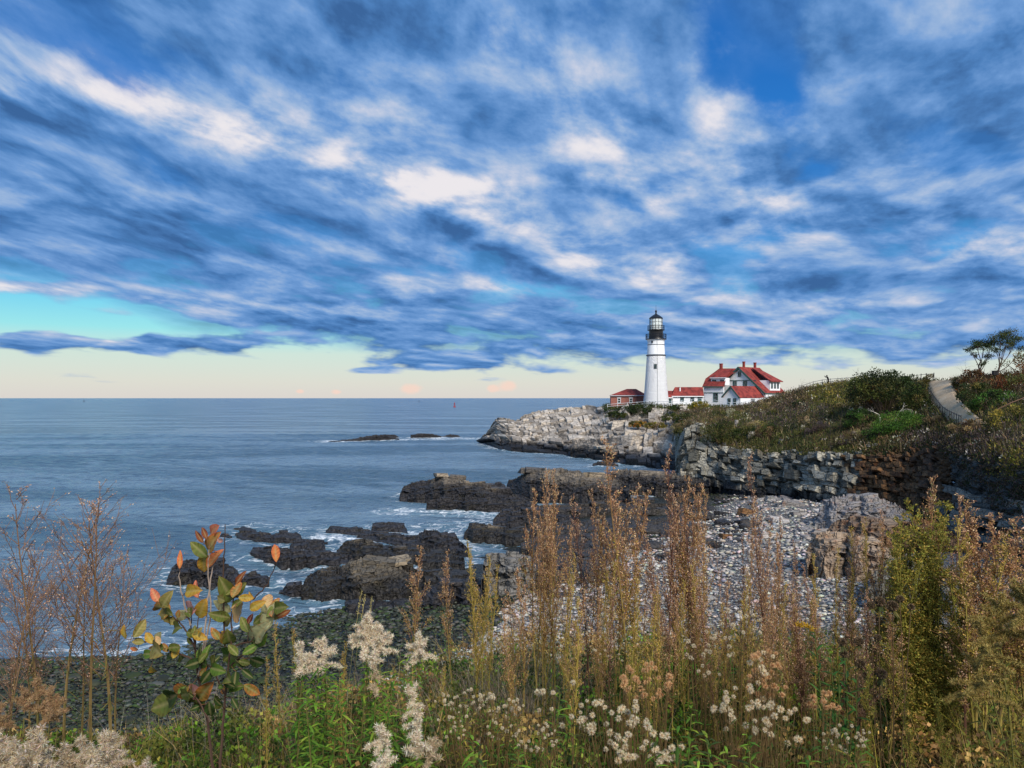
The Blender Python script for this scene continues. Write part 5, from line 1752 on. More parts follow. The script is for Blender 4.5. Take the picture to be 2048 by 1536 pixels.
bush('shrub', 'olive shrub draped over the cliff edge right of the hanging one', hit(1490, 880), 2.6, 1.2, 1.2, G_OLIVE + G_DARK, 3800, 408, 0.17, stems=6)
bush('shrub', 'bare grey twiggy shrub halfway up the slope', hit(1634, 868), 1.4, 1.0, 1.0, G_PURPLE, 1500, 409, 0.15, stems=8)
bush('shrub', 'cream tufted shrub on the ledge of the slope', hit(1740, 876), 2.0, 1.0, 0.7, G_CREAM + G_TAN, 1800, 410, 0.14, stems=6)
bush('shrub', 'brown domed shrub beside the pale boulder and path fence', hit(1872, 850), 1.2, 0.9, 0.7, G_BROWN + G_TAN, 1400, 411, 0.14)
bush('shrub', 'yellow green shrub standing at the brow beside the top of the path', hit(1876, 768) + [0, 2, 0], 0.75, 0.7, 0.85, G_OLIVE + G_TAN, 1100, 412, 0.15)
for i, (x, y, rx, rz, pal, lab) in enumerate([
    (1954, 800, 2.0, 1.1, G_DARK + G_OLIVE, 'dark green shrub with pale tufts right beside the path'),
    (1985, 820, 2.4, 1.1, G_DARK + G_BRIGHT[:1], 'deep green shrub in the middle of the slope right of the path'),
    (2035, 790, 2.6, 1.3, G_RUST + G_OLIVE, 'rust tinted shrub under the wind bent trees'),
    (1950, 768, 2.0, 1.0, G_RUST + G_BROWN, 'reddish brown shrub at the foot of the bare tree'),
    (2048, 752, 2.4, 1.6, G_RUST + G_OLIVE[:1], 'tall rusty shrub on the skyline at the right end of the hill'),
    (1924, 772, 1.0, 0.7, G_OLIVE + G_CREAM, 'small olive shrub at the right edge of the path near the brow'),
    (2020, 850, 2.2, 1.0, G_YELLOW + G_OLIVE, 'yellow olive shrub above the brown rail fence')]):
    bush('shrub', lab, hit(x, y), rx, rx * 0.6, rz, pal, 2600, 420 + i, 0.17, stems=5)
bush('shrub', 'olive shrub on the brow of the rock fin left of the scrub hill', hit(1368, 846), 2.4, 1.4, 1.1, G_OLIVE + G_DARK, 2600, 430, 0.2, stems=5)
bush('shrub', 'dull green shrub hanging down the left side of the rock fin', hit(1360, 868) + np.array([0, 0.5, 0]), 1.3, 1.2, 1.3, G_OLIVE + G_TAN, 2000, 431, 0.2, stems=5)
bush('shrub', 'dry brown shrub hiding the lower end of the gravel path', hit(1948, 866), 1.7, 0.9, 0.75, G_BROWN + G_TAN, 1900, 434, 0.14, stems=5)
bush('shrub', 'dry tan shrub at the lower end of the path fence', hit(1920, 866), 1.1, 0.8, 0.6, G_TAN + G_OLIVE, 1300, 435, 0.14, stems=4)
r_s = np.random.default_rng(433)
for k in range(20):
    x, y = 1432 + 300 * r_s.random(), 815 + 82 * r_s.random()
    pal = [G_DARK + G_OLIVE, G_OLIVE + G_TAN, G_BROWN + G_OLIVE, G_OLIVE + G_CREAM[:1], G_TAN + G_YELLOW, G_PURPLE + G_BROWN][k % 6]
    q = 0.7 + 0.9 * r_s.random()
    bush('low_shrub', 'low shrub', hit(x, y), q * 1.2, q * 0.8, q * (0.55 + 0.3 * r_s.random()), pal, int(900 * q), 450 + k, 0.15, stems=3, group='low shrubs scattered over the scrub hill')
# shrubs round the station
for i, (x, py, Y, rx, rz, pal, lab) in enumerate([
    (1245, 824, 197, 4.6, 1.2, G_DARK, 'dark green spreading juniper below the brick building'),
    (1290, 822, 194, 5.2, 1.5, G_DARK, 'large dark green juniper at the cliff edge below the lighthouse'),
    (1232, 832, 193, 2.8, 0.9, G_DARK + G_OLIVE, 'small dark juniper on the rock lip left of the large one'),
    (1372, 820, 188, 4.5, 1.2, G_DARK + G_OLIVE, 'dark green hedge shrub in front of the red roofed passage'),
    (1402, 817, 186, 3.2, 1.3, G_YELLOW + [lin(170, 150, 40)], 'yellow topped shrub in front of the green door'),
    (1420, 828, 182, 4.8, 1.2, G_BRIGHT + G_YELLOW, 'yellow green shrub below the keepers house'),
    (1350, 838, 180, 3.2, 1.1, G_OLIVE, 'olive shrub among the boulders under the passage'),
    (1310, 852, 176, 2.8, 0.8, G_YELLOW + G_TAN, 'tawny grass tussock on the ledge above the dark boulders'),
    (1275, 850, 182, 2.4, 0.8, [lin(176, 128, 56), lin(150, 120, 60)] + G_OLIVE, 'orange tinted grass tussock on the pale rock ledge'),
    (1395, 842, 172, 4.0, 1.2, G_OLIVE + G_TAN, 'dull olive shrub on the slope left of the scrub hill')]):
    bush('shrub', lab, W(x, py, Y) - [0, 0, 0.4], rx, rx * 0.5, rz, pal, 3000, 440 + i, 0.26, stems=4)

def branch_tree(name, label, base, h, lean, spread, seed, crown=None, colr=lin(86, 76, 70), cat='tree', levels=4, rad=0.10, leaf_n=0, pal=G_DARK, first=0.3, group=None, leaf=0.16, flat=0.5):
    """wind bent tree: tapered trunk, forking limbs, leaf clumps only on the outer twigs"""
    r_ = np.random.default_rng(seed)
    t = empty(name, base, label, cat, group)
    m = MB()
    tips = []
    def grow(p, d, L, rd, lv):
        n = 5
        pts, rr = [p], [rd]
        for k in range(n):
            d = unit(d + r_.normal(size=3) * 0.20 + np.array([lean[0], lean[1], 0]) * 0.10)
            p = p + d * L / n
            pts.append(p)
            rr.append(rd * (1 - 0.45 * (k + 1) / n))
        m.tube(pts, rr, 6 if lv > 2 else 4, colr)
        if lv <= 1:
            tips.append(p)
            return
        for j in range(r_.integers(2, 4)):
            a = r_.random() * 6.28
            side = unit(np.cross(d, [math.cos(a), math.sin(a), 0.3]))
            nd = unit(d * 0.75 + side * spread + np.array([lean[0], lean[1], 0]) * 0.35 + [0, 0, 0.12])
            grow(p, nd, L * (0.62 + 0.2 * r_.random()), rr[-1] * 0.72, lv - 1)
        if lv < levels:
            tips.append(p)
    grow(np.array([0, 0, -0.3]), unit(np.array([lean[0] * 0.4, lean[1] * 0.4, 1.0])), h * first, rad, levels)
    m.build('trunk', M['stem'], t)
    if leaf_n:
        T = np.array(tips)
        T = T[T[:, 2] > np.quantile(T[:, 2], flat * 0.5)]
        i = r_.integers(0, len(T), leaf_n)
        X = T[i] + r_.normal(size=(leaf_n, 3)) * np.array([0.20, 0.20, 0.12]) * h / 5
        V, F, Cc = diamonds(r_, X, rand_dirs(r_, leaf_n, 0.4), leaf * (0.6 + 0.8 * r_.random(leaf_n)), leaf * 0.6, np.clip(pick(r_, pal, len(T))[i] * (1 + 0.2 * r_.normal(size=(leaf_n, 1))), 0.003, 1))
        mk('crown', V, F, M['leafy'], t, col=Cc)
    return t
tb = lambda x, py, Y: W(x, py, Y)
def wind_tree(label, trunk, limbs, Y, seed, n, pal):
    """wind sheared tree: curved trunk, one limb to every leaf clump, bare below"""
    r_ = np.random.default_rng(seed)
    base = W(*trunk[0], Y)
    t = absolute(empty('wind_bent_tree', base, label, 'tree'))
    c = lin(78, 64, 58)
    T = np.array([W(x, y, Y + 0.2 * r_.normal()) for x, y in trunk])
    T[0, 2] -= 0.5
    m = MB().tube(T, np.linspace(0.12, 0.06, len(T)), 6, c)
    Xs, Cs = [], []
    for x, y, r in limbs:
        e = W(x, y, Y + r / FPX * Y * 1.2 * r_.normal())
        j = r_.integers(1, len(T))
        a = T[j]
        mid = (a + e) / 2 + np.array([0.25 * r_.normal(), 0.2 * r_.normal(), -0.25 * np.linalg.norm(e - a) * 0.4])
        s = np.linspace(0, 1, 7)[:, None]
        C = (1 - s) ** 2 * a + 2 * s * (1 - s) * mid + s ** 2 * e
        m.tube(C, np.linspace(0.055, 0.02, 7), 5, c)
        R0 = r / FPX * Y
        for q in range(9):
            d = rand_dirs(r_, 1, 0.5)[0]
            tip = e + d * R0 * np.array([1, 1, 0.7]) * (0.6 + 0.5 * r_.random())
            st = C[r_.integers(3, 7)]
            m.tube([st, (st + tip) / 2 + r_.normal(size=3) * 0.08, tip], [0.018, 0.013, 0.006], 4, c)
            k = int(n * R0 * R0 * 0.30)
            X = tip + r_.normal(size=(k, 3)) * R0 * np.array([0.34, 0.34, 0.20])
            Xs.append(X)
            Cs.append(pick(r_, [pal[int(r_.integers(0, len(pal)))]], k, 0.2))
    m.build('trunk', M['stem'], t)
    X, C = np.concatenate(Xs), np.concatenate(Cs)
    V, F, Cc = diamonds(r_, X, rand_dirs(r_, len(X), 0.4), 0.15 * (0.6 + 0.8 * r_.random(len(X))), 0.09, np.clip(C, 0.003, 1))
    mk('crown', V, F, M['leafy'], t, col=Cc)
wind_tree('tallest wind bent tree with a dark domed crown on the right skyline', [(1994, 758), (1996, 745), (1999, 733), (2004, 720)], [(1988, 690, 12), (2002, 677, 15), (2017, 672, 16), (2030, 684, 13), (2040, 699, 8), (1996, 702, 8), (2012, 690, 12)], 90, 501, 420, G_DARK + G_OLIVE[:2])
wind_tree('flat topped wind bent tree between the bare tree and the tallest one', [(1961, 758), (1960, 744), (1957, 732), (1962, 722)], [(1941, 701, 9), (1954, 692, 12), (1967, 690, 12), (1979, 697, 10), (1948, 711, 6), (1978, 714, 8), (1966, 728, 6)], 91, 502, 420, G_DARK + G_OLIVE[:1])
branch_tree('bare_tree', 'small bare grey tree at the left of the wind bent trees', tb(1923, 758, 92), 3.4, (-0.3, 0), 0.65, 503, levels=5, rad=0.07, first=0.3)
branch_tree('bare_tree', 'thin leafless sapling leaning beside the bare grey tree', tb(1934, 758, 93), 2.6, (0.3, 0), 0.6, 504, levels=4, rad=0.05)
branch_tree('bare_shrub', 'bare shrub with a leaning plume of twigs on the skyline by the house', tb(1596, 782, 143), 4.0, (0.5, 0), 0.45, 505, levels=5, rad=0.07, cat='shrub')
branch_tree('bare_shrub', 'low bare shrub left of the leaning one on the skyline', tb(1578, 786, 145), 2.6, (-0.2, 0), 0.6, 506, levels=5, rad=0.05, cat='shrub')
branch_tree('bare_shrub', 'bare round shrub behind the skyline fence', tb(1676, 768, 126), 1.9, (0, 0), 0.7, 507, levels=5, rad=0.04, cat='shrub')
branch_tree('bare_shrub', 'second bare round shrub behind the skyline fence, nearer the thicket', tb(1690, 767, 125), 1.7, (0.1, 0), 0.7, 508, levels=5, rad=0.04, cat='shrub')
branch_tree('dead_sapling', 'single upright dead sapling on the skyline left of the thicket', tb(1712, 764, 122), 2.4, (0.1, 0), 0.35, 509, levels=3, rad=0.05, first=0.5)
wc = lin(196, 188, 176)
branch_tree('dead_branch', 'white dead forked branches rising from the left juniper', hit(1749, 848) - [0, 1.5, -0.5], 3.4, (-0.35, 0), 0.55, 510, levels=3, rad=0.09, colr=wc, cat='branches', first=0.32)
branch_tree('dead_branch', 'white dead branches arching over the right juniper', hit(1778, 846) - [0, 1.5, -0.5], 3.8, (0.55, 0), 0.6, 511, levels=3, rad=0.08, colr=wc, cat='branches', first=0.32)
branch_tree('dead_branch', 'pale bare stick shrub on the slope above the cliff', hit(1532, 866), 2.2, (0.2, 0), 0.5, 512, levels=3, rad=0.05, colr=lin(168, 150, 132), cat='branches')
# dark box standing among the trees
P = tb(1990, 757, 88)
t = empty('post_box', P, 'small dark box on a post under the tallest wind bent tree', 'box')
MB().box(-0.05, 0.05, -0.05, 0.05, -0.3, 0.45).build('post', M['rail_dark'], t)
MB().box(-0.26, 0.26, -0.18, 0.18, 0.42, 0.85).box(-0.29, 0.29, -0.21, 0.21, 0.85, 0.90).build('box', M['rail_dark'], t)

# rocks poking out of the scrub
def stone(name, label, c, s, seed, mat='slab', rot=None, group=None, parent=None, cat='rock'):
    r_ = np.random.default_rng(seed)
    V, F = slab_shape(r_)
    Rm = np.array(Matrix.Rotation(r_.random() * 6.28 if rot is None else rot[2], 3, 'Z') @ Matrix.Rotation((r_.random() - 0.5) * 0.6 if rot is None else rot[0], 3, 'X') @ Matrix.Rotation((r_.random() - 0.5) * 0.5 if rot is None else rot[1], 3, 'Y'))
    return mk(name, (V * np.asarray(s)) @ Rm.T, F, M[mat], parent, loc=c, label=label, cat=cat if parent is None else None, group=group)
for i, (x, y, w, h, lab) in enumerate([
    (1500, 878, 1.0, 1.6, 'upright grey rock slab with a shelf standing in the scrub'),
    (1564, 886, 0.9, 0.8, 'pale leaning rock in the scrub above the cliff'),
    (1472, 852, 0.5, 1.3, 'tall narrow pale rock near the top of the rock fin'),
    (1500, 838, 0.5, 0.6, 'small pale rock high in the scrub'),
    (1398, 836, 0.8, 0.6, 'pale rounded rock beside the olive shrub'),
    (1460, 832, 1.6, 0.5, 'flat pale rock shelf at the upper left of the scrub hill'),
    (1430, 850, 0.5, 0.5, 'small blocky rock below the flat rock shelf'),
    (1871, 833, 0.75, 0.55, 'pale boulder beside the bend of the path fence'),
    (1700, 884, 1.6, 0.35, 'low pinkish rock ledge among the dry grass'),
    (1745, 892, 1.3, 0.35, 'low brown rock ledge at the cliff edge'),
    (1650, 880, 1.1, 0.3, 'flat grey rock half buried in the dry grass')]):
    stone('rock', lab, hit(x, y) + [0, 0, h * 0.2], (w * 0.5, 0.4 * w, h * 0.55), 520 + i, rot=(0.15, 0.1, 0.3 * i))

# person on the skyline: bends over a camera held up with both arms
def build_person():
    base = W(1656.5, 771, 127)
    sz = 1.7
    t = absolute(empty('person', base, 'person in dark clothes leaning forward with arms raised to a camera on the skyline', 'person'))
    me = bpy.data.meshes.new('body')
    # joints in metres, facing -X with a slight turn
    J = dict(pelvis=(0, 0, 0.92), waist=(-0.03, 0, 1.08), chest=(-0.12, 0, 1.30), neck=(-0.20, 0, 1.45), head=(-0.26, 0, 1.57), top=(-0.28, 0, 1.68),
             hl=(0.0, 0.10, 0.88), kl=(-0.05, 0.13, 0.48), al=(0.0, 0.13, 0.08), fl=(-0.17, 0.14, 0.04),
             hr=(0.0, -0.10, 0.88), kr=(0.02, -0.13, 0.48), ar=(0.06, -0.13, 0.08), fr=(-0.11, -0.14, 0.04),
             sl=(-0.14, 0.19, 1.38), el=(-0.36, 0.22, 1.36), wl=(-0.52, 0.12, 1.50), pl=(-0.58, 0.07, 1.54),
             sr=(-0.14, -0.19, 1.38), er=(-0.36, -0.22, 1.36), wr=(-0.52, -0.12, 1.50), pr=(-0.58, -0.07, 1.54))
    rad = dict(pelvis=.15, waist=.14, chest=.16, neck=.06, head=.105, top=.08, hl=.10, kl=.065, al=.045, fl=.04, hr=.10, kr=.065, ar=.045, fr=.04, sl=.075, el=.05, wl=.038, pl=.035, sr=.075, er=.05, wr=.038, pr=.035)
    names = list(J)
    E = [('pelvis', 'waist'), ('waist', 'chest'), ('chest', 'neck'), ('neck', 'head'), ('head', 'top'), ('pelvis', 'hl'), ('hl', 'kl'), ('kl', 'al'), ('al', 'fl'), ('pelvis', 'hr'), ('hr', 'kr'), ('kr', 'ar'), ('ar', 'fr'),
         ('chest', 'sl'), ('sl', 'el'), ('el', 'wl'), ('wl', 'pl'), ('chest', 'sr'), ('sr', 'er'), ('er', 'wr'), ('wr', 'pr')]
    me.from_pydata([J[k] for k in names], [(names.index(a), names.index(b)) for a, b in E], [])
    o = bpy.data.objects.new('body', me)
    COL.objects.link(o)
    o.parent = t
    me.materials.append(plain('dark_clothes', lin(34, 28, 36), 0.9, 0.1))
    sk = o.modifiers.new('skin', 'SKIN')
    lay = me.skin_vertices[0] if me.skin_vertices else None
    if lay is not None:
        for i, k in enumerate(names):
            lay.data[i].radius = (rad[k], rad[k])
            lay.data[i].use_root = k == 'pelvis'
    sub = o.modifiers.new('smooth', 'SUBSURF')
    sub.levels = sub.render_levels = 1
    hd = np.array(J['head'])
    def ell(c, r, n=10):
        u = np.linspace(0, np.pi, n)
        return np.stack([r[0] * np.sin(u), c[2] + r[2] * np.cos(u)], 1)
    m = MB().lathe([(0.01, 0.13), (0.08, 0.10), (0.118, 0.03), (0.11, -0.06), (0.06, -0.12), (0.01, -0.13)], 12)
    m.build('hair', plain('dark_hair', lin(30, 22, 20), 0.8), t, True).location = Vector(hd + [0.03, 0, 0.04])
    cm = mk('camera_in_hands', *MB().box(-.06, .06, -.05, .05, -.035, .035).lathe([(0.03, 0), (0.03, 0.08)], 10).V[:1], np.array([[0, 2, 3, 1], [4, 5, 7, 6], [0, 1, 5, 4], [1, 3, 7, 5], [3, 2, 6, 7], [2, 0, 4, 6]]), M['black'])
    cm.location = Vector(base) + Vector((-0.60, 0, 1.57))
    tag(cm, 'small dark camera held up by the person on the skyline', 'camera')
    cm.name = 'camera_held'
build_person()

# red buoy far out
def buoy(px, py, h_px, label, c):
    Y = Yz(py, 0)
    h = h_px / FPX * Y
    t = empty('buoy', W(px, py, Y), label, 'buoy')
    mat = plain('buoy_paint', c, 0.5)
    MB().lathe([(0.01, -0.6), (h * .24, -0.5), (h * .26, h * .12), (h * .22, h * .2), (0.01, h * .22)], 14).build('float', mat, t)
    m = MB()
    for k in range(4):
        a = k * math.pi / 2 + .4
        m.tube([[h * .18 * math.cos(a), h * .18 * math.sin(a), h * .2], [h * .07 * math.cos(a), h * .07 * math.sin(a), h * .75]], h * .025, 4)
    m.build('frame', mat, t)
    MB().lathe([(0.01, h * .68), (h * .11, h * .70), (h * .11, h * .92), (0.01, h)], 10).build('lamp', mat, t)
buoy(909, 814.5, 9.5, 'red channel buoy on the open water left of the headland', lin(150, 40, 38))
buoy(838, 804.5, 4, 'tiny dark buoy near the horizon left of the red one', lin(50, 44, 48))
buoy(168, 804, 5, 'tiny dark buoy near the horizon at the far left', lin(50, 44, 48))

# ------------------------------------------------------------------ cobbles and slabs on the shore
def ico(sub=1):
    bm = bmesh.new()
    bmesh.ops.create_icosphere(bm, subdivisions=sub, radius=1)
    V = np.array([v.co[:] for v in bm.verts])
    F = np.array([[q.index for q in f.verts] for f in bm.faces])
    bm.free()
    return V, F
IV, IF = ico(2)
def cobble_shape(r_):
    d = 1 + 0.35 * (fbm(IV[:, 0] * 1.3 + r_.random() * 50, IV[:, 1] * 1.3, IV[:, 2] * 1.3 + 9, 2) - 0.5)
    p = np.sign(IV) * np.abs(IV) ** 0.8
    return p * d[:, None]
WHITE = [lin(184, 176, 166), lin(164, 158, 150), lin(202, 195, 186), lin(144, 141, 136), lin(172, 163, 150), lin(126, 132, 136)]
WEED = [lin(54, 70, 34), lin(80, 82, 76), lin(40, 44, 32), lin(56, 60, 44), lin(30, 34, 26), lin(70, 72, 60), lin(46, 56, 30)]
def beach_pt(r_, n, lo, hi, vlo, vhi):
    px = lo + (hi - lo) * r_.random(n)
    v = vlo + (vhi - vlo) * r_.random(n)
    return px, v, BEACH.at(px, v)
def build_cobbles():
    r_ = np.random.default_rng(601)
    shapes = [cobble_shape(r_) for _ in range(8)]
    wet = lambda P: (P[:, 2] + (fbm(P[:, 0] * 0.3, P[:, 1] * 0.3, 0, 3, 5) - 0.5) * 0.9 - np.interp(P[:, 0], [-11, 2], [1.6, 0.0])) < 1.0
    # the ones one could pick up and count
    def things(n, lo, hi, vlo, vhi, kind_, smin, smax):
        px, v, P = beach_pt(r_, n * 6, lo, hi, vlo, vhi)
        m = wet(P) == (kind_ == 'weed')
        P = P[m][:n]
        pal = WEED if kind_ == 'weed' else WHITE
        mats = {}
        for i, p in enumerate(P):
            s = smin + (smax - smin) * r_.random() ** 2.2
            key = (r_.integers(0, 8), r_.integers(0, len(pal)))
            if key not in mats:
                mats[key] = mesh('cobble', shapes[key[0]], IF, M['cobble'], True, np.broadcast_to(pal[key[1]], (len(IV), 3)))
            o = obj('cobble', mats[key], None, p + np.array([0, 0, s * 0.12]),
                    label='smooth pale cobble lying on the white shingle behind the tall weeds' if kind_ == 'white' else 'dark cobble coated in green weed at the wet edge of the beach', cat='stone',
                    group='pale cobbles on the beach' if kind_ == 'white' else 'weed covered cobbles at the water edge')
            o.scale = (s * (0.8 + 0.5 * r_.random()), s * (0.7 + 0.3 * r_.random()), s * (0.30 + 0.2 * r_.random()))
            o.rotation_euler = ((r_.random() - .5) * .5, (r_.random() - .5) * .5, r_.random() * 6.28)
    things(150, 880, 1660, 0.9, 2.6, 'white', 0.13, 0.34)
    things(120, -40, 900, 1.0, 2.7, 'weed', 0.14, 0.40)
    # the rest
    I1, F1 = ico(1)
    n = 23000
    px, v, P = beach_pt(r_, n, -60, 1800, 0.8, 3.95)
    v = np.where(px < 1420, 0.8 + (v - 0.8) * 0.7, v)
    P = BEACH.at(px, v)
    s = (0.06 + 0.13 * r_.random(n) ** 2.2) * np.clip(P[:, 1] / 45, 0.8, 1.35)
    w = wet(P)
    C = np.where(w[:, None], pick(r_, WEED, n, 0.15), pick(r_, WHITE, n, 0.10))
    odd = (~w) & (r_.random(n) < 0.05)
    C[odd] = pick(r_, [lin(168, 132, 100), lin(120, 112, 108), lin(88, 90, 92)], int(odd.sum()))
    a = r_.random(n) * 6.28
    sc_ = np.stack([s * (0.8 + 0.6 * r_.random(n)), s * (0.7 + 0.4 * r_.random(n)), s * (0.30 + 0.25 * r_.random(n))], 1)
    Q = I1[None] * sc_[:, None] * (1 + 0.18 * r_.normal(size=(n, len(I1), 1)) * 0.6)
    X = Q[..., 0] * np.cos(a)[:, None] - Q[..., 1] * np.sin(a)[:, None]
    Y = Q[..., 0] * np.sin(a)[:, None] + Q[..., 1] * np.cos(a)[:, None]
    V = np.stack([X, Y, Q[..., 2]], -1) + (P + np.array([0, 0, 0.05]))[:, None]
    F = (np.arange(n)[:, None, None] * len(I1) + F1[None]).reshape(-1, 3)
    mk('shingle_stones', V.reshape(-1, 3), F, M['cobble'], smooth=True, col=np.repeat(C, len(I1), 0), kind='stuff', label='countless smaller stones of the beach')
build_cobbles()
def build_outcrops():
    r_ = np.random.default_rng(611)
    # bedrock outcrops at the head of the beach
    for lab, top, bot, dep, seed, kw in [
        ('pale cracked rock outcrop at the head of the beach under the cliff', [(1628, 1046), (1640, 1016), (1665, 1000), (1700, 992), (1750, 996), (1790, 1012), (1830, 1036)], [(1628, 1056), (1700, 1064), (1830, 1066)], 8, 160, dict(mat='slab')),
        ('orange stained sloping outcrop in front of the pale cracked one', [(1640, 1082), (1665, 1050), (1700, 1034), (1760, 1040), (1800, 1058), (1850, 1086)], [(1640, 1096), (1740, 1104), (1850, 1106)], 6, 161, dict(mat='slab_warm', amp=0.35, L=3.0)),
        ('tan overhanging outcrop beside the white cobbles', [(1612, 1100), (1635, 1070), (1660, 1064), (1720, 1078), (1780, 1096), (1830, 1120), (1850, 1140)], [(1612, 1146), (1680, 1158), (1850, 1170)], 6, 162, dict(mat='slab_warm', amp=0.4)),
        ('dark brown broken outcrop below the earth bank', [(1770, 1080), (1800, 1050), (1840, 1040), (1890, 1056), (1930, 1090)], [(1770, 1104), (1930, 1112)], 6, 163, dict(mat='earth_rock')),
        ('dark grey outcrop running down the right of the beach', [(1740, 1160), (1780, 1128), (1840, 1124), (1920, 1150), (1990, 1190)], [(1740, 1200), (1990, 1230)], 6, 164, dict(mat='dark_cliff'))]:
        ledge(lab, top, bot, dep, seed, zb=BEACH.hit((top[0][0] + top[-1][0]) / 2, np.mean([q[1] for q in bot]), 0, 4)[2] - 0.1, name='rock_outcrop', slabs=5, foam=0, B=0.55, step=0.3, **kw)
    # broken slabs below the cliff
    spec = [
            (1585, 1012, 1.6, 0.8, 0.6, 'long pinkish block resting at the cliff foot'),
            (1600, 1030, 1.4, 0.6, 0.3, 'thin white slab tilted on the upper beach'),
            (1560, 1045, 1.2, 0.7, 0.4, 'grey slab lying among white stones at the cliff foot'),
            (1490, 1028, 1.0, 0.7, 0.6, 'rounded tan boulder in the dark rubble'),
            (1540, 1075, 1.3, 0.7, 0.5, 'grey boulder half way up the white beach'),
            (1450, 1075, 0.9, 0.6, 0.4, 'pinkish boulder at the edge of the dark flats'),
            (1615, 1075, 0.9, 0.6, 0.3, 'blue grey flat stone near the top of the beach'),
            (1530, 1108, 0.9, 0.6, 0.35, 'pale flat boulder in the middle of the upper beach'),
            (1640, 1150, 0.8, 0.55, 0.3, 'grey green slab lying across the right side of the beach'),
            (1632, 1230, 0.55, 0.4, 0.3, 'bluish upright stone at the right of the cobbles'),
            (1110, 1222, 0.7, 0.5, 0.3, 'whitish boulder on the shingle behind the first weed clump')]
    for i, (x, y, w, d, h, lab) in enumerate(spec):
        P = BEACH.hit(x, y, 0.0, 4.0)
        warm = any(k in lab for k in ('orange', 'tan', 'pinkish', 'brown', 'rusty'))
        o = stone('boulder' if 'slab' not in lab else 'rock_slab', lab, P + [0, 0, h * 0.25], (w * P[1] / 105, d * P[1] / 105, h * P[1] / 105), 620 + i, mat='slab' if not any(k in lab for k in ('dark', 'brown', 'rusty')) else 'earth_rock', rot=((r_.random() - .5) * .4, (r_.random() - .3) * .4, r_.random() - .5))
    # rubble: countable broken slabs in the angle of the cliff
    for k in range(130):
        x = 1420 + 330 * r_.random()
        v = 2.3 + 1.6 * r_.random()
        P = BEACH.at(x, v)
        s = 0.18 + 0.42 * r_.random() ** 2
        dk = x < 1520
        stone('rubble_slab', 'broken dark slab in the rubble at the cliff foot' if dk else 'broken pale slab in the rubble at the head of the beach', P + [0, 0, s * 0.2], (s * 1.5, s, s * 0.45), 700 + k, mat='ledge' if dk else ('slab' if r_.random() < 0.7 else 'boulder'), group='dark rubble slabs' if dk else 'pale rubble slabs')
    for k in range(60):
        x = 1050 + 380 * r_.random()
        v = 2.25 + 1.35 * r_.random()
        P = BEACH.at(x, v)
        s = 0.45 + 0.8 * r_.random() ** 1.6
        stone('strewn_slab', 'dark slab strewn over the rock flats behind the tall weeds', P + [0, 0, s * 0.12], (s * 1.7, s * 0.8, s * 0.32), 900 + k, mat='ledge_flat', rot=((r_.random() - .35) * .5, (r_.random() - .5) * .3, 0.2 + (r_.random() - .5) * .7), group='dark slabs strewn over the rock flats')
    # boulders at the back of the cove, on the headland side
    for k in range(20):
        x = 1236 + 130 * r_.random()
        v = 1.1 + 2.2 * r_.random()
        P = HEAD.at(x, v)
        s = 0.7 + 1.4 * r_.random() ** 2
        stone('headland_boulder', 'pale boulder tumbled down the slope below the lighthouse', P + [0, 0, s * 0.3], (s * 1.2, s, s * 0.8), 800 + k, mat='headland', group='pale boulders tumbled below the lighthouse', cat='boulder')
build_outcrops()
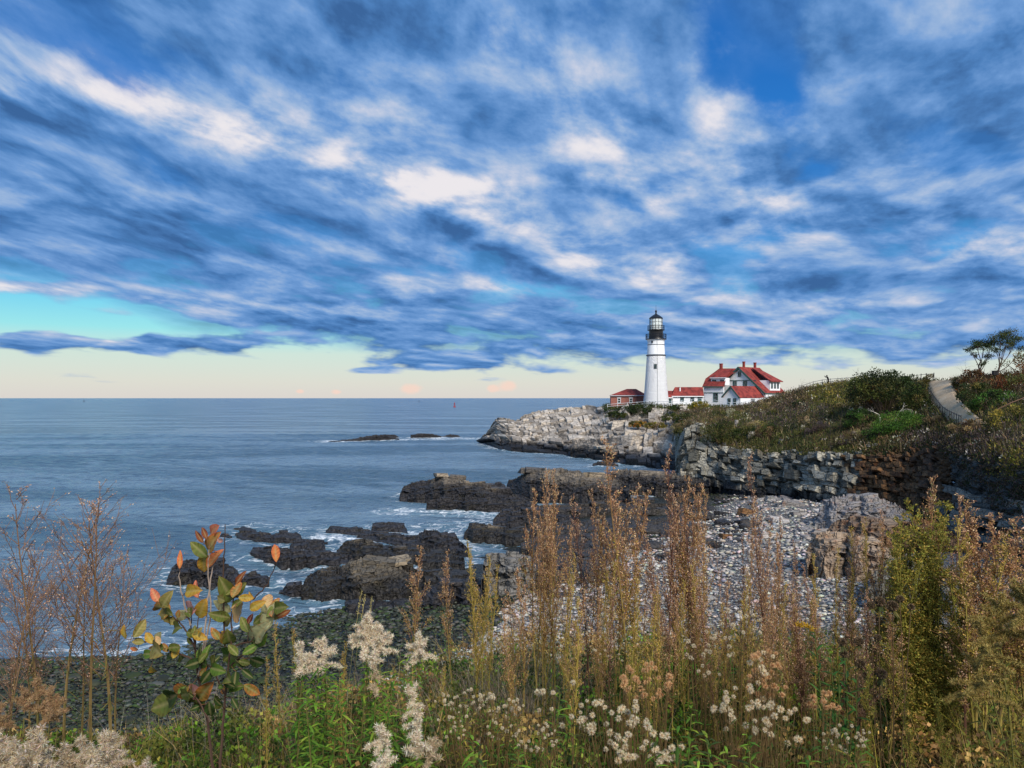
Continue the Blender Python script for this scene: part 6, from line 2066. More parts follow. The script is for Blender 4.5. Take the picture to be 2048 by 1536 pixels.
# ------------------------------------------------------------------ plants on the bank
def gpos(px, Y):
    X = (px - CX) / FPX * Y
    return np.array([X, Y, float(bank_z(X, Y))])
TOP_BROWN = [lin(168, 132, 96), lin(186, 150, 112), lin(142, 106, 76), lin(206, 176, 142), lin(156, 118, 88), lin(172, 146, 92)]
TOP_PINK = [lin(170, 138, 108), lin(150, 118, 92), lin(190, 160, 132), lin(132, 102, 80)]
TOP_GOLD = [lin(160, 134, 60), lin(140, 116, 52), lin(176, 152, 84), lin(120, 104, 46), lin(134, 122, 50)]
TOP_GREEN = [lin(124, 122, 48), lin(104, 108, 42), lin(142, 136, 62), lin(90, 92, 38)]
STEM_Y = lin(142, 132, 58)
STEM_B = lin(92, 64, 46)
def weed(name, label, h, seed, w=0.14, start=0.42, pal=TOP_BROWN, low=STEM_Y, high=lin(124, 90, 62), nb=46, bits=13, open_=0.0, bit=0.0092, leafy=60, group=None, gold_low=None, head_name='seed_heads'):
    """tall plant with one main stem, many rising side branches and small dry seed heads"""
    r_ = np.random.default_rng(seed)
    t = empty(name, (0, 0, 0), label, 'weed', group)
    n = 14
    z = np.linspace(0, 1, n)
    sway = np.stack([0.06 * np.sin(z * 2.4 + r_.random() * 6) * z * h, 0.05 * np.sin(z * 2.8 + r_.random() * 6) * z * h, z * h], 1)
    m = MB()
    sc_ = np.array(low)[None] * (1 - z[:, None]) + np.array(high)[None] * z[:, None]
    m.tube(sway - [0, 0, 0.05], 0.0058 * (1 - z) + 0.0014, 5, sc_)
    Pb, Db, Cb = [], [], []
    for k in range(nb):
        f = start + (1 - start) * (k + r_.random()) / nb
        f = min(f, 0.995)
        p = np.array([np.interp(f, z, sway[:, i]) for i in range(3)])
        g = (f - start) / (1 - start)
        L = w * (1.9 + open_ * 1.8) * (0.25 + 0.75 * min(1, (g + 0.06) * 4.0)) * (1 - g) ** 0.75 * (0.35 + 0.9 * r_.random() ** 1.4) + 0.025
        a = r_.random() * 6.283
        out = 0.34 + 0.30 * r_.random() + open_ * 0.5
        d = unit(np.array([math.cos(a) * out, math.sin(a) * out, 1.0]))
        q = [p]
        for j in range(4):
            d = unit(d + np.array([0, 0, 0.14]) + 0.13 * r_.normal(size=3))
            q.append(q[-1] + d * L / 4)
        q = np.array(q)
        bc_ = np.array(high) * (0.8 + 0.4 * r_.random())
        m.tube(q, [0.0017, 0.0014, 0.0012, 0.001, 0.0007], 3, bc_)
        runs = [(q[2:], 0.5)]
        for j in range(int(2 + L * 26)):
            s0 = 0.25 + 0.7 * r_.random()
            b0 = np.array([np.interp(s0, [0, .25, .5, .75, 1], q[:, i]) for i in range(3)])
            td = unit(d + 0.55 * r_.normal(size=3) + np.array([math.cos(a), math.sin(a), 0.5]) * 0.35)
            tl = (0.18 + 0.25 * r_.random()) * (0.035 + L * 0.75)
            e = b0 + td * tl + np.array([0, 0, 0.15 * tl])
            m.tube([b0, e], [0.0009, 0.0005], 3, bc_)
            runs.append((np.array([b0, (b0 + e) / 2, e]), 1.0))
        Xs = []
        for run, share in runs:
            nb_ = int(bits * share * (0.35 + 0.35 * r_.random())) + 1
            s = r_.random(nb_) ** 0.75 * (len(run) - 1)
            Xs.append(np.stack([np.interp(s, np.arange(len(run)), run[:, i]) for i in range(3)], 1))
        X = np.concatenate(Xs)
        nbits = len(X)
        X = X + r_.normal(size=(nbits, 3)) * (0.0035 + 0.012 * L)
        Pb.append(X)
        Db.append(unit(d + 0.9 * r_.normal(size=(nbits, 3))))
        c = pick(r_, pal, nbits, 0.22)
        if gold_low is not None:
            mk_ = r_.random(nbits) > g * 1.6 + 0.1
            c[mk_] = pick(r_, gold_low, int(mk_.sum()), 0.2)
        Cb.append(c)
    m.build('stem', M['stem'], t)
    P, D, C = np.concatenate(Pb), np.concatenate(Db), np.concatenate(Cb)
    V, F, Cc = diamonds(r_, P, D, bit * (0.6 + 0.9 * r_.random(len(P))), bit * 0.55, np.clip(C * np.array([1.34, 1.32, 1.30]), 0.004, 1))
    mk(head_name, V, F, M['leafy'], t, col=Cc, kind='stuff')
    if leafy:
        f = r_.random(leafy) * (start + 0.25)
        p = np.stack([np.interp(f, z, sway[:, i]) for i in range(3)], 1)
        a = r_.random(leafy) * 6.283
        D = unit(np.stack([np.cos(a), np.sin(a), 0.5 * r_.normal(size=leafy) - 0.1], 1))
        S = unit(np.cross(D, np.array([0, 0, 1.0]) + 0.5 * r_.normal(size=(leafy, 3))))
        V, F, Cc = lance(r_, p, D, S, 0.02 + 0.05 * r_.random(leafy), 0.004 + 0.003 * r_.random(leafy), pick(r_, [low, lin(108, 84, 56), lin(96, 92, 44)], leafy), 0.7)
        mk('dry_leaves', V, F, M['leafy'], t, col=Cc)
    t['h'] = h
    return t
VAR = {}
def variants(key, n, **kw):
    VAR[key] = [weed(kw['nm'], 'x', kw['h'] * (0.9 + 0.2 * k / max(1, n - 1)), kw['seed'] + k, **{a: c for a, c in kw.items() if a not in ('nm', 'h', 'seed')}) for k in range(n)]
variants('brown', 5, nm='dry_horseweed', h=1.6, seed=1000, gold_low=TOP_GOLD)
variants('gold', 3, nm='golden_horseweed', h=1.4, seed=1020, pal=TOP_GOLD + TOP_BROWN[:2], low=STEM_Y, high=lin(150, 132, 60), w=0.075, start=0.36)
variants('rust', 4, nm='dry_horseweed', h=1.5, seed=1040, pal=TOP_BROWN[:1] + TOP_PINK, low=STEM_B, high=lin(98, 66, 54), start=0.36, w=0.14)
variants('green', 4, nm='green_horseweed', h=1.4, seed=1060, pal=TOP_GREEN + TOP_GOLD[:2], low=lin(120, 118, 48), high=lin(128, 122, 52), start=0.12, w=0.15, nb=62, bits=14, bit=0.011)
variants('open', 4, nm='bare_branched_weed', h=1.5, seed=1080, pal=TOP_PINK, low=lin(118, 104, 54), high=lin(114, 86, 66), start=0.36, w=0.15, nb=30, bits=7, open_=0.7, bit=0.007)
USED = set()
R2 = np.random.default_rng(77)
def place(key, px, top, Y, label, group=None, wscale=1.0, i=None):
    k = int(R2.integers(0, len(VAR[key]))) if i is None else i % len(VAR[key])
    src = VAR[key][k]
    if (key, k) in USED:
        o = copy_tree(src)
    else:
        o = src
        USED.add((key, k))
    g = gpos(px, Y)
    H = zz(top, Y) - g[2]
    s = H / src['h']
    ws = s ** 0.5 * wscale
    o.location = Vector(g)
    o.scale = (ws, ws, s)
    o.rotation_euler = ((R2.random() - 0.5) * 0.10, (R2.random() - 0.5) * 0.20, R2.random() * 6.283)
    o['label'] = label
    if group:
        o['group'] = group
    elif 'group' in o:
        del o['group']
    return o
GB = 'dry brown horseweed stalks on the bank'
# clump by clump, from the picture's left to its right
for px, top, Y, lab in [(72, 985, 4.1, 'bare branched weed at the far left with a flat forked head'), (132, 975, 4.3, 'slender bare branched weed with a green lower stem near the left edge'),
                        (186, 1000, 4.2, 'bare pinkish weed left of the twin dark stems'), (212, 1008, 4.2, 'bare pinkish weed with a dark thick stem nearest the orange sapling')]:
    place('open', px, top, Y, lab, wscale=1.35)
for px, top, Y in [(22, 1080, 4.0), (48, 1120, 4.5), (100, 1120, 4.6), (158, 1090, 4.7), (-20, 1030, 4.2), (236, 1110, 4.6), (8, 1210, 3.8)]:
    place('open', px, top, Y, 'thin pinkish dead weed among the tall bare ones at the left', 'thin pinkish dead weeds at the left', 1.1)
place('brown', 822, 1104, 4.9, 'lone brown weed with a plump head in front of the layered ledge', wscale=0.85, i=0)
place('brown', 915, 1106, 5.0, 'brown topped weed just left of the tight golden clump', wscale=0.6, i=1)
for px, top in [(938, 1128), (950, 1098), (960, 1092), (968, 1120), (978, 1140)]:
    place('gold', px, top, 5.0, 'golden stemmed weed in the tight clump before the grey boulder', 'golden weeds in the clump before the grey boulder', 0.7)
for px, top in [(1062, 950), (1072, 945), (1082, 985), (1092, 1000), (1100, 985), (1112, 1020), (1122, 1060), (1078, 1050), (1104, 1075)]:
    place('brown', px, top, 4.8, 'yellow stemmed brown weed in the big clump left of the tallest stalk', 'brown weeds in the clump left of the tallest stalk', 0.72)
place('rust', 1152, 1025, 5.2, 'reddish weed between the big clump and the tallest stalk, left one', wscale=.8)
place('rust', 1180, 1000, 5.1, 'reddish weed between the big clump and the tallest stalk, right one', wscale=.8)
place('brown', 1256, 884, 4.6, 'tallest brown horseweed stalk, standing before the cove', wscale=1.15, i=2)
for px, top in [(1222, 975), (1236, 985), (1272, 980), (1290, 990), (1246, 1010), (1262, 1060), (1214, 1040)]:
    place('brown', px, top, 4.8, 'brown weed crowding the foot of the tallest stalk', 'brown weeds round the tallest stalk', 0.95)
place('rust', 1334, 902, 4.8, 'second tallest brown stalk with a narrow leaning tip', wscale=.9)
for px, top in [(1310, 1090), (1322, 1060), (1345, 1000), (1356, 960), (1372, 975), (1384, 1000), (1398, 985), (1412, 978), (1428, 990), (1440, 1000), (1300, 1130), (1404, 1060), (1366, 1050)]:
    place('rust' if px % 4 else 'brown', px, top, 4.7, 'rusty brown weed in the row right of the tallest stalk', 'rusty weeds in the row right of the tallest stalk', 0.8)
place('rust', 1536, 918, 4.7, 'pinkish brown weed with a solitary feathery tip before the cliff', wscale=.8)
place('brown', 1482, 1010, 4.8, 'slim brown weed with a round top at the left of the white beach', wscale=.6)
for px, top in [(1460, 1090), (1478, 1120), (1500, 1080), (1516, 1060), (1528, 1040), (1546, 1070), (1560, 1040), (1576, 1085), (1590, 1110), (1604, 1140), (1490, 1180), (1620, 1150), (1508, 1140), (1552, 1150)]:
    place(('rust', 'brown', 'open')[px % 3], px, top, 4.9, 'thin brown weed standing before the white cobbles', 'thin brown weeds before the white cobbles', 0.62)
for px, top, Y in [(1020, 1180, 4.6), (1044, 1140, 4.5), (1136, 1110, 4.6), (1166, 1150, 4.4), (1196, 1120, 4.5), (1206, 1180, 4.3), (1282, 1150, 4.4), (1316, 1190, 4.2), (1338, 1160, 4.4), (1378, 1170, 4.3), (1420, 1120, 4.4), (1452, 1170, 4.4), (1466, 1210, 4.2), (1496, 1230, 4.2), (1524, 1200, 4.3), (1538, 1170, 4.5), (1568, 1190, 4.3), (1584, 1220, 4.2), (1612, 1200, 4.3), (1632, 1230, 4.2)]:
    place('gold' if px % 3 else 'brown', px, top, Y, 'shorter golden weed filling the row of tall stalks', 'shorter golden weeds filling the row of stalks', 0.75)
for px, top, Y in [(1056, 1200, 4.2), (1128, 1190, 4.1), (1150, 1210, 4.0), (1232, 1170, 4.2), (1252, 1220, 4.0), (1300, 1200, 4.1), (1356, 1200, 4.1), (1392, 1150, 4.3), (1436, 1160, 4.2), (1486, 1160, 4.3), (1512, 1180, 4.2), (1554, 1220, 4.0), (1598, 1180, 4.2), (1622, 1190, 4.2), (1656, 1210, 4.1), (1684, 1200, 4.0), (1712, 1210, 4.0), (1742, 1190, 4.0), (1770, 1200, 4.0)]:
    place(('brown', 'gold', 'rust')[px % 3], px, top, Y, 'x', 'low tan weeds standing just before the tall stalks', 0.85)
for px, top in [(1640, 1120), (1660, 1130), (1676, 1100), (1690, 1080), (1706, 1060), (1722, 1020), (1738, 1070), (1752, 1090), (1766, 1040), (1782, 1090), (1800, 1120), (1700, 1150), (1776, 1150), (1650, 1190), (1730, 1160)]:
    place(('brown', 'rust', 'gold')[px % 3], px, top, 4.6, 'brown and gold weed before the tan boulders', 'brown and gold weeds before the tan boulders', 0.8)
place('brown', 1860, 958, 4.5, 'brown weed with a tall pointed tip before the brown earth bank', wscale=.8)
place('rust', 1908, 1000, 4.6, 'dark reddish weed leaning before the dark bluff', wscale=.7)
for px, top in [(1806, 1090), (1824, 1060), (1838, 1040), (1846, 1080), (1862, 1050), (1876, 1070), (1892, 1060), (1816, 1150), (1880, 1130), (1832, 1000), (1868, 1010), (1896, 1020), (1810, 1030), (1904, 1100), (1850, 1120)]:
    place('green', px, top, 4.3, 'bushy yellow green weed in the thick stand right of the cobbles', 'yellow green weeds in the thick stand', 1.35)
for px, top in [(1926, 1040), (1944, 1070), (1960, 1050), (1978, 1080), (1996, 1040), (2012, 1060), (2030, 1050), (2046, 1080), (2064, 1040), (1935, 1110), (1970, 1130), (2020, 1120), (2052, 1150), (1984, 1010), (2024, 1000)]:
    place(('brown', 'green', 'gold', 'rust')[px % 4], px, top, 4.1, 'rust and green weed in the dense stand at the right edge', 'rust and green weeds in the dense stand', 1.4)
for i, (px, top, Y) in enumerate([(566, 1230, 4.2), (600, 1260, 4.0), (540, 1300, 3.9), (690, 1290, 4.0), (684, 1310, 4.1), (675, 1340, 3.9), (1440, 1300, 4.0), (1010, 1300, 4.6), (890, 1330, 4.5), (1150, 1330, 4.2), (1745, 1330, 3.7), (1830, 1390, 3.5), (1900, 1380, 3.5), (2000, 1330, 3.4)]):
    place('gold' if px < 1500 else 'green', px, top, Y, 'short golden green weed in the undergrowth of the bank', 'short golden weeds in the undergrowth', 0.7)
# anything not planted goes
for k, lst in VAR.items():
    for i, o in enumerate(lst):
        if (k, i) not in USED:
            for c in list(o.children):
                bpy.data.objects.remove(c)
            bpy.data.objects.remove(o)

# ------------------------------------------------------------------ the sapling with big autumn leaves
def leaf_shape(fold, curl, wave, seed):
    n, S = 17, np.array([-1, -0.66, -0.33, 0, 0.33, 0.66, 1])
    t = np.linspace(0, 1, n)
    w = np.sin(np.pi * t ** 0.82) ** 0.75 * 0.255
    w[0], w[-1] = 0.010, 0.003
    V = []
    for k in range(n):
        for s in S:
            ribs = 0.010 * math.cos((t[k] - abs(s) * 0.10) * 2 * math.pi * 6)
            V.append([s * w[k], t[k] + abs(s) * w[k] * 0.10, -curl * t[k] ** 2 + abs(s) * w[k] * fold + wave * math.sin(t[k] * 9 + s * 2) * abs(s) * 0.05 + ribs * (abs(s) > 0)])
    V = np.array(V)
    m = len(S)
    F = np.array([[k * m + j, k * m + j + 1, k * m + j + m + 1, k * m + j + m] for k in range(n - 1) for j in range(m - 1)])
    return V, F, np.repeat(t, m), np.tile(np.abs(S), n)
LEAF = [leaf_shape(f, c, w, 0) for f, c, w in ((0.25, 0.10, 0.4), (0.4, 0.2, 0.6), (0.12, -0.06, 0.4), (0.55, 0.15, 0.3), (0.3, 0.28, 0.8))]
CL = dict(g=(lin(96, 112, 48), lin(112, 112, 52)), o=(lin(122, 122, 66), lin(150, 132, 72)), d=(lin(44, 68, 28), lin(58, 76, 32)), b=(lin(76, 108, 38), lin(96, 118, 44)),
          y=(lin(166, 148, 56), lin(190, 138, 56)), r=(lin(190, 124, 62), lin(206, 108, 66)), s=(lin(202, 130, 92), lin(204, 110, 84)), p=(lin(206, 156, 144), lin(200, 138, 126)),
          k=(lin(140, 84, 44), lin(116, 58, 38)), e=(lin(142, 142, 100), lin(150, 150, 112)), q=(lin(198, 170, 116), lin(206, 158, 110)), x=(lin(112, 40, 28), lin(96, 34, 26)))
LV = [  # base x, y -> tip x, y in the sapling's own sketch units, colour
 (1075, 405, 1062, 530, 'y'), (1088, 490, 1168, 375, 'r'), (1088, 430, 988, 345, 'g'), (1092, 402, 1132, 300, 'o'), (1104, 312, 1140, 262, 's'), (1085, 335, 1060, 272, 'k'), (1066, 356, 1020, 288, 'k'), (1138, 338, 1174, 352, 'p'),
 (942, 492, 948, 388, 'r'), (1450, 456, 1440, 346, 'r'), (975, 612, 1048, 602, 'y'), (1040, 645, 1012, 548, 's'), (1024, 702, 934, 712, 'p'), (1042, 748, 1076, 648, 'y'),
 (832, 668, 790, 588, 's'), (850, 692, 892, 612, 'o'), (850, 696, 792, 682, 'g'), (848, 700, 906, 735, 'g'), (700, 852, 772, 748, 'o'), (656, 858, 644, 784, 'y'), (800, 884, 756, 815, 'y'), (802, 938, 724, 940, 'b'), (722, 918, 678, 906, 'r'),
 (840, 890, 818, 842, 'q'), (905, 962, 942, 882, 'y'), (882, 928, 846, 878, 'o'), (790, 1005, 818, 1046, 'y'), (1012, 830, 1084, 862, 'y'),
 (1216, 655, 1152, 538, 'g'), (1220, 645, 1264, 548, 'o'), (1228, 632, 1300, 558, 'g'), (1236, 575, 1278, 506, 'k'), (1212, 718, 1114, 652, 'e'), (1205, 748, 1088, 728, 'g'), (1210, 742, 1158, 806, 'o'), (1214, 700, 1282, 744, 'q'), (1214, 692, 1278, 648, 'g'),
 (1250, 642, 1340, 646, 'y'), (1310, 704, 1388, 662, 'y'), (1390, 705, 1418, 608, 'q'), (1400, 744, 1494, 660, 'g'), (1440, 752, 1534, 700, 'k'), (1390, 815, 1428, 668, 'e'), (1328, 782, 1388, 732, 'g'), (1302, 824, 1262, 738, 'g'), (1300, 780, 1326, 722, 'x'),
 (1318, 876, 1350, 778, 'e'), (1338, 872, 1376, 782, 'e'), (1152, 864, 1102, 796, 'g'), (1160, 822, 1210, 880, 'y'), (1352, 892, 1262, 944, 'b'), (1248, 956, 1142, 952, 'b'), (1064, 975, 956, 1008, 'd'), (1112, 1016, 1046, 1112, 'd'), (1110, 1000, 1160, 1050, 'd'), (1170, 1080, 1240, 1120, 'd'), (1238, 1030, 1222, 1124, 'd'),
 (976, 1128, 1066, 1158, 'p'), (988, 1108, 896, 1162, 'g'), (918, 1184, 796, 1228, 'g'), (930, 1150, 850, 1185, 'd'), (1096, 1190, 1104, 1290, 'd'), (1216, 1170, 1250, 1232, 'd'), (1280, 1100, 1370, 1160, 'g'), (1270, 1020, 1330, 1070, 'd'), (1310, 960, 1400, 1005, 'd'), (1230, 965, 1290, 1010, 'd'),
 (1440, 700, 1500, 690, 'g'), (1424, 690, 1470, 640, 'o'), (1060, 1210, 1030, 1260, 'd'), (1080, 1160, 1020, 1200, 'd'), (1180, 660, 1130, 640, 'o'), (1330, 650, 1300, 610, 'y')]
def sap(x, y, Y):
    return W(x * 0.3814, 950 + y * 0.3814, Y)
def build_sapling():
    r_ = np.random.default_rng(41)
    Y0 = 3.3
    base = gpos(428, Y0 + 0.05)
    t = absolute(empty('sapling', base, 'young sapling with big leaves turning from green to orange and pink', 'sapling'))
    TR = [[(1150, 1700), (1160, 1400), (1180, 1150), (1212, 900), (1215, 720), (1235, 560)], [(1130, 1650), (1090, 1300), (1040, 1050), (1020, 900), (1002, 790), (1005, 735)], [(1040, 1050), (1095, 800), (1108, 690), (1088, 480), (1095, 390)],
          [(1020, 900), (960, 790), (905, 740), (848, 690)], [(1020, 970), (930, 930), (870, 905), (700, 858)], [(1212, 900), (1320, 870), (1395, 740), (1432, 690)], [(1100, 1300), (1040, 1180), (985, 1115), (915, 1175)],
          [(1002, 790), (965, 680), (942, 560), (941, 492)], [(1235, 640), (1330, 650), (1405, 570), (1448, 456)], [(1060, 950), (1100, 560), (1140, 400)], [(1180, 900), (1168, 500), (1184, 262)], [(1020, 900), (1040, 745)], [(1180, 1150), (1110, 1010), (1064, 975)], [(1212, 1000), (1260, 950), (1350, 892)]]
    off = lambda k: Y0 + 0.10 * math.sin(k * 2.3)
    tree = []
    for k, pts in enumerate(TR):
        d0 = Y0 if k > 1 else off(k)
        P = np.array([sap(x, y, d0 + (off(k) - d0) * i / (len(pts) - 1)) for i, (x, y) in enumerate(pts)])
        s = np.linspace(0, len(pts) - 1, len(pts) * 4)
        Q = np.stack([np.interp(s, np.arange(len(pts)), P[:, i]) for i in range(3)], 1) + r_.normal(size=(len(s), 3)) * 0.0015
        c = lin(74, 56, 46) if k not in (2, 7, 9) else lin(150, 134, 120)
        MB().tube(Q, np.linspace(0.007 if k < 2 else 0.0042, 0.0018, len(Q)), 5, c).build('branch', M['stem'], t)
        tree.append(Q)
    A = np.concatenate(tree)
    EX = []
    for k in range(84):
        q = tree[int(r_.choice([0, 1, 3, 4, 5, 6, 12, 13]))]
        p = q[int(len(q) * (0.35 + 0.65 * r_.random())) - 1]
        x0, y0 = (CX + p[0] / p[1] * FPX) / 0.3814, (HY + (EYE - p[2]) / p[1] * FPX - 950) / 0.3814
        if y0 > 1250:
            continue
        a, L_ = r_.random() * 6.28, 45 + 45 * r_.random()
        low = y0 > 900
        EX.append((x0 + 12 * math.cos(a), y0 + 12 * math.sin(a), x0 + L_ * math.cos(a), y0 + L_ * math.sin(a) * 0.9 - 18, r_.choice(list('ddbgg' if low else 'gogeog'))))
    for i, (x0, y0, x1, y1, c) in enumerate(LV + EX):
        b0 = sap(x0, y0, Y0)
        j = np.argmin(np.linalg.norm((A - b0)[:, [0, 2]], axis=1))
        Yl = A[j, 1] - 0.03 + 0.05 * r_.normal()
        b0, b1 = sap(x0, y0, Yl), sap(x1, y1, Yl + 0.06 * r_.normal())
        d = b1 - b0
        L = np.linalg.norm(d)
        d /= L
        L *= 0.93
        V, F, tt, ss = LEAF[int(r_.integers(0, 5))]
        # face turned to the viewer, rolled by chance
        f = unit(np.array([0.35 * r_.normal(), -1.0, 0.5 * r_.random()]))
        s = unit(np.cross(d, f))
        nrm = np.cross(s, d)
        Rm = np.stack([s, d, nrm], 1)
        c0, c1 = np.array(CL[c][0]), np.array(CL[c][1])
        if c in 'goe' and r_.random() < 0.35:
            c1 = np.array(lin(190, 112, 58))
        k = np.clip(ss * 0.55 + tt ** 2 * 0.6 + 0.15 * r_.normal(size=len(tt)), 0, 1)[:, None]
        C = c0 * (1 - k) + c1 * k
        C = C * (1 + 0.13 * np.cos((tt - ss * 0.10) * 2 * math.pi * 6 + 0.6) + 0.12 * r_.normal(size=len(tt)))[:, None]
        blot = (r_.random(len(tt)) < 0.05) | ((ss > 0.9) & (r_.random(len(tt)) < 0.4))
        C[blot] *= np.array([0.75, 0.5, 0.4])
        C[ss == 0] = C[ss == 0] * 0.6 + np.array(lin(190, 170, 120)) * 0.4
        wid = 1.0 if c not in 'k' else 0.7
        if i in (8, 9):
            wid = 0.6
        mk('leaf', (V * np.array([wid, 1, 1]) * L) @ Rm.T, F, M['leafy'], t, smooth=True, col=np.clip(C, 0.003, 1), loc=b0)
        if np.linalg.norm(A[j] - b0) > 0.006:
            MB().tube([A[j], (A[j] + b0) / 2 + [0, 0, -0.004], b0], [0.0016, 0.0013, 0.0012], 4, lin(120, 84, 56)).build('leaf_stalk', M['stem'], t)
build_sapling()

# ------------------------------------------------------------------ goldenrod gone to white fluff
def plume_geo(r_, h, n_r=9, L=0.10, pal=None, rad=0.015):
    """arching racemes thick with pale down"""
    pal = pal or [lin(226, 214, 190), lin(210, 194, 166), lin(240, 230, 208), lin(190, 168, 138)]
    Pp, Dd, Cc = [], [], []
    for k in range(n_r):
        f = k / max(1, n_r - 1)
        a = r_.random() * 6.28
        p = np.array([0, 0, h * f])
        d = unit(np.array([math.cos(a) * 0.9, math.sin(a) * 0.9, 0.7 + f]))
        Lk = L * (1.05 - 0.55 * f) * (0.8 + 0.4 * r_.random())
        q = [p]
        for j in range(6):
            d = unit(d + np.array([0.25 * math.cos(a), 0.25 * math.sin(a), -0.22]) * (1 - f))
            q.append(q[-1] + d * Lk / 6)
        q = np.array(q)
        m = int(420 * Lk / 0.10)
        s = r_.random(m) * 6
        X = np.stack([np.interp(s, np.arange(7), q[:, i]) for i in range(3)], 1)
        lump = 0.65 + 0.5 * np.abs(np.sin(s * 2.6 + k))
        dd = rand_dirs(r_, m, 0.15)
        X = X + dd * (rad * 0.5 * lump)[:, None] * r_.random((m, 1))
        Pp.append(X)
        Dd.append(dd)
        Cc.append(np.clip(pick(r_, pal, m, 0.10), 0.01, 0.95))
    P, D, C = np.concatenate(Pp), np.concatenate(Dd), np.concatenate(Cc)
    return hairs(r_, P, D, rad * (0.6 + 0.7 * r_.random(len(P))), 0.0016, C)
def goldenrod(label, px, top, Y, seed, leaves=70, leaf_pal=G_BRIGHT, n_r=10, L=0.09, ph=0.10, pal=None, lean=0.0, group=None, name='goldenrod', fluff=True, leafL=0.075, bottom=0.15, spread=0.0):
    r_ = np.random.default_rng(seed)
    g = gpos(px, Y)
    H = zz(top, Y) - g[2]
    t = empty(name, g, label, 'wildflower', group)
    n = 8
    z = np.linspace(0, 1, n)
    body = H - ph * 1.1
    a = r_.random() * 6.28
    S = np.stack([np.cos(a) * 0.05 * z ** 2 + lean * z ** 2, np.sin(a) * 0.05 * z ** 2, z * body], 1)
    MB().tube(S - [0, 0, 0.04], np.linspace(0.0045, 0.0025, n), 5, lin(96, 92, 48)).build('stem', M['stem'], t)
    if leaves:
        f = bottom + (1 - bottom) * (np.arange(leaves) + r_.random(leaves)) / leaves
        p = np.stack([np.interp(f, z, S[:, i]) for i in range(3)], 1)
        an = np.arange(leaves) * 2.4 + r_.random(leaves)
        D = unit(np.stack([np.cos(an), np.sin(an), 0.55 + 0.35 * r_.normal(size=leaves)], 1))
        Sd = unit(np.cross(D, np.array([0, 0, 1.0])))
        ll = leafL * (1.15 - 0.45 * f) * (0.7 + 0.5 * r_.random(leaves))
        C = np.clip(pick(r_, leaf_pal, leaves, 0.2) * np.array([1.55, 1.4, 1.0]), 0.003, 1)
        low = (f < 0.35) & (r_.random(leaves) < 0.5)
        C[low] = pick(r_, G_TAN, int(low.sum()))
        V, F, Cc = lance(r_, p, D, Sd, ll, ll * 0.22, C, 0.45)
        mk('leaves', V, F, M['leafy'], t, col=Cc)
    if fluff:
        V, F, Cc = plume_geo(r_, ph, n_r, L, pal)
        mk('seed_plume', V + S[-1], F, M['leafy'], t, col=Cc, kind='stuff')
    return t
DULL = [lin(190, 172, 140), lin(170, 148, 116), lin(206, 190, 160)]
for i, (px, top, Y, lab, kw) in enumerate([
    (750, 1232, 3.9, 'tallest white fluffy goldenrod, left one of the big cluster', dict(n_r=16, L=0.085, ph=0.13)),
    (775, 1262, 3.85, 'white fluffy goldenrod in the middle of the big cluster', dict(n_r=16, L=0.09, ph=0.11)),
    (806, 1276, 3.9, 'white fluffy goldenrod leaning right at the end of the big cluster', dict(n_r=14, L=0.09, ph=0.09, lean=0.05)),
    (735, 1262, 3.8, 'white fluffy goldenrod low on the left of the big cluster', dict(n_r=12, L=0.10, ph=0.10)),
    (760, 1306, 3.7, 'small white goldenrod head hanging below the big cluster', dict(n_r=6, L=0.06, ph=0.05)),
    (612, 1284, 3.7, 'white curled goldenrod over the bright green leaves, left one', dict(n_r=6, L=0.075, ph=0.09)),
    (634, 1278, 3.7, 'white curled goldenrod over the bright green leaves, middle one', dict(n_r=6, L=0.08, ph=0.10)),
    (654, 1280, 3.75, 'white curled goldenrod over the bright green leaves, right one', dict(n_r=6, L=0.075, ph=0.10)),
    (590, 1310, 3.6, 'low white goldenrod beside the sapling', dict(n_r=6, L=0.08, ph=0.07)),
    (618, 1320, 3.55, 'low white goldenrod drooping over the bright green leaves', dict(n_r=5, L=0.07, ph=0.06)),
    (822, 1386, 3.4, 'pinkish white goldenrod standing alone in the lower middle', dict(n_r=9, L=0.06, ph=0.10, leaves=40)),
    (836, 1424, 3.35, 'pinkish white goldenrod drooping below the lone one', dict(n_r=7, L=0.07, ph=0.06, leaves=30)),
    (745, 1345, 3.6, 'grey goldenrod tuft hidden among the leaves below the big cluster', dict(n_r=6, L=0.06, ph=0.09, pal=DULL)),
    (764, 1470, 3.05, 'white goldenrod tuft at the bottom edge under the middle', dict(n_r=8, L=0.07, ph=0.06)),
    (816, 1474, 3.0, 'white goldenrod tuft at the bottom edge right of the other tuft', dict(n_r=8, L=0.07, ph=0.06)),
    (885, 1490, 3.0, 'dull grey goldenrod tuft near the bottom edge', dict(n_r=7, L=0.07, ph=0.06, pal=DULL)),
    (748, 1510, 2.9, 'low white goldenrod tuft cut by the bottom edge', dict(n_r=8, L=0.07, ph=0.05)),
]):
    goldenrod(lab, px, top, Y, 2000 + i, **kw)
for i, (px, top) in enumerate([(-10, 1486), (22, 1470), (52, 1482), (76, 1452), (98, 1474), (118, 1488), (40, 1502), (86, 1500), (140, 1506), (4, 1512), (176, 1494), (196, 1472), (216, 1484), (236, 1460), (246, 1498), (206, 1510), (282, 1520), (150, 1522), (62, 1522), (26, 1524)]):
    goldenrod('dull white fluffy goldenrod in the mass filling the lower left corner', px, top, 2.75 + 0.25 * (i % 3) / 2, 2040 + i, n_r=12, L=0.066, ph=0.12, leaves=30, leaf_pal=G_OLIVE, pal=DULL + [lin(206, 196, 182)], group='white goldenrods in the lower left corner')
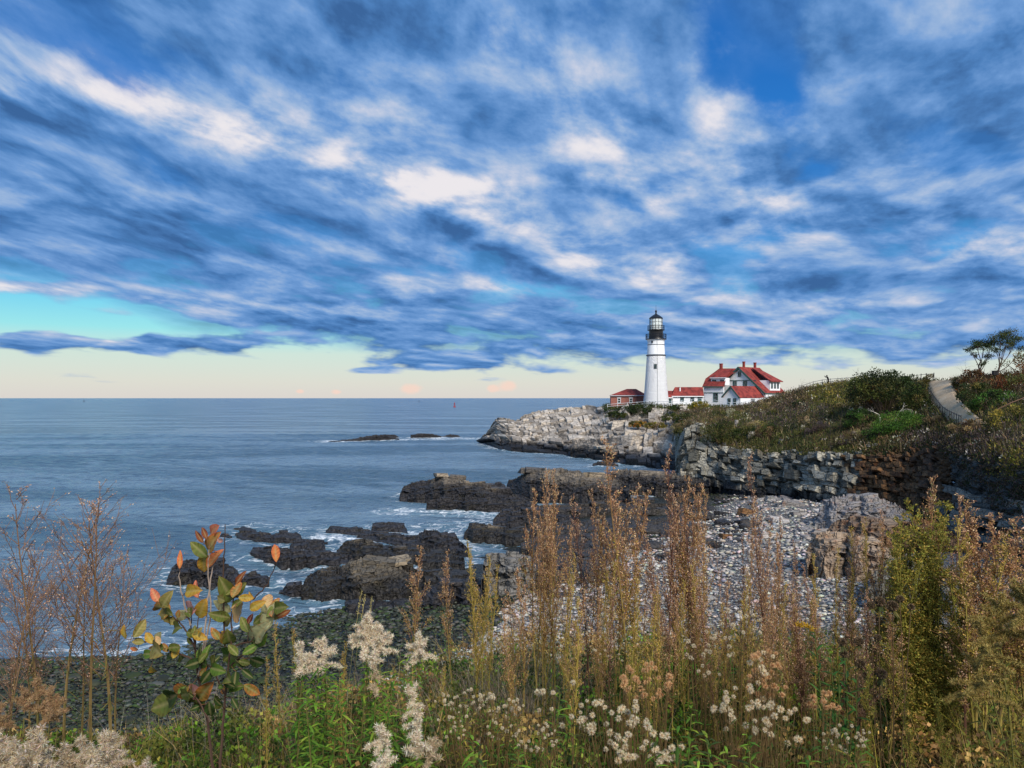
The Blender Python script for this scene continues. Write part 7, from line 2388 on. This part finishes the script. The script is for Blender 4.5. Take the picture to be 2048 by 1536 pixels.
for i, (px, top) in enumerate([(64, 1372), (88, 1384), (40, 1392), (96, 1404), (70, 1416), (20, 1412)]):
    goldenrod('tawny goldenrod seed head behind the bare weeds at the left', px, top, 3.7, 2070 + i, n_r=8, L=0.07, ph=0.08, leaves=20, leaf_pal=G_BROWN, pal=[lin(176, 146, 108), lin(150, 120, 88)], group='tawny goldenrods behind the bare weeds')
for i, (px, top, lean) in enumerate([(2040, 1210, -0.10), (2052, 1262, -0.12), (2030, 1330, -0.10), (2060, 1180, -0.06)]):
    goldenrod(('upper', 'middle', 'lowest', 'rearmost')[i] + ' drooping yellowish goldenrod plume at the right edge', px, top, 3.2, 2080 + i, n_r=12, L=0.14, ph=0.14, lean=lean, leaves=40, leaf_pal=G_OLIVE, pal=[lin(160, 140, 78), lin(142, 124, 66), lin(176, 158, 96)])
# leafy green ones without fluff
for i, (px, top, Y, n) in enumerate([(596, 1330, 3.6, 90), (616, 1336, 3.5, 90), (640, 1340, 3.6, 90), (660, 1350, 3.5, 80), (630, 1380, 3.3, 80), (716, 1330, 3.7, 70), (830, 1310, 3.8, 70), (792, 1350, 3.6, 80), (700, 1390, 3.4, 70), (770, 1400, 3.4, 70)]):
    goldenrod('leafy bright green goldenrod without flowers in the lower middle', px, top, Y, 2100 + i, leaves=n, fluff=False, ph=0.0, group='leafy green goldenrods in the lower middle', leafL=0.085)
for i, (px, top, Y, n) in enumerate([(1120, 1410, 3.4, 60), (1100, 1370, 3.6, 50), (1370, 1400, 3.4, 60), (1360, 1470, 3.0, 60), (1400, 1480, 2.9, 60), (1440, 1470, 3.0, 60), (1480, 1500, 2.9, 60), (1520, 1480, 3.0, 60), (1330, 1500, 2.9, 60), (1600, 1480, 3.0, 50), (960, 1480, 2.9, 60), (1020, 1500, 2.9, 60), (930, 1510, 2.8, 60)]):
    goldenrod('leafy green stem in the undergrowth along the bottom edge', px, top, Y, 2130 + i, leaves=n, fluff=False, ph=0.0, group='leafy green stems along the bottom edge', leafL=0.09, leaf_pal=G_BRIGHT + G_DARK[:2])
# broad leaved goldenrod with a last yellow flower
def build_yellow_top():
    r_ = np.random.default_rng(51)
    Y = 3.7
    g = gpos(1665, Y)
    t = absolute(empty('flowering_goldenrod', g, 'dark green broad leaved goldenrod with one small yellow flower spray', 'wildflower'))
    for k, (bx, tx, ty, nl) in enumerate([(1650, 1628, 1262, 34), (1668, 1660, 1312, 26), (1680, 1690, 1318, 26), (1660, 1676, 1330, 22), (1690, 1712, 1350, 18)]):
        b0, b1 = gpos(bx, Y + 0.03 * k), W(tx, ty, Y - 0.03 * k)
        s = np.linspace(0, 1, 7)[:, None]
        S = b0 + (b1 - b0) * s + np.array([0.02, 0, 0]) * np.sin(s * 3)
        MB().tube(S, np.linspace(0.005, 0.002, 7), 5, lin(84, 96, 44)).build('stem', M['stem'], t)
        for i in range(nl):
            f = 0.35 + 0.65 * (i + r_.random()) / nl
            p = np.array([np.interp(f, s[:, 0], S[:, q]) for q in range(3)])
            an = i * 2.4 + r_.random()
            D = unit(np.array([[math.cos(an), math.sin(an), 0.75 + 0.2 * r_.normal()]]))
            L = 0.105 * (1.1 - 0.55 * f) * (0.8 + 0.4 * r_.random())
            V, F, Cc = lance(r_, np.zeros((1, 3)), D, unit(np.cross(D, [[0, 0, 1.0]])), L, L * 0.26, pick(r_, [lin(52, 92, 36), lin(66, 104, 44), lin(42, 76, 32)], 1, 0.1), 0.3)
            mk('leaf', V, F, M['leafy'], t, col=Cc, loc=p)
    n = 260
    p0, p1 = W(1592, 1249, Y), W(1628, 1262, Y)
    s = r_.random((n, 1))
    X = p0 + (p1 - p0) * s + r_.normal(size=(n, 3)) * 0.006 + np.array([0, 0, 0.012]) * np.sin(s * 3.1)
    V, F, Cc = diamonds(r_, X, rand_dirs(r_, n, 0.4), 0.009, 0.006, pick(r_, [lin(196, 156, 40), lin(170, 132, 40)], n))
    mk('flower_spray', V, F, M['leafy'], t, col=Cc, kind='stuff')
build_yellow_top()

# ------------------------------------------------------------------ asters in seed: round puffs
def puff_mesh(seed, pal, n=170):
    r_ = np.random.default_rng(seed)
    d = rand_dirs(r_, n, 0.25)
    V, F, C = hairs(r_, d * 0.18, d, 0.82 * (0.75 + 0.35 * r_.random(n)), 0.075, np.clip(pick(r_, pal, n, 0.08), 0.01, 0.95))
    k = IV * 0.30
    return mesh('seed_puff', np.concatenate([V, k]), [F, IF + len(V)], M['leafy'], False, np.concatenate([C, np.broadcast_to(np.array(lin(150, 118, 76)), (len(k), 3))]))
PUFF_C = [puff_mesh(s, [lin(232, 214, 178), lin(222, 196, 150), lin(238, 226, 200)]) for s in (1, 2, 3)]
PUFF_W = [puff_mesh(s, [lin(218, 204, 172), lin(200, 184, 150), lin(230, 220, 194)]) for s in (4, 5, 6)]
PUFF_T = [puff_mesh(s, [lin(214, 170, 120), lin(200, 156, 110), lin(226, 188, 140)]) for s in (7, 8, 9)]
def aster(label, pts, base_px, Y, seed, puffs, r=0.0175, bush_leaf=160, leaf_pal=G_OLIVE + G_BRIGHT[:1], group=None, jitter=0):
    """branched stems to every puff, narrow leaves on the stems"""
    r_ = np.random.default_rng(seed)
    g = gpos(base_px, Y)
    t = absolute(empty('seed_aster', g, label, 'wildflower', group))
    m = MB()
    LP, LD = [], []
    for x, y, k in pts:
        p = W(x, y, Y - 0.10 + 0.20 * r_.random())
        mid = g + (p - g) * 0.62 + np.array([0, 0, -0.02]) + r_.normal(size=3) * 0.02
        q0 = g + r_.normal(size=3) * np.array([0.05, 0.05, 0])
        s = np.linspace(0, 1, 8)[:, None]
        C = (1 - s) ** 2 * q0 + 2 * s * (1 - s) * mid + s ** 2 * p
        m.tube(C, np.linspace(0.0028, 0.0011, 8), 4, lin(104, 84, 52))
        n = max(2, bush_leaf // max(1, len(pts)))
        f = 0.35 + 0.6 * r_.random(n)
        LP.append(np.stack([np.interp(f, s[:, 0], C[:, i]) for i in range(3)], 1))
        LD.append(rand_dirs(r_, n, 0.6))
        me = puffs[int(r_.integers(0, len(puffs)))]
        o = obj('seed_puff', me, t, p)
        sz = r * k * (0.8 + 0.4 * r_.random())
        o.scale = (sz, sz, sz * 0.9)
        o.rotation_euler = (r_.random(), r_.random(), r_.random() * 6)
    m.build('stem', M['stem'], t)
    P, D = np.concatenate(LP), np.concatenate(LD)
    n = len(P)
    V, F, Cc = lance(r_, P, D, unit(np.cross(D, rand_dirs(r_, n))), 0.03 + 0.03 * r_.random(n), 0.006, pick(r_, leaf_pal, n, 0.2), 0.3)
    mk('leaves', V, F, M['leafy'], t, col=Cc)
    return t
def cloud_pts(seed, n, cx, cy, rx, ry, kmin=0.8, kmax=1.15):
    r_ = np.random.default_rng(seed)
    a, q = r_.random(n) * 6.283, np.sqrt(r_.random(n))
    return [(cx + rx * c * math.cos(b), cy + ry * c * math.sin(b), kmin + (kmax - kmin) * r_.random()) for b, c in zip(a, q)]
aster('tan aster with round seed puffs left of the leafy green stems', cloud_pts(1, 40, 1292, 1362, 52, 40), 1300, 3.6, 3001, PUFF_T)
aster('tallest cream aster with a crowd of round seed puffs right of the middle', cloud_pts(2, 48, 1532, 1356, 42, 56), 1540, 3.6, 3002, PUFF_T + PUFF_C[:1])
aster('cream aster with few big seed puffs under the dark green goldenrod', cloud_pts(3, 15, 1650, 1404, 34, 22), 1640, 3.5, 3003, PUFF_T)
aster('cream aster spreading left of the tallest one', cloud_pts(4, 34, 1486, 1420, 60, 50), 1490, 3.4, 3004, PUFF_C + PUFF_W)
aster('white aster with scattered puffs low in the middle', cloud_pts(5, 34, 1230, 1440, 76, 46), 1240, 3.2, 3005, PUFF_W + PUFF_C)
aster('white aster with scattered puffs at the bottom edge', cloud_pts(6, 30, 1290, 1498, 80, 34), 1290, 3.0, 3006, PUFF_W + PUFF_C)
aster('white aster behind the tan one, under the tall stalks', cloud_pts(7, 22, 1410, 1310, 60, 50, .6, .9), 1410, 4.0, 3007, PUFF_W)
aster('pale aster with small puffs under the row of rusty weeds', cloud_pts(8, 20, 1240, 1290, 90, 40, .5, .8), 1230, 4.1, 3008, PUFF_W, r=0.012)
aster('white aster with a loose head before the white cobbles', cloud_pts(9, 18, 1470, 1260, 60, 40, .6, .9), 1470, 4.0, 3009, PUFF_W)
aster('low cream aster in the dark undergrowth right of the middle', cloud_pts(10, 14, 1560, 1450, 60, 40), 1560, 3.1, 3010, PUFF_C)
aster('white aster scattered in the grass left of the tan one', cloud_pts(11, 18, 1130, 1420, 70, 60, .6, 1.0), 1130, 3.3, 3011, PUFF_W)
# small white daisies on a green mound
for i, (cx, cy, rx, ry, lab) in enumerate([(930, 1400, 62, 22, 'green mound of small white asters in the lower middle'), (1000, 1412, 50, 24, 'second green mound of small white asters, nearer the tall stalks'), (950, 1450, 80, 34, 'low green mound of small white asters near the bottom edge'), (1075, 1475, 50, 30, 'sparse small white asters in the grass by the bottom edge'), (1690, 1480, 60, 30, 'few small pale asters in the dark lower right undergrowth')]):
    aster(lab, cloud_pts(30 + i, 34, cx, cy, rx, ry, .5, .8), cx, 3.3 - 0.05 * i, 3020 + i, PUFF_W, r=0.013, bush_leaf=420, leaf_pal=G_BRIGHT + G_YELLOW)
# dark globes of dried bee balm
def globe_plant(label, px, py, Y, seed, r):
    r_ = np.random.default_rng(seed)
    p = W(px, py, Y)
    g = gpos(px + r_.normal() * 12, Y)
    t = absolute(empty('globe_seed_plant', g, label, 'wildflower', 'dried globe heads before the yellow green stand'))
    s = np.linspace(0, 1, 7)[:, None]
    C = g + (p - g) * s + np.array([0.02 * r_.normal(), 0, 0]) * np.sin(s * 3.1)
    MB().tube(C, np.linspace(0.003, 0.0018, 7), 5, lin(96, 76, 52)).build('stem', M['stem'], t)
    n = 420
    d = rand_dirs(r_, n, 0.3)
    d[:, 2] *= 0.85
    V, F, Cc = diamonds(r_, p + d * r * 0.55, unit(d + 0.3 * r_.normal(size=d.shape)), r * 0.55, r * 0.3, pick(r_, [lin(116, 98, 76), lin(96, 80, 62), lin(140, 120, 94)], n, 0.15))
    mk('seed_globe', V, F, M['leafy'], t, col=Cc, kind='stuff')
    D = rand_dirs(r_, 8)
    D[:, 2] = -0.25
    V, F, Cc = lance(r_, np.repeat((p - [0, 0, r * 0.7])[None], 8, 0), unit(D), unit(np.cross(D, [[0, 0, 1.0]])), r * 1.5, r * 0.5, pick(r_, G_OLIVE, 8), 0.5)
    mk('bracts', V, F, M['leafy'], t, col=Cc)
for i, (x, y, k, lab) in enumerate([(1759, 1203, 1.2, 'dried globe head, upper left of the tall pair'), (1785, 1212, 1.3, 'largest dried globe head, upper right of the tall pair'), (1742, 1210, .9, 'small dried globe head left of the tall pair'), (1800, 1198, .9, 'small dried globe head right of the tall pair'),
                                    (1684, 1284, 1.0, 'dried globe head over the dark green goldenrod, left one'), (1718, 1283, 1.1, 'dried globe head over the dark green goldenrod, right one'), (1756, 1275, .8, 'small dark globe head behind the goldenrod'), (1689, 1308, .9, 'dried globe head sunk in the goldenrod leaves'),
                                    (1721, 1328, 1.1, 'dried globe head right of the goldenrod leaves'), (1763, 1348, 1.2, 'lowest large dried globe head'), (1731, 1350, .7, 'lowest small dried globe head'), (1822, 1214, .8, 'dried globe head against the yellow green stand')]):
    globe_plant(lab, x, y, 3.8, 3100 + i, 0.022 * k)

# ------------------------------------------------------------------ grass and undergrowth
def build_grass():
    r_ = np.random.default_rng(901)
    def field(n, pal_fn, hmin, hmax, name, label, wd=0.0045, y0=2.4, y1=7.5, lean=0.55, xw=1.15):
        Y = y0 + (y1 - y0) * r_.random(n) ** 1.1
        X = (r_.random(n) - 0.5) * 2 * 0.72 * xw * Y
        P = np.stack([X, Y, bank_z(X, Y) - 0.02], 1)
        H = hmin + (hmax - hmin) * r_.random(n) ** 1.6
        px = CX + X / Y * FPX
        # lower growth where the beach and the water show through
        k = np.interp(px, [0, 200, 300, 420, 560, 700, 1000, 1300, 1700, 2048], [0.55, 0.5, 0.62, 0.85, 1.0, 1.0, 1.0, 0.95, 1.05, 1.25])
        H = H * k
        keep = fbm(X * 2.2, Y * 2.2, 0, 3, 903) + 0.25 * r_.random(n) > 0.50
        P, H, px = P[keep], H[keep], px[keep]
        C = pal_fn(px, P, len(P))
        V, F, Cc = blades(r_, P, H, (0.15 + lean * r_.random(len(P))), wd * (0.6 + 0.8 * r_.random(len(P))), C, 4, 0.55)
        mk(name, V, F, M['leafy'], col=np.clip(Cc * np.array([1.75, 1.65, 1.25]), 0.003, 1), kind='stuff', label=label)
    def green(px, P, n):
        C = pick(r_, G_OLIVE + G_BRIGHT[:2], n, 0.2)
        m = r_.random(n) < 0.35
        C[m] = pick(r_, G_TAN, int(m.sum()))
        return C
    def dry(px, P, n):
        C = pick(r_, G_TAN + G_BROWN, n, 0.2)
        m = r_.random(n) < 0.25
        C[m] = pick(r_, G_YELLOW, int(m.sum()))
        return C
    field(34000, green, 0.16, 0.60, 'green_grass', 'green and olive grass covering the bank')
    field(26000, dry, 0.20, 0.78, 'dry_grass', 'dry tan grass and stalks through the bank', 0.0034, lean=0.8)
    # small leaved undergrowth
    n = 5200
    Y = 2.5 + 4.6 * r_.random(n) ** 1.1
    X = (r_.random(n) - 0.5) * 1.6 * Y
    px = CX + X / Y * FPX
    k = np.interp(px, [0, 250, 380, 520, 700, 2048], [0.45, 0.4, 0.6, 0.9, 1.0, 1.15])
    hgt = np.interp(Y, [2.5, 4.5, 7], [0.26, 0.36, 0.28]) * k
    z = bank_z(X, Y) + hgt * r_.random(n)
    P = np.stack([X, Y, z], 1)
    g = fbm(X * 1.6, Y * 1.6, 0, 3, 905)
    C = pick(r_, G_OLIVE + G_BRIGHT[:1], n)
    for m, pal in (((g > 0.54), G_BROWN + G_TAN[:1]), ((g < 0.44), G_BRIGHT + G_DARK), ((px > 1700) & (r_.random(n) < 0.6), G_DARK + G_OLIVE + G_BROWN)):
        C[m] = pick(r_, pal, int(m.sum()))
    V, F, Cc = tufts(r_, P, 0.05 + 0.07 * r_.random(n), C, 30, 0.042)
    mk('undergrowth', V, F, M['leafy'], col=np.clip(Cc * np.array([1.7, 1.6, 1.1]), 0.003, 1), kind='stuff', label='tangled small leaved undergrowth on the bank')
    # grey twiggy haze in front of the cobbles
    n = 3000
    X_ = np.concatenate([r_.normal(0.12, 0.30, n // 2), r_.normal(-0.15, 0.25, n // 4), r_.normal(-1.4, 0.5, n // 4)])
    Y = 5.0 + 0.5 * r_.normal(size=len(X_))
    P = np.stack([X_, Y, bank_z(X_, Y)], 1)
    V, F, Cc = blades(r_, P, 0.30 + 0.42 * r_.random(len(P)), 0.15 + 0.6 * r_.random(len(P)), 0.0028 * np.ones(len(P)), pick(r_, [lin(140, 128, 112), lin(120, 106, 92), lin(160, 146, 124)], len(P)), 4, 0.4)
    mk('grey_stalks', V, F, M['leafy'], col=np.clip(Cc, .003, 1), kind='stuff', label='thin grey dead stalks behind the goldenrods')
build_grass()
# say which one of its row each plant is
ORD = 'second third fourth fifth sixth seventh eighth ninth tenth eleventh twelfth thirteenth fourteenth fifteenth sixteenth seventeenth eighteenth nineteenth twentieth'.split()
rows_ = {}
for o in COL.objects:
    if o.parent is None and o.get('group') and (o.get('category') in ('weed', 'wildflower', 'boulder') or 'low shrubs' in o['group']) and 'globe' not in o['group']:
        rows_.setdefault(o['group'], []).append(o)
for g_, lst in rows_.items():
    lst.sort(key=lambda o: o.location.x / o.location.y)
    for i, o in enumerate(lst):
        o['label'] = ('leftmost' if i == 0 else 'rightmost' if i == len(lst) - 1 else ORD[i - 1] + ' from the left') + ' of the ' + g_
# three grass heads rising by themselves
for i, (x, y, b) in enumerate([(724, 1180, 690), (731, 1190, 700), (744, 1194, 735)]):
    Y = 4.2
    g, p = gpos(b, Y), W(x, y, Y)
    t = absolute(empty('grass_stalk', g, ('leftmost', 'middle', 'rightmost')[i] + ' of the three tall pale grass heads left of the white goldenrod', 'grass'))
    s = np.linspace(0, 1, 8)[:, None]
    C = g + (p - g) * s + np.array([-0.03, 0, 0]) * np.sin(s * 3.1)
    MB().tube(C, np.linspace(0.0022, 0.001, 8), 4, lin(150, 140, 92)).build('stem', M['stem'], t)
    r_ = np.random.default_rng(i)
    n = 60
    f = 0.88 + 0.12 * r_.random(n)
    X = np.stack([np.interp(f, s[:, 0], C[:, k]) for k in range(3)], 1) + r_.normal(size=(n, 3)) * 0.0025
    V, F, Cc = diamonds(r_, X, rand_dirs(r_, n, 1.5), 0.012, 0.004, pick(r_, [lin(182, 168, 112), lin(160, 146, 92)], n))
    mk('seed_head', V, F, M['leafy'], t, col=Cc)
